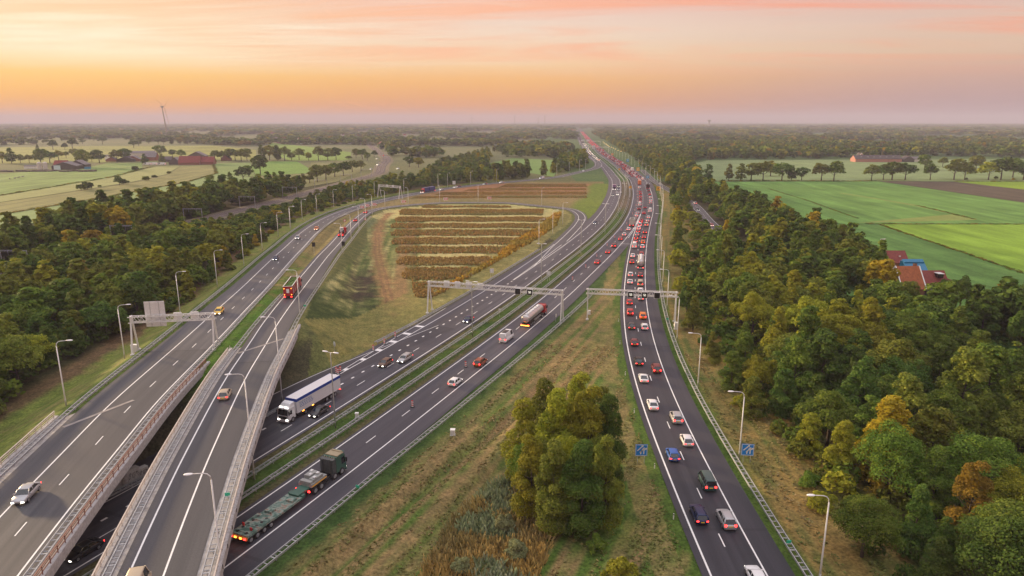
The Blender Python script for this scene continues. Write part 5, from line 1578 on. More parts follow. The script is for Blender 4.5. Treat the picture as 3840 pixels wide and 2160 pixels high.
# ------------------------------------------------------------------ the queue and traffic beyond the bend, thinning into the haze
rnd = random.Random(11)
FARC = ['white', 'silver', 'red', 'dark red', 'grey', 'black', 'dark blue', 'pearl white', 'dark red', 'red']
FART = ['hatchback', 'saloon', 'suv', 'estate', 'hatchback', 'suv', 'delivery van']
s0 = float(MAIN.proj([atr('A', 1600, 1225)])[0][0])
for lane, off in enumerate((5.25, 8.8, 12.3)):
    s = s0 - 25 + lane * 4 + (45 if lane == 0 else 0)
    while s < 1500:
        o = make_car(rnd.choice(FART), rnd.choice(FARC), lod=2); put(o, MAIN, s, off + rnd.uniform(-.2, .2))
        van = o.name.startswith('delivery')
        tag(o, 'van with red tail lights in the distant queue' if van else 'car with red tail lights in the distant queue', 'van' if van else 'car', 'vans in the distant queue' if van else 'cars in the distant queue')
        s += rnd.uniform(11, 19) * (1 + max(0, s - 700) / 900)
s = 1010
while s < 1750:
    for off in (-11.75, -15.25):
        o = make_car(rnd.choice(FART[:5]), rnd.choice(FARC), lod=2, lights='front'); put(o, MAIN, s + rnd.uniform(0, 18), off, -1)
        tag(o, 'car with white headlights on the distant inbound lanes', 'car', 'cars far off on the inbound lanes')
    s += rnd.uniform(28, 44)
# past that the two streams are only lights
for nm, offs, m_, y_, st_ in (('traffic', (1.75, 5.25, 8.8, 12.3), M_TAILF, -2.0, 12), ('traffic', (-11.75, -15.25, -18.0), M_HEADF, 2.0, 26)):
    q = MB(); s = 1500 if y_ < 0 else 1760
    while s < 3600:
        for off in offs:
            p = MAIN.p1(s + rnd.uniform(-5, 5), off); h_ = MAIN.head(s)
            q.mi = 0; q.box((p[0], p[1], .8), (1.8, 4.3, 1.2), h_)
            q.mi = 1
            for sx in (-.6, .6):
                v = Matrix.Rotation(h_, 3, 'Z') @ Vector((sx, y_ * 1.1, .8)); q.box((p[0] + v.x, p[1] + v.y, v.z + .2), (.55, .4, .45), h_)
        s += st_ * (1 + max(0, s - 1800) / 1500)
    o = q.build(nm, [paint('far_car', (.12, .10, .11)), m_]); tag(o, kind='stuff')
# ------------------------------------------------------------------ trees
rng = np.random.default_rng(5)


def unit(n):
    v = rng.normal(size=(n, 3)); return v / np.linalg.norm(v, axis=1)[:, None]


def lobes_for(shape):
    """clump centres and radii for a crown of unit radius 1 (across) and height 1"""
    L = []
    if shape == 'round':
        sk = rng.uniform(.75, 1.15, 8)
        for k in range(48):
            d = unit(1)[0]; d[2] = abs(d[2]) * 1.1 - .38; f = rng.uniform(.42, .84) * sk[int((math.atan2(d[1], d[0]) + math.pi) / 6.2832 * 7.99)]
            L.append((d[0] * f, d[1] * f, .60 + d[2] * .37 * f / .62, rng.uniform(.13, .30)))
        L.append((0, 0, .58, .5))
    elif shape == 'tall':
        for k in range(52):
            z = rng.uniform(.10, .96); w = (1 - abs(z - .42) / .62) * .75 + .1; a = rng.uniform(0, 6.28)
            L.append((math.cos(a) * w * rng.uniform(.4, .9), math.sin(a) * w * rng.uniform(.4, .9), z, rng.uniform(.14, .29) * (1.15 - z * .55)))
    elif shape == 'cone':
        for k in range(36):
            z = rng.uniform(.10, .97); w = (1.02 - z) * .85; a = rng.uniform(0, 6.28)
            L.append((math.cos(a) * w * rng.uniform(.5, .9), math.sin(a) * w * rng.uniform(.5, .9), z, .12 + .24 * (1 - z)))
    elif shape == 'bush':
        for k in range(30):
            d = unit(1)[0]; d[2] = abs(d[2]); f = rng.uniform(.3, .80)
            L.append((d[0] * f, d[1] * f, .22 + d[2] * .58 * f / .7, rng.uniform(.18, .34)))
    elif shape == 'open':
        for k in range(26):
            d = unit(1)[0]; d[2] = d[2] * .9 + .1; f = rng.uniform(.45, .80)
            L.append((d[0] * f, d[1] * f, .60 + d[2] * .34, rng.uniform(.20, .34)))
    return np.array(L)


def crown_arrays(shape, R, H, nq, size, seed, ragged=.20):
    """leaf clumps: small folded quads spread over the lobes' surfaces; returns V (n,4,3) and a tint per quad"""
    global rng
    rng = np.random.default_rng(seed)
    L = lobes_for(shape)
    C = L[:, :3] * [R, R, H]; r = L[:, 3] * (R * .62 + H * .16)
    C[:, 2] = np.maximum(C[:, 2], r * .75)
    pr = r ** 2 / (r ** 2).sum()
    m = int(nq * 2.2)
    k = rng.choice(len(L), m, p=pr)
    d = unit(m); d[:, 2] = np.where(d[:, 2] < -.35, -d[:, 2], d[:, 2])
    P = C[k] + d * r[k][:, None] * rng.uniform(1 - ragged * 1.6, 1 + ragged, m)[:, None]
    # keep only clumps near the outside of the crown
    inside = np.zeros(m)
    for i in range(len(L)):
        q = np.linalg.norm(P - C[i], axis=1) / r[i]
        inside += (q < .78)
    keep = np.where((inside < .5) & (P[:, 2] > .15))[0]
    if len(keep) > nq: keep = rng.choice(keep, nq, replace=False)
    P = P[keep]; d = d[keep]; k = k[keep]; n = len(keep)
    nrm = d * .9 + unit(n) * .75 + np.array([0, 0, .35]); nrm /= np.linalg.norm(nrm, axis=1)[:, None]
    a = np.cross(nrm, unit(n)); a /= np.linalg.norm(a, axis=1)[:, None]
    b = np.cross(nrm, a)
    s = size * rng.uniform(.55, 1.35, n)[:, None]; e = rng.uniform(.55, 1.0, n)[:, None]
    fold = nrm * s * rng.uniform(-.25, .25, n)[:, None]
    V = np.stack([P - a * s * .5, P - b * s * e * .42 + fold, P + a * s * .55, P + b * s * e * .5 + fold], 1)
    lobet = rng.uniform(.25, .75, len(L))
    tint = np.clip(lobet[k] * .55 + rng.uniform(0, 1, n) * .45, 0, 1)
    return V, tint


def foliage_mat(name, c0, c1, c2, hue=0.03):
    m = bpy.data.materials.new(name); m.use_nodes = True
    t = NT(m.node_tree); nt = m.node_tree
    b = nt.nodes['Principled BSDF']
    a = t.n('ShaderNodeAttribute', attribute_name='tint'); oi = t.n('ShaderNodeObjectInfo')
    col = t.ramp(a.outputs['Fac'], [(.12, c0), (.5, c1), (.92, c2)])
    hv = t.n('ShaderNodeHueSaturation')
    hv.inputs['Saturation'].default_value = 1.0
    t.put(hv.inputs['Hue'], t.math('MULTIPLY_ADD', oi.outputs['Random'], hue, .5 - hue * .45))
    t.put(hv.inputs['Value'], t.math('MULTIPLY_ADD', oi.outputs['Random'], .45, .78))
    t.link(col, hv.inputs['Color'])
    t.link(hv.outputs[0], b.inputs['Base Color'])
    b.inputs['Roughness'].default_value = .75; b.inputs['Specular IOR Level'].default_value = .12
    tr = t.n('ShaderNodeBsdfTranslucent'); t.link(hv.outputs[0], tr.inputs[0])
    mx = t.n('ShaderNodeMixShader'); mx.inputs[0].default_value = .22
    t.link(b.outputs[0], mx.inputs[1]); t.link(tr.outputs[0], mx.inputs[2])
    t.link(mx.outputs[0], nt.nodes['Material Output'].inputs['Surface'])
    return m


def stuff_mat(name):
    m = bpy.data.materials.new(name); m.use_nodes = True
    t = NT(m.node_tree); b = m.node_tree.nodes['Principled BSDF']
    a = t.n('ShaderNodeAttribute', attribute_name='leafcol')
    t.link(a.outputs['Color'], b.inputs['Base Color']); b.inputs['Roughness'].default_value = .8; b.inputs['Specular IOR Level'].default_value = .1
    tr = t.n('ShaderNodeBsdfTranslucent'); t.link(a.outputs['Color'], tr.inputs[0])
    mx = t.n('ShaderNodeMixShader'); mx.inputs[0].default_value = .25
    t.link(b.outputs[0], mx.inputs[1]); t.link(tr.outputs[0], mx.inputs[2])
    t.link(mx.outputs[0], m.node_tree.nodes['Material Output'].inputs['Surface'])
    return m


KIND = {'dark green': ((.030, .060, .012), (.064, .106, .020), (.118, .160, .032)),
        'mid green': ((.050, .090, .014), (.100, .148, .022), (.178, .212, .036)),
        'olive': ((.066, .088, .014), (.128, .148, .024), (.208, .206, .036)),
        'yellow green': ((.112, .132, .013), (.214, .218, .021), (.315, .290, .032)),
        'golden': ((.180, .145, .012), (.305, .228, .016), (.410, .292, .022)),
        'rusty': ((.124, .095, .016), (.210, .148, .020), (.290, .195, .026)),
        'grey green': ((.110, .120, .062), (.180, .188, .100), (.260, .258, .145))}
KIND = {k: tuple((a * 1.16, b * 1.18, c) for a, b, c in v) for k, v in KIND.items()}
FM = {k: foliage_mat('foliage_' + k.replace(' ', '_'), *v) for k, v in KIND.items()}
SM = stuff_mat('foliage_mass')
M_BARK = mat('bark', (.060, .046, .036), .9, var=.3, scale=3)
CROWN = {}
SHAPES = {'round': (5.0, 11.5), 'tall': (3.6, 13.5), 'cone': (2.9, 12.5), 'bush': (3.0, 4.6), 'open': (4.6, 11.0)}
LODQ = {-1: (17000, .255), 0: (8600, .37), 1: (4200, .56), 2: (900, 1.15)}


def crown_mesh(shape, var, lod, kind):
    key = (shape, var, lod, kind)
    if key in CROWN: return CROWN[key]
    k2 = (shape, var, lod)
    if k2 not in CROWN:
        R, H = SHAPES[shape]; nq, sz = LODQ[lod]
        if shape == 'bush': nq = int(nq * .5)
        if shape == 'cone': nq = int(nq * .75)
        CROWN[k2] = crown_arrays(shape, R, H, nq, sz, 100 + var * 7 + len(shape) * 31 + lod, .34 if lod < 0 else (.27 if lod == 0 else .20))
    V, tint = CROWN[k2]
    me = np_mesh('crown', V.reshape(-1, 3), np.arange(len(V) * 4).reshape(-1, 4), FM[kind])
    me.attributes.new('tint', 'FLOAT', 'FACE').data.foreach_set('value', tint.astype(np.float32))
    CROWN[key] = me
    return me


TRUNK = {}


def trunk_mesh(shape, var):
    k = (shape, var)
    if k in TRUNK: return TRUNK[k]
    R, H = SHAPES[shape]; rnd = random.Random(var * 3 + 1)
    q = MB(); z1 = H * (.62 if shape != 'bush' else .5); r0 = .30 if shape in ('round', 'open') else .20
    if shape == 'bush': r0 = .12
    q.tube([(0, 0, -.5), (.05, .02, z1 * .35), (-.05, .08, z1 * .7), (.05, 0, z1)], [r0, r0 * .8, r0 * .55, r0 * .25], 7)
    for i in range(6):
        a = rnd.uniform(0, 6.28) + i; z = z1 * rnd.uniform(.45, .85); l = R * rnd.uniform(.45, .75)
        q.tube([(0, 0, z), (math.cos(a) * l * .5, math.sin(a) * l * .5, z + l * .35), (math.cos(a) * l, math.sin(a) * l, z + l * .75)], [r0 * .4, r0 * .25, r0 * .08], 5)
    TRUNK[k] = q.mesh('trunk', M_BARK, True)
    return TRUNK[k]


trng = random.Random(21)


def tree(x, y, z, shape, kind, sxy, sz, lod, label, group, var=None, cat='tree'):
    var = trng.randrange(3) if var is None else var
    r = empty('shrub' if shape == 'bush' else 'tree', (x, y, z), trng.uniform(0, 6.28)); r.scale = (sxy, sxy, sz)
    tag(r, label, 'shrub' if shape == 'bush' else cat, group)
    part('trunk', trunk_mesh(shape, var), r); part('crown', crown_mesh(shape, var, lod, kind), r)
    return r


def scatter(poly, spacing, jitter=0.0, seed=1, ok=None):
    poly = np.asarray(poly); lo, hi = poly.min(0), poly.max(0)
    rr = np.random.default_rng(seed)
    n = int((hi[0] - lo[0]) * (hi[1] - lo[1]) / spacing ** 2 * 9)
    c = rr.uniform(lo, hi, (n, 2)); c = c[in_poly(c, poly)]
    if ok is not None: c = c[ok(c)]
    grid = {}; out = []
    for p in c:
        g = (int(p[0] // spacing), int(p[1] // spacing)); bad = False
        for i in (-1, 0, 1):
            for j in (-1, 0, 1):
                for q in grid.get((g[0] + i, g[1] + j), ()):
                    if (p[0] - q[0]) ** 2 + (p[1] - q[1]) ** 2 < spacing ** 2: bad = True; break
                if bad: break
            if bad: break
        if not bad: grid.setdefault(g, []).append(p); out.append(p)
    return np.array(out)


def clear_roads(c, jam=None, ra=None, local=6.5, rail=9.5):
    k = np.ones(len(c), bool)
    s, o = LOCAL.proj(c); k &= ~((np.abs(o) < local) & (s > 1) & (s < LOCAL.L - 1))
    s, o = RAIL.proj(c); k &= np.abs(o) > rail
    s, o = RA.proj(c); k &= ~((o > -15.5) & (o < 30) & (s < 430)) & ~((o > -12.5) & (o < 16) & (s >= 430))
    s, o = MAIN.proj(c); k &= ~((o > -30) & (o < 27))
    s, o = JAM.proj(c); k &= ~((o > -20) & (o < 15.5) & (s < JAM.L - 2))
    return k


PROTO = {}


def proto(shape, var, nq, size):
    k = (shape, var, nq)
    if k not in PROTO:
        R, H = SHAPES[shape]; PROTO[k] = crown_arrays(shape, R, H, nq, size, 500 + var * 11 + len(shape))
    return PROTO[k]


class Mass:
    def __init__(s): s.V = []; s.C = []
    def add(s, x, y, z, shape, kind, sxy, sz, nq, size, var, rot, val=1.0):
        V, t = proto(shape, var, nq, size)
        c, sn = math.cos(rot), math.sin(rot)
        W = np.empty_like(V)
        W[..., 0] = (V[..., 0] * c - V[..., 1] * sn) * sxy + x; W[..., 1] = (V[..., 0] * sn + V[..., 1] * c) * sxy + y; W[..., 2] = V[..., 2] * sz + z
        k = KIND[kind]; k0, k1, k2 = (np.array(q) for q in k)
        tt = t[:, None]
        C = np.where(tt < .5, k0 + (k1 - k0) * tt * 2, k1 + (k2 - k1) * (tt * 2 - 1)) * val
        s.V.append(W.astype(np.float32)); s.C.append(C.astype(np.float32))
    def build(s, name, label=None):
        V = np.concatenate(s.V); C = np.concatenate(s.C)
        me = np_mesh(name, V.reshape(-1, 3), np.arange(len(V) * 4, dtype=np.int32).reshape(-1, 4), SM)
        me.attributes.new('leafcol', 'FLOAT_COLOR', 'FACE').data.foreach_set('color', np.c_[C, np.ones(len(C), np.float32)].astype(np.float32).ravel())
        o = link(bpy.data.objects.new(name, me)); tag(o, label, None, None, 'stuff')
        print(name, len(V))
        return o



HOUSE = at(PX(8, [(1175, 1360)])[0], 5.2) + np.array((2.0, 0.5))
ZT = 12.0
WOOD_R = np.vstack([unp(PX(7, [(1270, 700)]) + [(2520, 760), (2530, 1000), (2575, 1200), (2690, 1420), (2800, 1590), (2990, 1800), (3060, 1950), (3270, 2160)]), [[62, 40]], [[150, 40]], [[160, 120]],
                    unp([(3840, 1050), (3650, 1070), (3420, 1030), (3300, 905), (3068, 799), (2880, 740)] + PX(7, [(1800, 640), (1560, 590), (1500, 520)]), ZT)])
WOOD_R2 = np.vstack([unp(PX(7, [(1290, 690), (1240, 640), (1130, 560), (1060, 490), (960, 400), (850, 330), (740, 262), (640, 215)])), unp(PX(7, [(760, 200), (900, 300), (1060, 330), (1300, 370), (1420, 430), (1500, 520)]), 9)])
rr_ = RAIL.at(np.linspace(120, RAIL.L - 800, 60), 8.0)[:, :2]
ra_edge = np.vstack([unp(PX(1, [(-420, 900), (-100, 650), (0, 590), (200, 430), (400, 310), (560, 235), (690, 180), (780, 120)]), 1.0), RA.at(np.linspace(225, 560, 50), -14.0)[:, :2]])
WOOD_L = np.vstack([ra_edge, rr_[::-1]])
rl_ = RAIL.at(np.linspace(150, RAIL.L - 700, 50), -7.5)[:, :2]
WOOD_L2 = np.vstack([unp(PX(5, [(1990, 620), (1680, 640), (1340, 700), (800, 790), (560, 820), (250, 930), (0, 965), (-400, 1040)]), 11.0), [RAIL.p1(60, -7.5)[:2]], [p for p in rl_ if p[1] < unp(PX(5, [(2046, 600)]), 8)[0][1] + 20]])
WOOD_M = np.vstack([RA.at(np.linspace(545, 880, 40), -13.0)[:, :2], unp(PX(7, [(640, 400), (600, 350), (500, 350), (340, 445), (280, 500), (120, 470), (0, 480)]) + PX(6, [(1880, 480), (1780, 490), (1850, 400), (1860, 330), (1500, 390), (1330, 490), (1010, 510)]), 10.0)])


def pick(rnd, table):
    t = sum(w for _, w in table); u = rnd.uniform(0, t)
    for k, w in table:
        u -= w
        if u <= 0: return k
    return table[-1][0]


KT_R = [('dark green', 3.0), ('mid green', 4.0), ('olive', 2.6), ('yellow green', 2.0), ('rusty', .15), ('golden', .25)]
KT_L = [('dark green', 3.6), ('olive', 3.0), ('mid green', 3.0), ('rusty', .10), ('yellow green', .9), ('golden', .06)]
STUFF = []                     # (x, y, z, shape, kind, sxy, sz) handed over to the wood masses
LABEL = {'round': 'round crowned', 'tall': 'tall narrow', 'cone': 'slender pointed', 'bush': 'low bushy', 'open': 'open crowned'}


def plant_wood(name, poly, spacing, seed, table, cap, where, hscale=1.0, edge=None, ok=None, hfun=None):
    rnd = random.Random(seed)
    c = scatter(poly, spacing, seed=seed, ok=lambda q: clear_roads(q) & ~((np.abs(q[:, 0] - HOUSE[0]) < 16) & (np.abs(q[:, 1] - HOUSE[1]) < 8.5)) & (np.ones(len(q), bool) if ok is None else ok(q)))
    c = c[np.argsort(np.hypot(c[:, 0], c[:, 1]))]
    hz = terrain_h(c); nz = seg_noise(c[:, 0], c[:, 1], .035, 2.0)
    vis = 0
    for i, (x, y) in enumerate(c):
        ed = edge(x, y) if edge else 0
        kind = pick(rnd, table)
        if nz[i] > .22 and kind == 'dark green': kind = 'yellow green' if rnd.random() < .5 else 'olive'
        if nz[i] < -.2 and kind in ('golden', 'yellow green'): kind = 'dark green'
        shape = pick(rnd, [('round', 3.4), ('tall', 3.2), ('cone', 1.5), ('bush', .6)] if not ed else [('bush', 3), ('round', 1), ('tall', 1.4), ('cone', 1)])
        if ed and rnd.random() < .35: kind = rnd.choice(['golden', 'mid green', 'yellow green', 'olive', 'yellow green'])
        f = hscale * rnd.uniform(.76, 1.18) * (.90 if math.hypot(x, y) < 130 else 1) * (.72 if ed else 1); sxy = f * rnd.uniform(.95, 1.25) * (1.15 if shape in ('tall', 'cone') else 1)
        if hfun: f *= hfun(x, y); sxy *= .5 + .5 * hfun(x, y)
        d = math.hypot(x, y)
        a = abs(math.degrees(math.atan2(x, y)))
        if vis < cap and d > 45 and a < 41:
            vis += 1
            tree(x, y, hz[i] - .2, shape, kind, sxy, f, (-1 if d < 112 else 0) if d < 185 else 1, f'{LABEL[shape]} {kind} {"shrub" if shape == "bush" else "tree"} {where}', f'{LABEL[shape]} {kind} trees {where}')
        else: STUFF.append((name, x, y, hz[i] - .2, shape, kind, sxy, f, d))


plant_wood('right_wood', WOOD_R, 5.5, 3, KT_R, 135, 'in the wood right of the jam', 1.0, edge=lambda x, y: JAM.proj([(x, y)])[1][0] < 29,
           hfun=lambda x, y: .38 if (.255 < x / y < .312 and 285 < y < 470) else 1.0)
plant_wood('right_wood', WOOD_R2, 8.0, 4, KT_L, 0, 'right', 1.0)
plant_wood('left_wood', WOOD_L, 5.5, 6, KT_L, 36, 'in the wood between flyover and railway', 1.0, edge=lambda x, y: RA.proj([(x, y)])[1][0] > -21 and y > 190, ok=lambda q: ~((q[:, 1] > 455) & (RA.proj(q)[1] < -62)) & ~((q[:, 1] > 330) & (RAIL.proj(q)[1] < 22)), hfun=lambda x, y: .92 * float(np.interp(y, [0, 290, 360, 460, 560], [1, 1, .48, .45, .6])))
plant_wood('left_wood', WOOD_L2, 5.6, 8, KT_L, 14, 'in the wood beyond the railway', 1.22)
plant_wood('middle_wood', WOOD_M, 8.0, 9, KT_L, 0, 'mid', 1.05, hfun=lambda x, y: float(np.interp(x, [-110, -60, -20], [.6, .7, 1.05])))

# undergrowth closing the floor of the near woods
urng = random.Random(5)
UNDER = Mass()
for poly, seed in ((WOOD_R, 61), (WOOD_L, 62)):
    c = scatter(poly, 3.6, seed=seed, ok=lambda q: (np.hypot(q[:, 0], q[:, 1]) < 260) & clear_roads(q) & ~((np.abs(q[:, 0] - HOUSE[0]) < 15) & (np.abs(q[:, 1] - HOUSE[1]) < 9)) & ((JAM.proj(q)[1] > 22) | (q[:, 0] < 0)))
    if seed == 62: c = c[(RA.proj(c)[1] < -17.5)]
    hz = terrain_h(c)
    for (x, y), z in zip(c, hz):
        f = urng.uniform(.55, 1.0); d = math.hypot(x, y)
        UNDER.add(x, y, z - .2, 'bush', pick(urng, KT_L), f, f, 300 if d < 160 else 130, .75 if d < 160 else 1.2, urng.randrange(3), urng.uniform(0, 6.28), urng.uniform(.7, 1.1))
UNDER.build('undergrowth')

# the tall group in the verge between the carriageways
for i, (x, y, f, k, sh) in enumerate(((1350, 1300, .95, 'yellow green', 'tall'), (1405, 1335, 1.0, 'olive', 'tall'), (1475, 1350, 1.05, 'dark green', 'tall'), (1545, 1325, 1.05, 'olive', 'tall'), (1330, 1215, 1.05, 'yellow green', 'tall'), (1415, 1235, 1.22, 'yellow green', 'tall'), (1490, 1235, 1.28, 'yellow green', 'tall'), (1555, 1230, 1.15, 'dark green', 'tall'), (1385, 1160, 1.08, 'olive', 'tall'), (1470, 1160, 1.18, 'yellow green', 'tall'), (1535, 1175, 1.04, 'olive', 'tall'), (1372, 1275, .95, 'olive', 'round'), (1445, 1290, 1.0, 'yellow green', 'round'), (1510, 1285, 1.0, 'olive', 'round'), (1440, 1195, 1.15, 'yellow green', 'round'), (1340, 1255, .8, 'mid green', 'round'))):
    c = at(((x - 14 - max(0, x - 1500) * .25) * 1.4907, y * 1.4907))
    tree(c[0], c[1], ground_z(c) - .2, sh, k, f * (1.0 if x < 1500 else .86) * (.72 if sh == 'round' else 1), f, -1, f'tall leafy {k} tree in the dense clump on the verge left of the jam', 'clump of tall trees on the verge', var=i % 3)
for x, y, f, k, lb in ((1562, 1468, .85, 'golden', 'small yellow green shrub on the verge at the bottom edge'), (1440, 1345, .75, 'dark green', 'dark low shrub at the foot of the tall clump'), (1500, 1385, .55, 'mid green', 'small green shrub right of the reeds at the clump'),
                       (1270, 1330, .62, 'grey green', 'grey green willow shrub among the brown reeds, left of the clump'), (1300, 1400, .60, 'grey green', 'grey green willow shrub below the tall clump'), (1160, 1440, .55, 'grey green', 'low grey green willow shrub leftmost in the reeds'), (1290, 1270, .5, 'grey green', 'small grey green willow shrub against the clump')):
    c = at((x * 1.4907, y * 1.4907)); tree(c[0], c[1], ground_z(c) - .1, 'bush', 'yellow green' if k == 'golden' else k, f, f, 0, lb, 'shrubs on the verge')

for k_, (x, y, f) in enumerate(((1430, 1412, .78), (1490, 1425, .86), (1560, 1440, .9), (1120, 1440, .85))):
    c = at(PX(8, [(x, y)])[0], 7.5); tree(c[0], c[1], -.2, 'round', ('dark green', 'mid green', 'dark green', 'olive')[k_], f * .9, f, 0, f'{ORD[k_]} tree from the {("right gable outward", "right gable outward", "right gable outward", "orange roof leftward")[k_]} in front of the farmhouse', 'trees before the farmhouse')

# single trees and rows in the fields: (region, x, base row, top row)
FT = {'left field bush': [(5, 650, 668, 612), (5, 700, 660, 597), (5, 955, 628, 555), (5, 990, 622, 572), (5, 1170, 590, 552), (5, 1233, 570, 542), (5, 1350, 535, 513), (5, 1078, 510, 472), (5, 797, 642, 624)],
      'left wood end': [(5, 1685, 610, 540), (5, 1775, 600, 540), (5, 1840, 590, 518), (5, 1945, 600, 475), (5, 1990, 560, 470), (6, 35, 540, 398)],
      'farm': [(5, 20, 450, 360), (5, 95, 455, 328), (5, 165, 450, 385), (5, 235, 450, 380), (5, 330, 465, 342), (5, 400, 450, 350), (5, 470, 430, 345), (5, 530, 410, 355), (5, 600, 410, 340), (5, 660, 480, 350), (5, 735, 440, 385), (5, 795, 450, 348), (5, 935, 445, 340), (5, 1000, 435, 335), (5, 1160, 462, 375), (5, 1280, 400, 310), (5, 1300, 460, 375), (5, 1380, 400, 345), (5, 1450, 415, 343), (5, 1720, 435, 350), (5, 1770, 430, 350), (5, 1835, 430, 335), (5, 1880, 430, 335), (5, 1930, 435, 335), (5, 1975, 432, 340)],
      'upper field': [(5, 300, 350, 300), (5, 425, 345, 265), (5, 520, 345, 290), (5, 580, 335, 250), (5, 1070, 330, 265), (5, 1110, 318, 265), (5, 1190, 300, 255), (5, 1265, 300, 245), (5, 1310, 300, 250), (5, 1370, 300, 240), (5, 1440, 300, 245), (5, 1500, 300, 240), (5, 820, 300, 235), (5, 750, 275, 240), (5, 660, 300, 250)],
      'meadow row': [(6, 50, 430, 300), (6, 110, 425, 310), (6, 170, 430, 305), (6, 230, 430, 315), (6, 285, 430, 370), (6, 345, 425, 335), (6, 420, 430, 368), (6, 500, 430, 318), (6, 575, 430, 335), (6, 640, 425, 330), (6, 740, 420, 388), (6, 800, 410, 340), (6, 850, 420, 340), (6, 890, 430, 370), (6, 945, 405, 350)],
      'railway row': [(6, 255, 650, 560), (6, 320, 645, 550), (6, 380, 625, 530), (6, 430, 612, 520), (6, 490, 600, 470), (6, 560, 588, 470), (6, 630, 560, 450), (6, 700, 552, 442), (6, 770, 522, 430), (6, 840, 510, 430), (6, 1225, 480, 400), (6, 1300, 485, 410)],
      'right row': [(7, 1570, 590, 455), (7, 1730, 590, 455), (7, 1825, 590, 450), (7, 1910, 590, 455), (7, 2005, 590, 430), (8, 20, 555, 430), (8, 110, 590, 450), (8, 185, 590, 468), (8, 268, 590, 485), (8, 425, 590, 455), (8, 525, 595, 438), (8, 825, 590, 465), (8, 920, 585, 455), (8, 990, 585, 440), (8, 1095, 585, 445), (8, 1295, 585, 460), (8, 1485, 585, 420), (8, 1570, 585, 450), (8, 1760, 585, 445), (8, 1860, 585, 410), (8, 1955, 565, 420), (8, 2040, 585, 440), (8, 1250, 500, 385), (8, 1395, 480, 405), (8, 1660, 510, 395)]}
WH = {'left field bush': 'standing alone in the pale fields left', 'left wood end': 'at the far end of the wood by the railway', 'farm': 'beside the farm buildings left', 'upper field': 'in the far pale fields left', 'meadow row': 'on the bright meadow edge before the village', 'railway row': 'in the row along the railway', 'right row': 'in the row across the green fields right'}
for g, lst in FT.items():
    for i, (r_, x, yb, yt) in enumerate(sorted(lst, key=lambda t: t[1] + 2046 * t[0])):
        c = atr(r_, x, yb); h = height_at(c, PX(r_, [(x, yt)])[0][1])
        h = min(max(h, 2.0), 22)
        small = h < 6.5
        shape = 'bush' if small else pick(trng, [('open', 3), ('round', 4), ('tall', 1)])
        kind = pick(trng, [('dark green', 3), ('mid green', 2.2), ('olive', 2.6), ('yellow green', .5)])
        f = h / SHAPES[shape][1]
        d = math.hypot(*c)
        tree(c[0], c[1], -.1, shape, kind, f * trng.uniform(1.15, 1.5), f, 1 if d < 420 else 2, f'{ORD[i] if i < 30 else "last"} {"shrub" if small else "tree"} from the left {WH[g]}', f'field trees {WH[g]}')
for i, (x, yb, f) in enumerate(((1820, 580, .75), (1585, 585, .5), (1960, 590, .6))):
    c = atr(8, x, yb); tree(c[0], c[1], -.1, 'bush', ('dark green', 'dark green', 'rusty')[i], f, f, 1, f'{("dark green", "small dark", "reddish brown")[i]} bush under the row across the green fields right', 'bushes in the right row')


# ------------------------------------------------------------------ wood masses: the trees past the nearest ones, and the far woods
ms = {}
srng = random.Random(77)
for nm, x, y, z, shape, kind, sxy, f, d in STUFF:
    if d < 45: continue
    a = abs(math.degrees(math.atan2(x, y)))
    if a > 50: continue
    nq, sz = (2200, .74) if d < 190 else ((1200, 1.0) if d < 330 else ((520, 1.45) if d < 600 else (240, 2.2)))
    if a > 41: nq, sz = (380, 1.75)
    ms.setdefault(nm, Mass()).add(x, y, z, shape, kind, sxy, f, nq, sz, srng.randrange(3), srng.uniform(0, 6.28), srng.uniform(.8, 1.2))
for nm, m in ms.items(): m.build(nm)

# far woods: everything past the fields, out to the horizon, with openings where the mist lies
EDGE = [(-3200, 420), (0, 545), (190, 541), (280, 527), (420, 522), (560, 536), (730, 540), (820, 545), (960, 552), (1010, 541), (1150, 545), (1320, 552), (1400, 560), (1450, 590), (1600, 596), (1830, 578), (1920, 596), (2100, 592), (2150, 560), (2180, 520), (2190, 480)]
EDGER = [(2215, 480), (2260, 520), (2330, 570), (2480, 620), (2560, 612), (2640, 600), (2880, 598), (3100, 596), (3300, 592), (3500, 586), (3840, 592), (6500, 600)]


def near_edge(az):
    """distance at which the far wood begins in a direction (tangent of azimuth)"""
    out = np.empty(len(az))
    for E_ in (EDGE + EDGER,):
        P = unp(E_); t = P[:, 0] / P[:, 1]
        out = np.interp(az, t, P[:, 1])
    return out


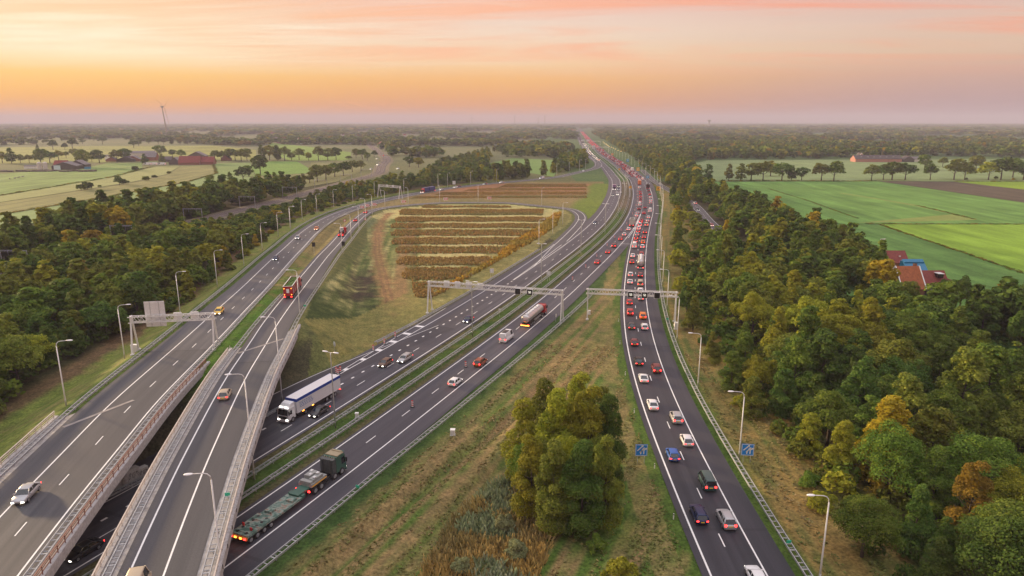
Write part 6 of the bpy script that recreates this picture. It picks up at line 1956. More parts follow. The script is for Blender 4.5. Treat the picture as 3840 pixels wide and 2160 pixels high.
fr = np.random.default_rng(31)
bands = [(520, 900, 8.5), (900, 1500, 12.5), (1500, 2600, 19.0), (2600, 4600, 32.0), (4600, 9000, 62.0)]
far = Mass(); near_far = Mass(); cnt = 0
for y0, y1, sp in bands:
    n = int(1.62 * (y1 ** 2 - y0 ** 2) / 2 / sp ** 2 * 1.15)
    Y = np.sqrt(fr.uniform(y0 ** 2, y1 ** 2, n)); T = fr.uniform(-.81, .81, n); X = Y * T
    k = Y > near_edge(T) + 6
    X, Y = X[k], Y[k]; c = np.c_[X, Y]
    s, o = MAIN.proj(c); k = ~((o > -30) & (o < 26)); s2, o2 = RAIL.proj(c); k &= (np.abs(o2) > 10) | (Y > 1500)
    X, Y = X[k], Y[k]
    nz = seg_noise(X, Y, 1 / 260, 4.0) + .45 * seg_noise(X, Y, 1 / 90, 9.0)
    lim = np.interp(Y, [500, 800, 1300, 2200, 4000, 9000], [-.9, -.45, -.02, .10, .06, -.05]); 
    lim = np.where(X < -120, np.maximum(lim, np.interp(Y, [700, 1100, 2000], [-.5, -.16, .0])), lim)
    k = nz > lim; X, Y, nz = X[k], Y[k], nz[k]
    for x, y, q in zip(X, Y, nz):
        kind = pick(srng, [('dark green', 4), ('olive', 3), ('mid green', 1.5), ('rusty', .5), ('yellow green', .4)])
        f = srng.uniform(.75, 1.25) * (1.0 if y < 2600 else 1.15); w = max(1.0, sp / 9.5)
        nq, sz = (130, 2.9) if y < 1000 else ((64, 4.2) if y < 2000 else (26, 6.5))
        (near_far if y < 1500 else far).add(x, y, -.3, srng.choice(['round', 'round', 'open', 'tall']) if y < 2600 else 'round', kind, f * w, f, nq, sz * (1 if w < 2 else w * .55), srng.randrange(3), srng.uniform(0, 6.28), srng.uniform(.8, 1.15)); cnt += 1
near_far.build('far_wood'); far.build('horizon_wood')
print('far trees', cnt)


# ------------------------------------------------------------------ reeds in the wet field inside the loop and in the verge
def reed_mass(name, pts, H, h, w, cols, seed, lean=.22):
    r = np.random.default_rng(seed); n = len(pts)
    hh = h * r.uniform(.65, 1.25, n) * np.where((pts[:, 1] > 455) & (h < 1), .55, 1.0); ww = w * r.uniform(.6, 1.3, n)
    V = []; C = []
    P = np.c_[pts, H]
    for k in range(2):
        a = r.uniform(0, math.pi, n); dx_ = np.stack([np.cos(a), np.sin(a), np.zeros(n)], 1) * ww[:, None] * .5
        top = np.stack([r.uniform(-lean, lean, n), r.uniform(-lean, lean, n), np.ones(n)], 1) * hh[:, None]
        V.append(np.stack([P - dx_, P + dx_, P + dx_ * .55 + top, P - dx_ * .75 + top * r.uniform(.8, 1, n)[:, None]], 1))
        q = r.uniform(0, 1, n); c0 = np.array(cols)
        idx = np.clip((seg_noise(pts[:, 0] * .35, pts[:, 1], .05, seed) * 1.3 + .5 + r.uniform(-.2, .2, n)) * len(cols), 0, len(cols) - 1).astype(int)
        C.append(c0[idx] * r.uniform(.7, 1.3, n)[:, None])
    V = np.concatenate(V).astype(np.float32); C = np.concatenate(C)
    me = np_mesh(name, V.reshape(-1, 3), np.arange(len(V) * 4, dtype=np.int32).reshape(-1, 4), SM)
    me.attributes.new('leafcol', 'FLOAT_COLOR', 'FACE').data.foreach_set('color', np.c_[C, np.ones(len(C))].astype(np.float32).ravel())
    o = link(bpy.data.objects.new(name, me)); tag(o, kind='stuff'); print(name, n)


def fill(poly, per, seed):
    poly = np.asarray(poly); lo, hi = poly.min(0), poly.max(0); r = np.random.default_rng(seed)
    n = int((hi[0] - lo[0]) * (hi[1] - lo[1]) * per); c = r.uniform(lo, hi, (n, 2)); return c[in_poly(c, poly)]


REED = [(.30, .205, .075), (.37, .25, .085), (.26, .19, .075), (.26, .23, .08), (.38, .21, .075), (.24, .22, .085)]
GOLD = [(.42, .27, .04), (.50, .33, .055), (.40, .24, .04), (.33, .26, .055)]
strips = []
wob = lambda x, k: 2.5 * math.sin(x * .013 + k)
for k, (yt, yb, xl, xr) in enumerate(((793, 806, 1330, 2046), (822, 866, 1150, 2300), (884, 918, 1120, 2390), (936, 968, 1085, 2330), (986, 1031, 1085, 2290), (1050, 1100, 1090, 2230), (1120, 1172, 1120, 2020), (1204, 1268, 1135, 1880), (1294, 1376, 1175, 1730))):
    top = [(x, yt + wob(x, k)) for x in np.linspace(xl + 25, xr, 14)]; bot = [(x, yb + wob(x, k + 2)) for x in np.linspace(xr - 10, xl, 14)]
    strips.append(fill(unp(PX(6, [(xl - 8, (yt + yb) / 2)] + top + bot)), .95 * 2.2, 40 + k))
for poly in (PX('G', [(-100, 190), (300, 178), (780, 185), (850, 215), (520, 340), (480, 360), (-60, 372)]), PX('G', [(-60, 400), (380, 392), (520, 440), (440, 560), (200, 640), (-20, 620)])):
    strips.append(fill(unp(poly), .95 * 2.2, len(strips)))
for k, (y0, y1, xl) in enumerate(((618, 642, -60), (652, 668, -330), (679, 701, -560), (711, 728, -760))):
    strips.append(fill(unp(PX(7, [(xl, y0 + 6), (xl / 2, y0 - 1), (590, y0), (600, y1), (xl / 2, y1 + 3), (xl - 60, y1 + 5)])), 2.0, 70 + k))
pts = np.concatenate(strips); so_, oo_ = RB.proj(pts); sm_, om_ = MAIN.proj(pts)
pts = pts[(om_ < -33)]
reed_mass('reeds', pts, terrain_h(pts) - .05, .78, .62, REED, 3, lean=.75)
g = fill(unp(PX(7, [(395, 850), (345, 980), (170, 1110), (0, 1195)]) + PX('G', [(1380, 40), (960, 330), (700, 420), (430, 620), (250, 640), (500, 430), (880, 220), (1180, 60)]) + PX(7, [(0, 1090), (180, 985), (300, 900), (330, 860)])), 1.0, 91)
sm_, om_ = MAIN.proj(g); g = g[om_ < -33.5]
reed_mass('golden_reeds', g, terrain_h(g) - .05, 1.3, 1.0, GOLD, 5, lean=.6)
v = fill(unp(PX(2, [(820, 1449), (960, 1180), (1060, 1060), (1190, 985), (1288, 940), (1500, 1100), (1500, 1250), (1420, 1449), (1420, 1700), (700, 1700)])), 9.0, 92)
nzv = seg_noise(v[:, 0], v[:, 1], .16, 2.0); rt_ = (v[:, 0] - (-.4 * (v[:, 1] - 90) - 25)) * .012; v1 = v[nzv + rt_ < .30]; v2 = v[nzv + rt_ >= .30]
reed_mass('brown_reeds', v1, terrain_h(v1) - .4, 1.4, .26, [(.40, .28, .09), (.48, .34, .12), (.34, .26, .10), (.28, .23, .09)], 6, lean=.5)
reed_mass('grey_reeds', v2, terrain_h(v2) - .4, 1.4, .27, [(.28, .32, .19), (.23, .28, .15), (.34, .37, .24)], 7, lean=.55)

# short rough grass over the mown verges
tf = fill(np.vstack([MAIN.at(np.linspace(55, 225, 30), 14.5)[:, :2], JAM.at(np.linspace(215, 20, 30), -2.4)[:, :2]]), 4.0, 201)
tf = np.concatenate([tf, fill(np.vstack([JAM.at(np.linspace(30, 230, 30), 13.5)[:, :2], JAM.at(np.linspace(230, 30, 30), 25)[:, :2]]), 4.0, 202)])
tf = tf[np.hypot(tf[:, 0], tf[:, 1]) < 165]
ts_, to_ = MAIN.proj(tf); js_, jo_ = JAM.proj(tf); k_ = np.where(tf[:, 0] > 38, 1, 0)
nzt = np.array([mnoise.noise((a * .022, b * .62, 3.0)) for a, b in zip(np.where(k_, js_, ts_), np.where(k_, jo_, to_))]) + .35 * seg_noise(tf[:, 0], tf[:, 1], .7, 2.0); tf = tf[nzt > .0]
reed_mass('rough_grass', tf, terrain_h(tf) - .05, .20, .42, [(.22, .21, .075), (.30, .24, .11), (.34, .25, .12), (.26, .22, .09), (.18, .20, .06)], 8, lean=1.6)
# ------------------------------------------------------------------ fields
def field(name, pts, col, z=.02, scale=.05, var=.16, rows_dir=None, rows_sc=1.0):
    m = bpy.data.materials.new(name + '_soil'); m.use_nodes = True
    t = NT(m.node_tree); b = m.node_tree.nodes['Principled BSDF']
    pos = t.n('ShaderNodeNewGeometry').outputs['Position']
    a = t.noise(pos, scale, 5, .65); f = t.noise(pos, 1.1, 4, .7)
    lo = tuple(c * (1 - var) for c in col); hi = tuple(c * (1 + var) for c in col)
    c = t.ramp(a, [(.32, lo), (.68, hi)])
    c = t.mix(1, c, t.ramp(f, [(.25, (.72, .74, .72)), (.75, (1.28, 1.26, 1.24))]), 'MULTIPLY')
    if rows_dir is not None:
        st = t.noise(t.mapping(pos, (rows_sc, .012, .1), rot=(0, 0, rows_dir)), 1.0, 3, .6)
        c = t.mix(.8, c, t.ramp(st, [(.32, (.64, .66, .64)), (.68, (1.34, 1.30, 1.2))]), 'MULTIPLY')
    t.link(c, b.inputs['Base Color']); b.inputs['Roughness'].default_value = .95; b.inputs['Specular IOR Level'].default_value = .1
    mb_ = MB(); P = [at(p) if not hasattr(p, 'shape') else p for p in pts]
    mb_.add([(p[0], p[1], z) for p in P], [tuple(range(len(P)))])
    o = mb_.build(name, m); tag(o, kind='structure')


GREENM = (.115, .215, .080)
field('meadow', PX(7, [(1420, 480)]) + PX(7, [(1560, 596), (2046, 598)]) + PX(8, [(880, 594), (2046, 600), (2900, 602), (2900, 425), (2046, 420), (0, 425)]) + PX(7, [(1560, 430), (1480, 450)]), (0.193, 0.257, 0.115), .02, .03, .18)
field('pasture', PX(7, [(1560, 600)]) + PX(8, [(880, 597), (2046, 768), (2900, 860), (2900, 934), (880, 938), (640, 935)]) + PX(7, [(2046, 1200), (1900, 900), (1700, 700)]), (0.126, 0.245, 0.062), .03, .02, .24, .9, .10)
field('ploughed_field', PX(8, [(884, 595), (1480, 600), (2046, 664), (2900, 755), (2900, 850), (2046, 766)]), (0.103, 0.083, 0.062), .045, .05, .12, .2, .4)
field('lime_field', PX(8, [(1484, 599), (2900, 602), (2900, 750), (2046, 663)]), (0.218, 0.322, 0.035), .045, .04, .1)
field('lime_pasture', PX(8, [(885, 940), (2046, 940), (2900, 940), (2900, 1560), (2046, 1335), (1600, 1180), (1250, 1065)]), (0.193, 0.322, 0.042), .05, .03, .14, 1.2, .12)
field('near_pasture', PX(8, [(640, 938), (880, 941), (1250, 1067), (1600, 1182), (2046, 1337), (2900, 1562), (2900, 2200), (1500, 2200), (400, 1500), (300, 900)]), (0.112, 0.221, 0.058), .038, .06, .22, .6, .15)
field('dry_strip', PX(8, [(700, 930), (1660, 905), (1655, 899), (1330, 818), (1180, 785), (600, 690), (560, 690), (900, 745), (1180, 795), (1480, 860)]), (0.205, 0.251, 0.070), .052, .1, .15)
# left of the railway
field('frosty_strip', PX(5, [(-700, 1000), (0, 868), (850, 725), (1500, 605), (1735, 535), (2000, 560), (2046, 700), (1500, 700), (800, 800), (0, 1000)]), (0.199, 0.270, 0.105), .03, .04, .12)
field('stubble_field', PX(5, [(-700, 985), (0, 862), (850, 720), (1500, 600), (1725, 533), (1705, 462), (1450, 472), (1340, 545), (1100, 602), (640, 672), (0, 768), (-700, 870)]), (0.200, 0.201, 0.085), .035, .05, .14, -.95, .25)
field('pale_strip', PX(5, [(-700, 865), (0, 764), (640, 668), (1060, 600), (1330, 540), (1440, 474), (1230, 482), (900, 565), (0, 714), (-700, 810)]), (0.257, 0.275, 0.110), .04, .04, .16)
field('green_field', PX(5, [(-700, 800), (0, 704), (650, 622), (1000, 545), (1140, 492), (1130, 450), (860, 452), (650, 495), (0, 535), (-700, 580)]), (0.167, 0.245, 0.080), .036, .03, .14, -1.0, .12)
field('pasture_corner', PX(5, [(1712, 452), (2000, 448), (2040, 560), (1735, 536)]), (0.173, 0.245, 0.082), .036, .03, .12)
field('upper_pasture', PX(5, [(-700, 470), (0, 455), (850, 445), (1690, 430), (2046, 420), (2046, 345), (1700, 312), (1080, 312), (0, 325), (-700, 345)]), (0.231, 0.245, 0.072), .03, .012, .22)
field('bright_meadow', PX(6, [(105, 438), (330, 438), (435, 500), (430, 530), (0, 552), (-40, 470)]), (0.148, 0.257, 0.055), .03, .04, .12)
field('far_meadow', PX(6, [(110, 288), (420, 320), (760, 365), (760, 420), (700, 430), (270, 432), (60, 350)]), (0.179, 0.270, 0.058), .03, .03, .12)
field('tan_pasture', PX(6, [(0, 556), (430, 534), (440, 440), (700, 432), (900, 440), (830, 520), (640, 600), (250, 668), (120, 700), (60, 640)]), (0.194, 0.195, 0.085), .028, .05, .14)
field('clearing_meadow', PX(7, [(-260, 470), (0, 412), (300, 425), (420, 440), (330, 560), (0, 505)]), (0.160, 0.257, 0.075), .02, .04, .1)
# dark ditches with rough edges along the field borders
def hedge_line(name, pts, w, h, seed, col=None, z=0.0):
    P = [at(p) for p in pts]; r = random.Random(seed); m = Mass(); n = 0
    for a, b in zip(P[:-1], P[1:]):
        L = np.linalg.norm(b - a); k = 0
        while k < L:
            p = a + (b - a) * (k / L); f = r.uniform(.5, 1.2)
            m.add(p[0] + r.uniform(-w, w) * .5, p[1] + r.uniform(-w, w) * .5, -.1, 'bush', r.choice(['dark green', 'olive', 'rusty']) if col is None else col, f * w * .32, f * h / 4.6, 26, 1.6, r.randrange(3), r.uniform(0, 6)); k += w * .75; n += 1
    m.build(name)


hedge_line('ditch_scrub', PX(8, [(880, 596), (300, 596), (0, 594)]) + PX(7, [(1570, 598)]), 2.4, 1.0, 1)
hedge_line('ditch_scrub', PX(8, [(780, 937), (1200, 939), (2046, 940)]), 1.6, .6, 2)
hedge_line('ditch_scrub', PX(8, [(900, 944), (1250, 1066), (1600, 1181), (2046, 1336)]), 1.3, .7, 3)
hedge_line('ditch_scrub', PX(8, [(1190, 790), (1330, 822), (1655, 902)]), 1.6, .6, 4)
hedge_line('ditch_scrub', PX(8, [(0, 655), (300, 745), (720, 895)]), 1.0, .4, 5)
hedge_line('ditch_scrub', PX(5, [(0, 864), (850, 722), (1500, 602), (1730, 534), (1705, 462)]), 2.0, .9, 6)
hedge_line('ditch_scrub', PX(5, [(0, 710), (900, 562), (1140, 495), (1230, 480)]), 2.6, .9, 7)
hedge_line('ditch_scrub', PX(8, [(1480, 598), (2046, 600)]), 2.2, 1.0, 8)


# ------------------------------------------------------------------ houses and farms
def roofmat(name, c):
    m = bpy.data.materials.new(name); m.use_nodes = True
    t = NT(m.node_tree); b = m.node_tree.nodes['Principled BSDF']
    tc_ = t.n('ShaderNodeTexCoord').outputs['Object']
    br = t.n('ShaderNodeTexBrick'); t.link(t.mapping(tc_, (1, 1, 1)), br.inputs[0])
    sx = t.n('ShaderNodeSeparateXYZ'); t.link(tc_, sx.inputs[0]); cb = t.n('ShaderNodeCombineXYZ'); t.link(sx.outputs[0], cb.inputs[0]); t.link(sx.outputs[2], cb.inputs[1]); t.link(cb.outputs[0], br.inputs[0])
    br.inputs['Color1'].default_value = (*c, 1); br.inputs['Color2'].default_value = tuple(x * .72 for x in c) + (1,); br.inputs['Mortar'].default_value = tuple(x * .45 for x in c) + (1,)
    br.inputs['Scale'].default_value = 3.0; br.inputs['Mortar Size'].default_value = .03; br.inputs['Row Height'].default_value = .35
    nz = t.noise(tc_, 1.2, 4, .6)
    t.link(t.mix(.8, br.outputs[0], t.ramp(nz, [(.3, (.7, .7, .7)), (.7, (1.25, 1.25, 1.25))]), 'MULTIPLY'), b.inputs['Base Color']); b.inputs['Roughness'].default_value = .8
    return m


R_ORANGE = roofmat('orange_tiles', (.40, .115, .035)); R_RED = roofmat('red_tiles', (.27, .055, .042)); R_DARK = roofmat('dark_tiles', (.11, .085, .085)); R_GREY = roofmat('grey_sheet', (.24, .21, .21))
M_BRICK = mat('red_brick', (.24, .10, .07), .85, var=.2, scale=2); M_RENDER = mat('pale_render', (.55, .52, .48), .85, var=.1); M_TIMB = mat('dark_boards', (.09, .075, .065), .85, var=.2)


def gable(root, cx, cy, lx, ly, eave, ridge, wall, roof, axis='x', trim=None, over=.35, rz=0.0, openings=()):
    """walls and a pitched roof as parts; the ridge runs along axis"""
    M = Matrix.Rotation(rz, 3, 'Z'); C = Vector((cx, cy, 0))
    T = lambda p: tuple(M @ Vector(p) + C)
    if axis == 'y': S = lambda x, y, z: (y, x, z)
    else: S = lambda x, y, z: (x, y, z)
    a, b = (lx / 2, ly / 2) if axis == 'x' else (ly / 2, lx / 2)
    q = MB()
    q.add([T(S(*p)) for p in ((-a, -b, -.2), (a, -b, -.2), (a, b, -.2), (-a, b, -.2), (-a, -b, eave), (a, -b, eave), (a, b, eave), (-a, b, eave), (-a, 0, ridge - .1), (a, 0, ridge - .1))],
          [(0, 1, 5, 4), (2, 3, 7, 6), (1, 2, 6, 9, 5), (3, 0, 4, 8, 7)])
    w_ = q.build('wall', wall, root)
    q = MB(); e = over; sl = (ridge - eave) / b
    for sg in (-1, 1):
        P = [(-a - e, sg * (b + e), eave - e * sl), (a + e, sg * (b + e), eave - e * sl), (a + e, 0, ridge), (-a - e, 0, ridge)]
        q.add([T(S(x, y, z + .02)) for x, y, z in P] + [T(S(x, y, z + .24)) for x, y, z in P], [(0, 1, 2, 3), (7, 6, 5, 4), (0, 4, 5, 1), (1, 5, 6, 2), (3, 7, 4, 0)])
    r_ = q.build('roof', roof, root)
    if trim:
        q = MB()
        for ex in (-a - e - .04, a + e + .04):
            for sg in (-1, 1): q.beam(T(S(ex, sg * (b + e), eave - e * sl + .15)), T(S(ex, 0, ridge + .2)), .32, .36)
        q.build('verge_board', trim, r_)
    for fx, fz, w, h, side in openings:
        q = MB(); x = -a + 2 * a * fx
        q.box(T(S(x, side * (b + .03), fz)), (w, .06, h) if axis == 'x' else (.06, w, h), rz); q.build('window', M_GLASS, root)
    return w_, r_


def roof_box(parent, p, d, m, name, rz=0.0):
    q = MB(); q.box(p, d, rz); return q.build(name, m, parent)


c = atr(8, 1175, 1360, 5.2)
h = empty('farmhouse', (c[0] - 1.2, c[1], 0), 0.0); tag(h, 'farmhouse with orange and dark red tiled roofs at the wood edge right', 'house')
gable(h, -1.8, 0, 7.0, 10.5, 2.6, 8.6, M_BRICK, R_ORANGE, 'x', M_WHITEP, openings=((.3, 1.4, 1.2, 1.2, -1), (.6, 1.4, 1.2, 1.2, -1)))
k = roof_box(h, (1.0, .6, 8.7), (.9, .9, 1.6), M_BRICK, 'chimney'); roof_box(k, (1.0, .6, 9.56), (1.0, 1.0, .12), M_DARK, 'cap')
w_, r_ = gable(h, 6.6, 1.2, 8.6, 8.6, 2.6, 6.9, M_BRICK, R_RED, 'x')
k = roof_box(r_, (8.4, -.9, 5.9), (1.7, 2.2, 1.3), M_GLASS, 'dormer'); roof_box(k, (8.4, -.9, 6.65), (2.0, 2.5, .14), M_PALEM, 'dormer_roof')
gable(h, 10.6, -4.6, 6.0, 8.0, 2.2, 4.9, M_BRICK, R_RED, 'y', M_WHITEP, rz=0.0)
q = MB(); q.box((5.6, -4.9, 2.7), (5.6, 3.2, .25)); q.box((5.6, -5.2, 1.2), (5.2, 2.4, 2.9)); q.build('flat_annex', mat('annex_grey', (.16, .19, .24), .4), h)
q = MB(); q.add([(1.9, 6.0, 5.6), (9.0, 6.0, 5.6), (9.0, 10.0, 8.9), (1.9, 10.0, 8.9), (1.9, 6.0, 5.85), (9.0, 6.0, 5.85), (9.0, 10.0, 9.15), (1.9, 10.0, 9.15)], [(3, 2, 1, 0), (4, 5, 6, 7), (0, 1, 5, 4), (1, 2, 6, 5), (2, 3, 7, 6), (3, 0, 4, 7)]); q.box((5.4, 9.8, 4.2), (6.8, 2.6, 8.6)); q.build('blue_roof', mat('blue_sheet', (.008, .17, .32), .45), h)
c = atr(8, 1040, 1195, 4.0)
h = empty('barn', (c[0], c[1], 0), 0.0); tag(h, 'barn with plain red tiled roof half hidden behind the wood, left of the farmhouse', 'barn')
w_, r_ = gable(h, -2.5, 0, 9.0, 8.0, 2.3, 6.0, M_BRICK, R_RED, 'x'); roof_box(r_, (-.6, -2.0, 4.4), (.6, .7, .25), M_WHITEP, 'skylight')
c = atr(8, 860, 440)
h = empty('barn', (c[0], c[1], 0), -.04); tag(h, 'long low barn with pinkish brick wall and dark roof across the right fields', 'barn')
gable(h, 0, 0, 62, 16, 4.2, 8.8, mat('pink_brick', (.42, .20, .16), .85, var=.12), R_DARK, 'x')
for k in range(6): roof_box(h, (-22 + k * 8.5, -3.8, 6.75), (2.2, 1.8, .2), M_WHITEP, 'skylight')
gable(h, 41, -1, 14, 13, 3.4, 8.0, M_TIMB, R_DARK, 'y'); gable(h, -14, 18, 12, 10, 3.0, 11.0, mat('pink_render', (.50, .30, .24), .85), R_DARK, 'y', M_WHITEP)
gable(h, 62, 8, 26, 12, 3.2, 6.5, M_RENDER, R_GREY, 'x')
# farms on the left
c = atr(5, 545, 500)
h = empty('farm_building', (c[0], c[1], 0), .15); tag(h, 'grey farm sheds with a pale blue door panel, leftmost farm', 'farm')
gable(h, 0, 0, 26, 20, 4.2, 8.5, M_TIMB, R_GREY, 'y'); roof_box(h, (-7, -10.1, 2.6), (7.0, .3, 5.0), mat('pale_blue_door', (.55, .68, .72), .6), 'door')
gable(h, 6, 16, 18, 16, 4.5, 9.5, M_TIMB, R_GREY, 'y'); gable(h, -16, 22, 14, 12, 3.5, 9.0, M_BRICK, R_RED, 'x'); roof_box(h, (22, -2, 1.3), (6, 3, 2.6), mat('blue_tarp', (.05, .22, .38), .6), 'container')
for x in (-26, -32): q = MB(); q.tube([(x, 4, 0), (x, 4, 7.5)], 2.4, 12); q.tube([(x, 4, 7.5), (x, 4, 8.6)], [2.4, .3], 12); q.build('silo', M_RENDER, h)
c = atr(5, 255, 493); q = empty('shed', (c[0], c[1], 0), .1); tag(q, 'small white shed left of the grey farm sheds', 'shed'); gable(q, 0, 0, 14, 6, 2.8, 3.6, M_WHITEP, R_GREY, 'x')
c = atr(5, 330, 518); q = MB(); rnd = random.Random(2)
for k in range(40): q.box((c[0] + rnd.uniform(-45, 60), c[1] + rnd.uniform(-5, 6), .6), (rnd.uniform(4, 10), rnd.uniform(2, 4), rnd.uniform(1, 2.2)), rnd.uniform(-.3, .3))
o = q.build('silage_heap', mat('silage', (.12, .095, .085), .9, var=.4)); tag(o, 'long low dark heap of silage in front of the leftmost farm', 'silage heap')
for x, y, lx, ly, ev, rg, wl, rf, ax, lb in ((900, 438, 14, 9, 2.5, 6, M_BRICK, R_DARK, 'y', 'small dark gabled barn, first of the long grey farm row'), (1020, 438, 22, 14, 3, 7, M_TIMB, R_DARK, 'y', 'dark wide barn under the tree in the grey farm row'), (1075, 436, 18, 12, 3, 7.5, M_BRICK, R_GREY, 'y', 'greyish gabled barn in the middle of the farm row'), (1110, 395, 52, 14, 5, 8, M_RENDER, R_GREY, 'x', 'long pale barn behind the grey farm row'), (1215, 430, 16, 14, 5, 11, M_BRICK, R_GREY, 'x', 'tall hipped farmhouse with mauve roof beside the white caravans'), (1330, 440, 16, 12, 3, 7, M_TIMB, R_DARK, 'x', 'dark low barn behind the bright parked vehicles'), (1410, 460, 14, 12, 2.8, 9, M_TIMB, R_GREY, 'y', 'dark gabled barn left of the red roofed one'),
                                             (1525, 462, 26, 14, 2.8, 10.5, M_BRICK, R_RED, 'x', 'red roofed farmhouse, left one of two'), (1635, 460, 26, 13, 3, 9.5, M_BRICK, R_RED, 'x', 'red roofed farmhouse, right one of two'), (1585, 420, 24, 16, 5, 11, M_TIMB, R_GREY, 'y', 'dark barn with pale gable edge behind the two red roofs'), (1810, 430, 12, 10, 3, 8, M_BRICK, R_DARK, 'y', 'small dark house between the round trees, right end of the farms'), (875, 425, 9, 7, 6, 7, M_WHITEP, R_GREY, 'x', 'small white block at the left end of the grey farm row')):
    c = atr(5, x, y); q = empty('farm_building', (c[0], c[1], 0), .12); tag(q, lb, 'farm building'); gable(q, 0, 0, lx, ly, ev, rg, wl, rf, ax)
for x, lb in ((1178, 'white caravan, left of the two before the mauve roof'), (1222, 'white caravan, right of the two before the mauve roof'), (1290, 'white van parked between the farms')):
    c = atr(5, x, 466); o = make_car('delivery van', 'white', lod=2); o.location = (*c, .1); o.rotation_euler = (0, 0, 1.5); o.scale = (1.2, 1.9, 1.2); tag(o, lb, 'caravan' if 'caravan' in lb else 'van')
# the village and scattered houses beyond
vr = random.Random(8)
for k in range(46):
    x = vr.uniform(120, 1250); y = vr.uniform(215, 300) + (20 if x > 900 else 0)
    c = atr(6, x, y); q = empty('village_house', (c[0], c[1], 0), vr.uniform(-.6, .6)); tag(q, 'small pale walled house among the trees of the distant village', 'house', 'houses of the distant village')
    gable(q, 0, 0, vr.uniform(9, 15), vr.uniform(8, 10), vr.uniform(3, 6), vr.uniform(8, 11.5), vr.choice([M_RENDER, M_WHITEP, M_BRICK]), vr.choice([R_RED, R_DARK, R_GREY, R_RED]), vr.choice('xy'))
for x, y, w_ in ((150, 172, 130), (60, 190, 60), (560, 165, 80)):
    c = atr(6, x, y); q = empty('warehouse', (c[0], c[1], 0)); tag(q, f'long white warehouse far off in the mist, {("widest", "second widest", "narrowest")[(130, 80, 60).index(w_)]} of three', 'warehouse'); gable(q, 0, 0, w_ * 2.2, 40, 9, 11, M_WHITEP, R_GREY, 'x')

# poplars standing above the far woods
for i, (x, yb, yt) in enumerate(((1335, 262, 198), (1375, 215, 165), (1395, 212, 160), (1468, 215, 172), (1645, 205, 170), (1710, 205, 160), (1725, 205, 165), (1742, 205, 168), (1980, 250, 195))):
    c = atr(6, x, yb); hh = min(height_at(c, PX(6, [(x, yt)])[0][1]), 34); f = hh / 12.5
    tree(c[0], c[1], 0, 'cone', 'dark green', f * .7, f, 2, f'{ORD[i]} pointed poplar from the left rising above the village trees', 'poplars above the village')

# ------------------------------------------------------------------ wind turbine, seen nearly edge-on, and far masts
D_ = 2600.0
CP = math.cos(PITCH)
bx_ = (620 - 1920) / FPX * D_ * CP
r = empty('wind_turbine', (bx_, D_, 0), 0); tag(r, 'lone wind turbine rising from the mist, rotor seen edge-on', 'wind turbine')
M_TURB = mat('turbine_dark', (.20, .18, .12), .6)
HUB = height_at((bx_, D_), 402)
q = MB(); q.tube([(0, 0, 0), (-3.0, 0, HUB * .55), (-6.5, 0, HUB)], [3.0, 2.3, 1.5], 12); q.build('tower', M_TURB, r)
q = MB(); q.loft([[(-9.5 + dx_, math.cos(a) * rr2, HUB + 1.2 + math.sin(a) * rr2) for a in np.linspace(0, 6.28, 9)[:-1]] for dx_, rr2 in ((-3, .6), (-2, 2.0), (4, 2.6), (8, 2.2), (9.5, .8))]); q.build('nacelle', mat('nacelle_dark', (.05, .05, .03), .6), r)
for k, a in enumerate((math.pi, math.pi / 3, -math.pi / 3)):
    q = MB(); Lb = 60.0; tl = .17
    pts_ = []
    for f, ch_ in ((.02, .9), (.2, 2.0), (.6, 1.3), (1, .35)):
        zz = math.cos(a) * f * Lb; yy = math.sin(a) * f * Lb
        pts_.append([(1.2 - zz * tl + .5 * sx, yy + sy * ch_, HUB + 1.2 + zz) for sx, sy in ((-1, 0), (0, -1), (1, 0), (0, 1))])
    q.loft(pts_); q.build('blade', mat('blade_amber', (.34, .22, .08), .5), r)
for i, (r_, x, yt, kind_) in enumerate(((6, 1725, 90, 't'), (7, 22, 75, 't'), (7, 210, 92, 't'), (7, 262, 72, 't'))):
    d_ = 7600; F_ = PX(r_, [(x, yt)])[0]; X_ = (F_[0] - 1920) / FPX * d_ * CP; hub = height_at((X_, d_), F_[1])
    r = empty('wind_turbine', (X_, d_, 0)); tag(r, f'faint distant wind turbine on the hazy horizon, {ORD[i]} of four from the left', 'wind turbine', 'far turbines on the horizon')
    q = MB(); q.tube([(0, 0, 0), (0, 0, hub)], [3.5, 2.2], 8); q.build('tower', M_TURB, r)
    for k in range(3):
        a = k * 2.094 + i; q = MB(); q.beam((0, -4, hub), (math.sin(a) * 46, -4, hub + math.cos(a) * 46), 2.2, 1.2); q.build('blade', M_TURB, r)
F_ = PX(7, [(1577, 103)])[0]; d_ = 5200; hub = height_at((0, d_), F_[1])
r = empty('water_tower', ((F_[0] - 1920) / FPX * d_ * CP, d_, 0)); tag(r, 'water tower with wide round top on the right horizon', 'water tower')
q = MB(); q.tube([(0, 0, 0), (0, 0, hub - 16)], [6, 5], 12); q.build('shaft', M_CONC, r); q = MB(); q.tube([(0, 0, hub - 16), (0, 0, hub - 8), (0, 0, hub - 3), (0, 0, hub)], [5, 14, 14, 8], 14); q.build('tank', M_CONC, r)


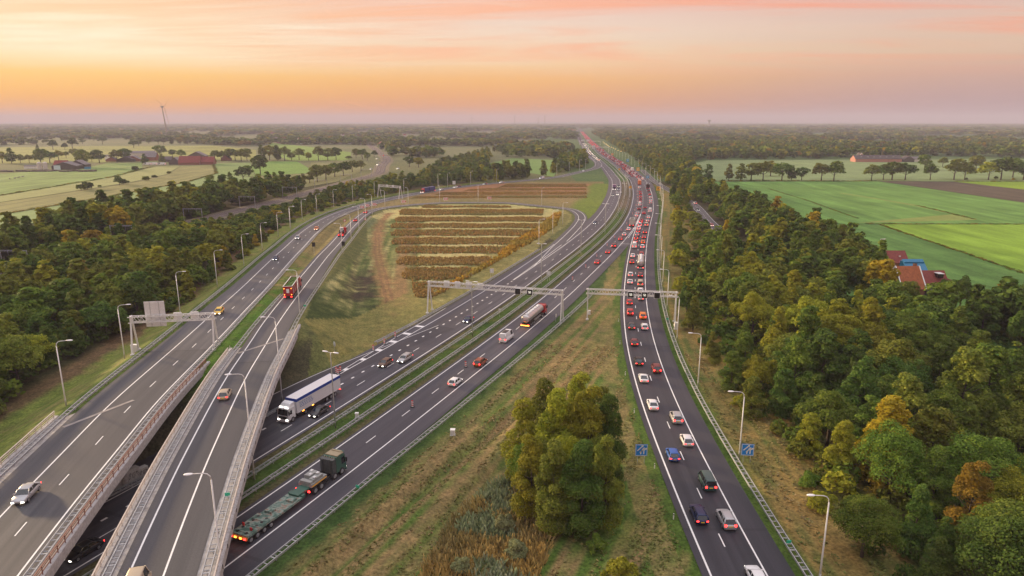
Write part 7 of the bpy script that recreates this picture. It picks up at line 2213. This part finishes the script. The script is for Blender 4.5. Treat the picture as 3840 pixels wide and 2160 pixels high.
# ------------------------------------------------------------------ cattle
def cow(xy, rz, m, label):
    q = MB()
    B = [(-1.05, .18, 1.25, .10), (-1.0, .30, 1.15, .32), (-.5, .34, 1.08, .40), (.2, .36, 1.05, .42), (.7, .32, 1.12, .40), (.95, .20, 1.28, .28), (1.25, .15, 1.42, .20), (1.45, .16, 1.48, .17), (1.75, .10, 1.30, .11), (1.85, .06, 1.25, .07)]
    q.loft([[(x, w * math.cos(a), z + h * math.sin(a)) for a in np.linspace(0, 6.283, 11)[:-1]] for x, w, z, h in B])
    for x, knee in ((-.82, -.10), (.62, .04)):
        for y in (-.2, .2): q.tube([(x, y, .95), (x + knee, y, .48), (x, y, 0)], [.15, .085, .07], 6)
    q.tube([(-1.05, 0, 1.35), (-1.15, 0, 1.0), (-1.12, 0, .6)], [.05, .03, .05], 5)
    for y in (-1, 1): q.tube([(1.45, y * .12, 1.58), (1.42, y * .32, 1.56)], [.06, .03], 5)
    o = q.build('cow', m, smooth=True); o.location = (*xy, .04); o.rotation_euler = (0, 0, rz); tag(o, label, 'cow')


M_COW = mat('cow_cream', (.68, .63, .56), .8, var=.1); M_COWD = mat('cow_patched', (.30, .28, .26), .8, var=.9, scale=1.2)
cow(atr(8, 912, 1082), .2, M_COW, 'white cow at the edge of the wood in the right pasture'); cow(atr(5, 150, 572), .3, M_COWD, 'pale cow on the left field below the farm'); cow(atr(5, 80, 582), 2.4, M_COWD, 'dark cow farthest left on the left field'); cow(atr(5, 120, 578), 1.2, M_COWD, 'patched cow between two others on the left field'); cow(atr(5, 182, 566), .6, M_COWD, 'small dark cow right of the pale one on the left field')
# ------------------------------------------------------------------ railway
M_BALLAST = mat('ballast', (.105, .082, .074), .95, var=.35, scale=2.0, bump=.4)
M_RAILS = mat('rail_steel', (.34, .26, .24), .4, .4)
sheet('railway_bed', [ribbon(RAIL, 2, RAIL.L - 5, -5.2, 5.2, .10, 8, 2)], M_BALLAST)
sheet('railway_verge', [ribbon(RAIL, 2, RAIL.L - 5, 5.0, 9.5, .03, 8, 1), ribbon(RAIL, 2, RAIL.L - 5, -9.0, -5.0, .03, 8, 1)], mat('verge_dry', (.155, .130, .075), .95, var=.3, scale=.4))
sheet('railway_rails', [ribbon(RAIL, 2, RAIL.L - 5, o - .09, o + .09, .30, 8) for o in (-3.0, -1.5, 1.5, 3.0)], M_RAILS)
s = 70.0; i = 0; tops = []
while s < RAIL.L - 60:
    p = RAIL.p1(s); rz = RAIL.head(s)
    r = empty('catenary_portal', (p[0], p[1], 0), rz); tag(r, f'{ORD[min(i, 29)]} overhead line portal from the left edge along the railway', 'catenary portal', 'overhead line portals along the railway')
    for sx in (-1, 1): q = MB(); q.box((sx * 5.3, 0, 3.9), (.26, .26, 8.0)); q.build('mast', M_GALV, r)
    q = MB(); q.box((0, 0, 7.75), (10.9, .22, .22)); q.box((0, 0, 7.2), (10.4, .08, .08))
    for k in range(8): q.beam((-5 + k * 1.25, 0, 7.2), (-4.4 + k * 1.25, 0, 7.7), .05, .05)
    for sx in (-2.25, 2.25): q.beam((sx, 0, 7.6), (sx, 0, 5.9), .07, .07)
    q.build('beam', M_GALV, r)
    s += 63; i += 1
q = MB(); ss = np.arange(70, min(900, RAIL.L - 60), 10.5)
for o_ in (-2.25, 2.25):
    for z, sag in ((5.7, 0), (6.9, .5)):
        P = [Vector(RAIL.p1(a, o_, z - sag * math.sin((a - 70) / 63 * math.pi) ** 2)) for a in ss]
        for a, b in zip(P[:-1], P[1:]): q.beam(a, b, .035, .035)
o = q.build('overhead_wire', M_BLACK); tag(o, 'thin overhead wires hanging between the portals above the railway', 'overhead wire')
for x, y, lb in ((968, 420, 'car with glaring headlights on the lane beside the railway, farther one'), (975, 468, 'car with glaring headlights on the lane beside the railway, nearer one'), (1135, 500, 'car with a glaring light between the railway and the wood'), (918, 503, 'small car with a light left of the railway bend')):
    c = atr(6, x, y); o = make_car('suv', 'white', lod=2, lights='front'); o.location = (*c, .05); o.rotation_euler = (0, 0, 2.9); tag(o, lb, 'car')
c = atr(6, 1020, 420); r = empty('railway_signal', (*c, 0)); tag(r, 'red railway signal at the bend of the tracks', 'signal'); q = MB(); q.tube([(0, 0, 0), (0, 0, 5)], .1, 6); q.box((0, 0, 5.4), (.9, .3, 1.6)); q.build('mast', M_BLACK, r)
q = MB(); q.box((0, -.2, 5.4), (.7, .12, .7)); q.build('lens', M_TAILF, r)
# ------------------------------------------------------------------ morning haze
hm = bpy.data.materials.new('morning_haze'); hm.use_nodes = True
hm.node_tree.nodes.clear()
h = NT(hm.node_tree)
pv = h.n('ShaderNodeVolumePrincipled'); pv.inputs['Color'].default_value = (.56, .54, .72, 1); pv.inputs['Density'].default_value = 0.00014
pv.inputs['Anisotropy'].default_value = 0.0
ho = h.n('ShaderNodeOutputMaterial'); h.link(pv.outputs[0], ho.inputs['Volume'])
mb = MB(); mb.box((0, 7900, 78), (32000, 17000, 164))
o = mb.build('haze', hm); tag(o, kind='stuff')
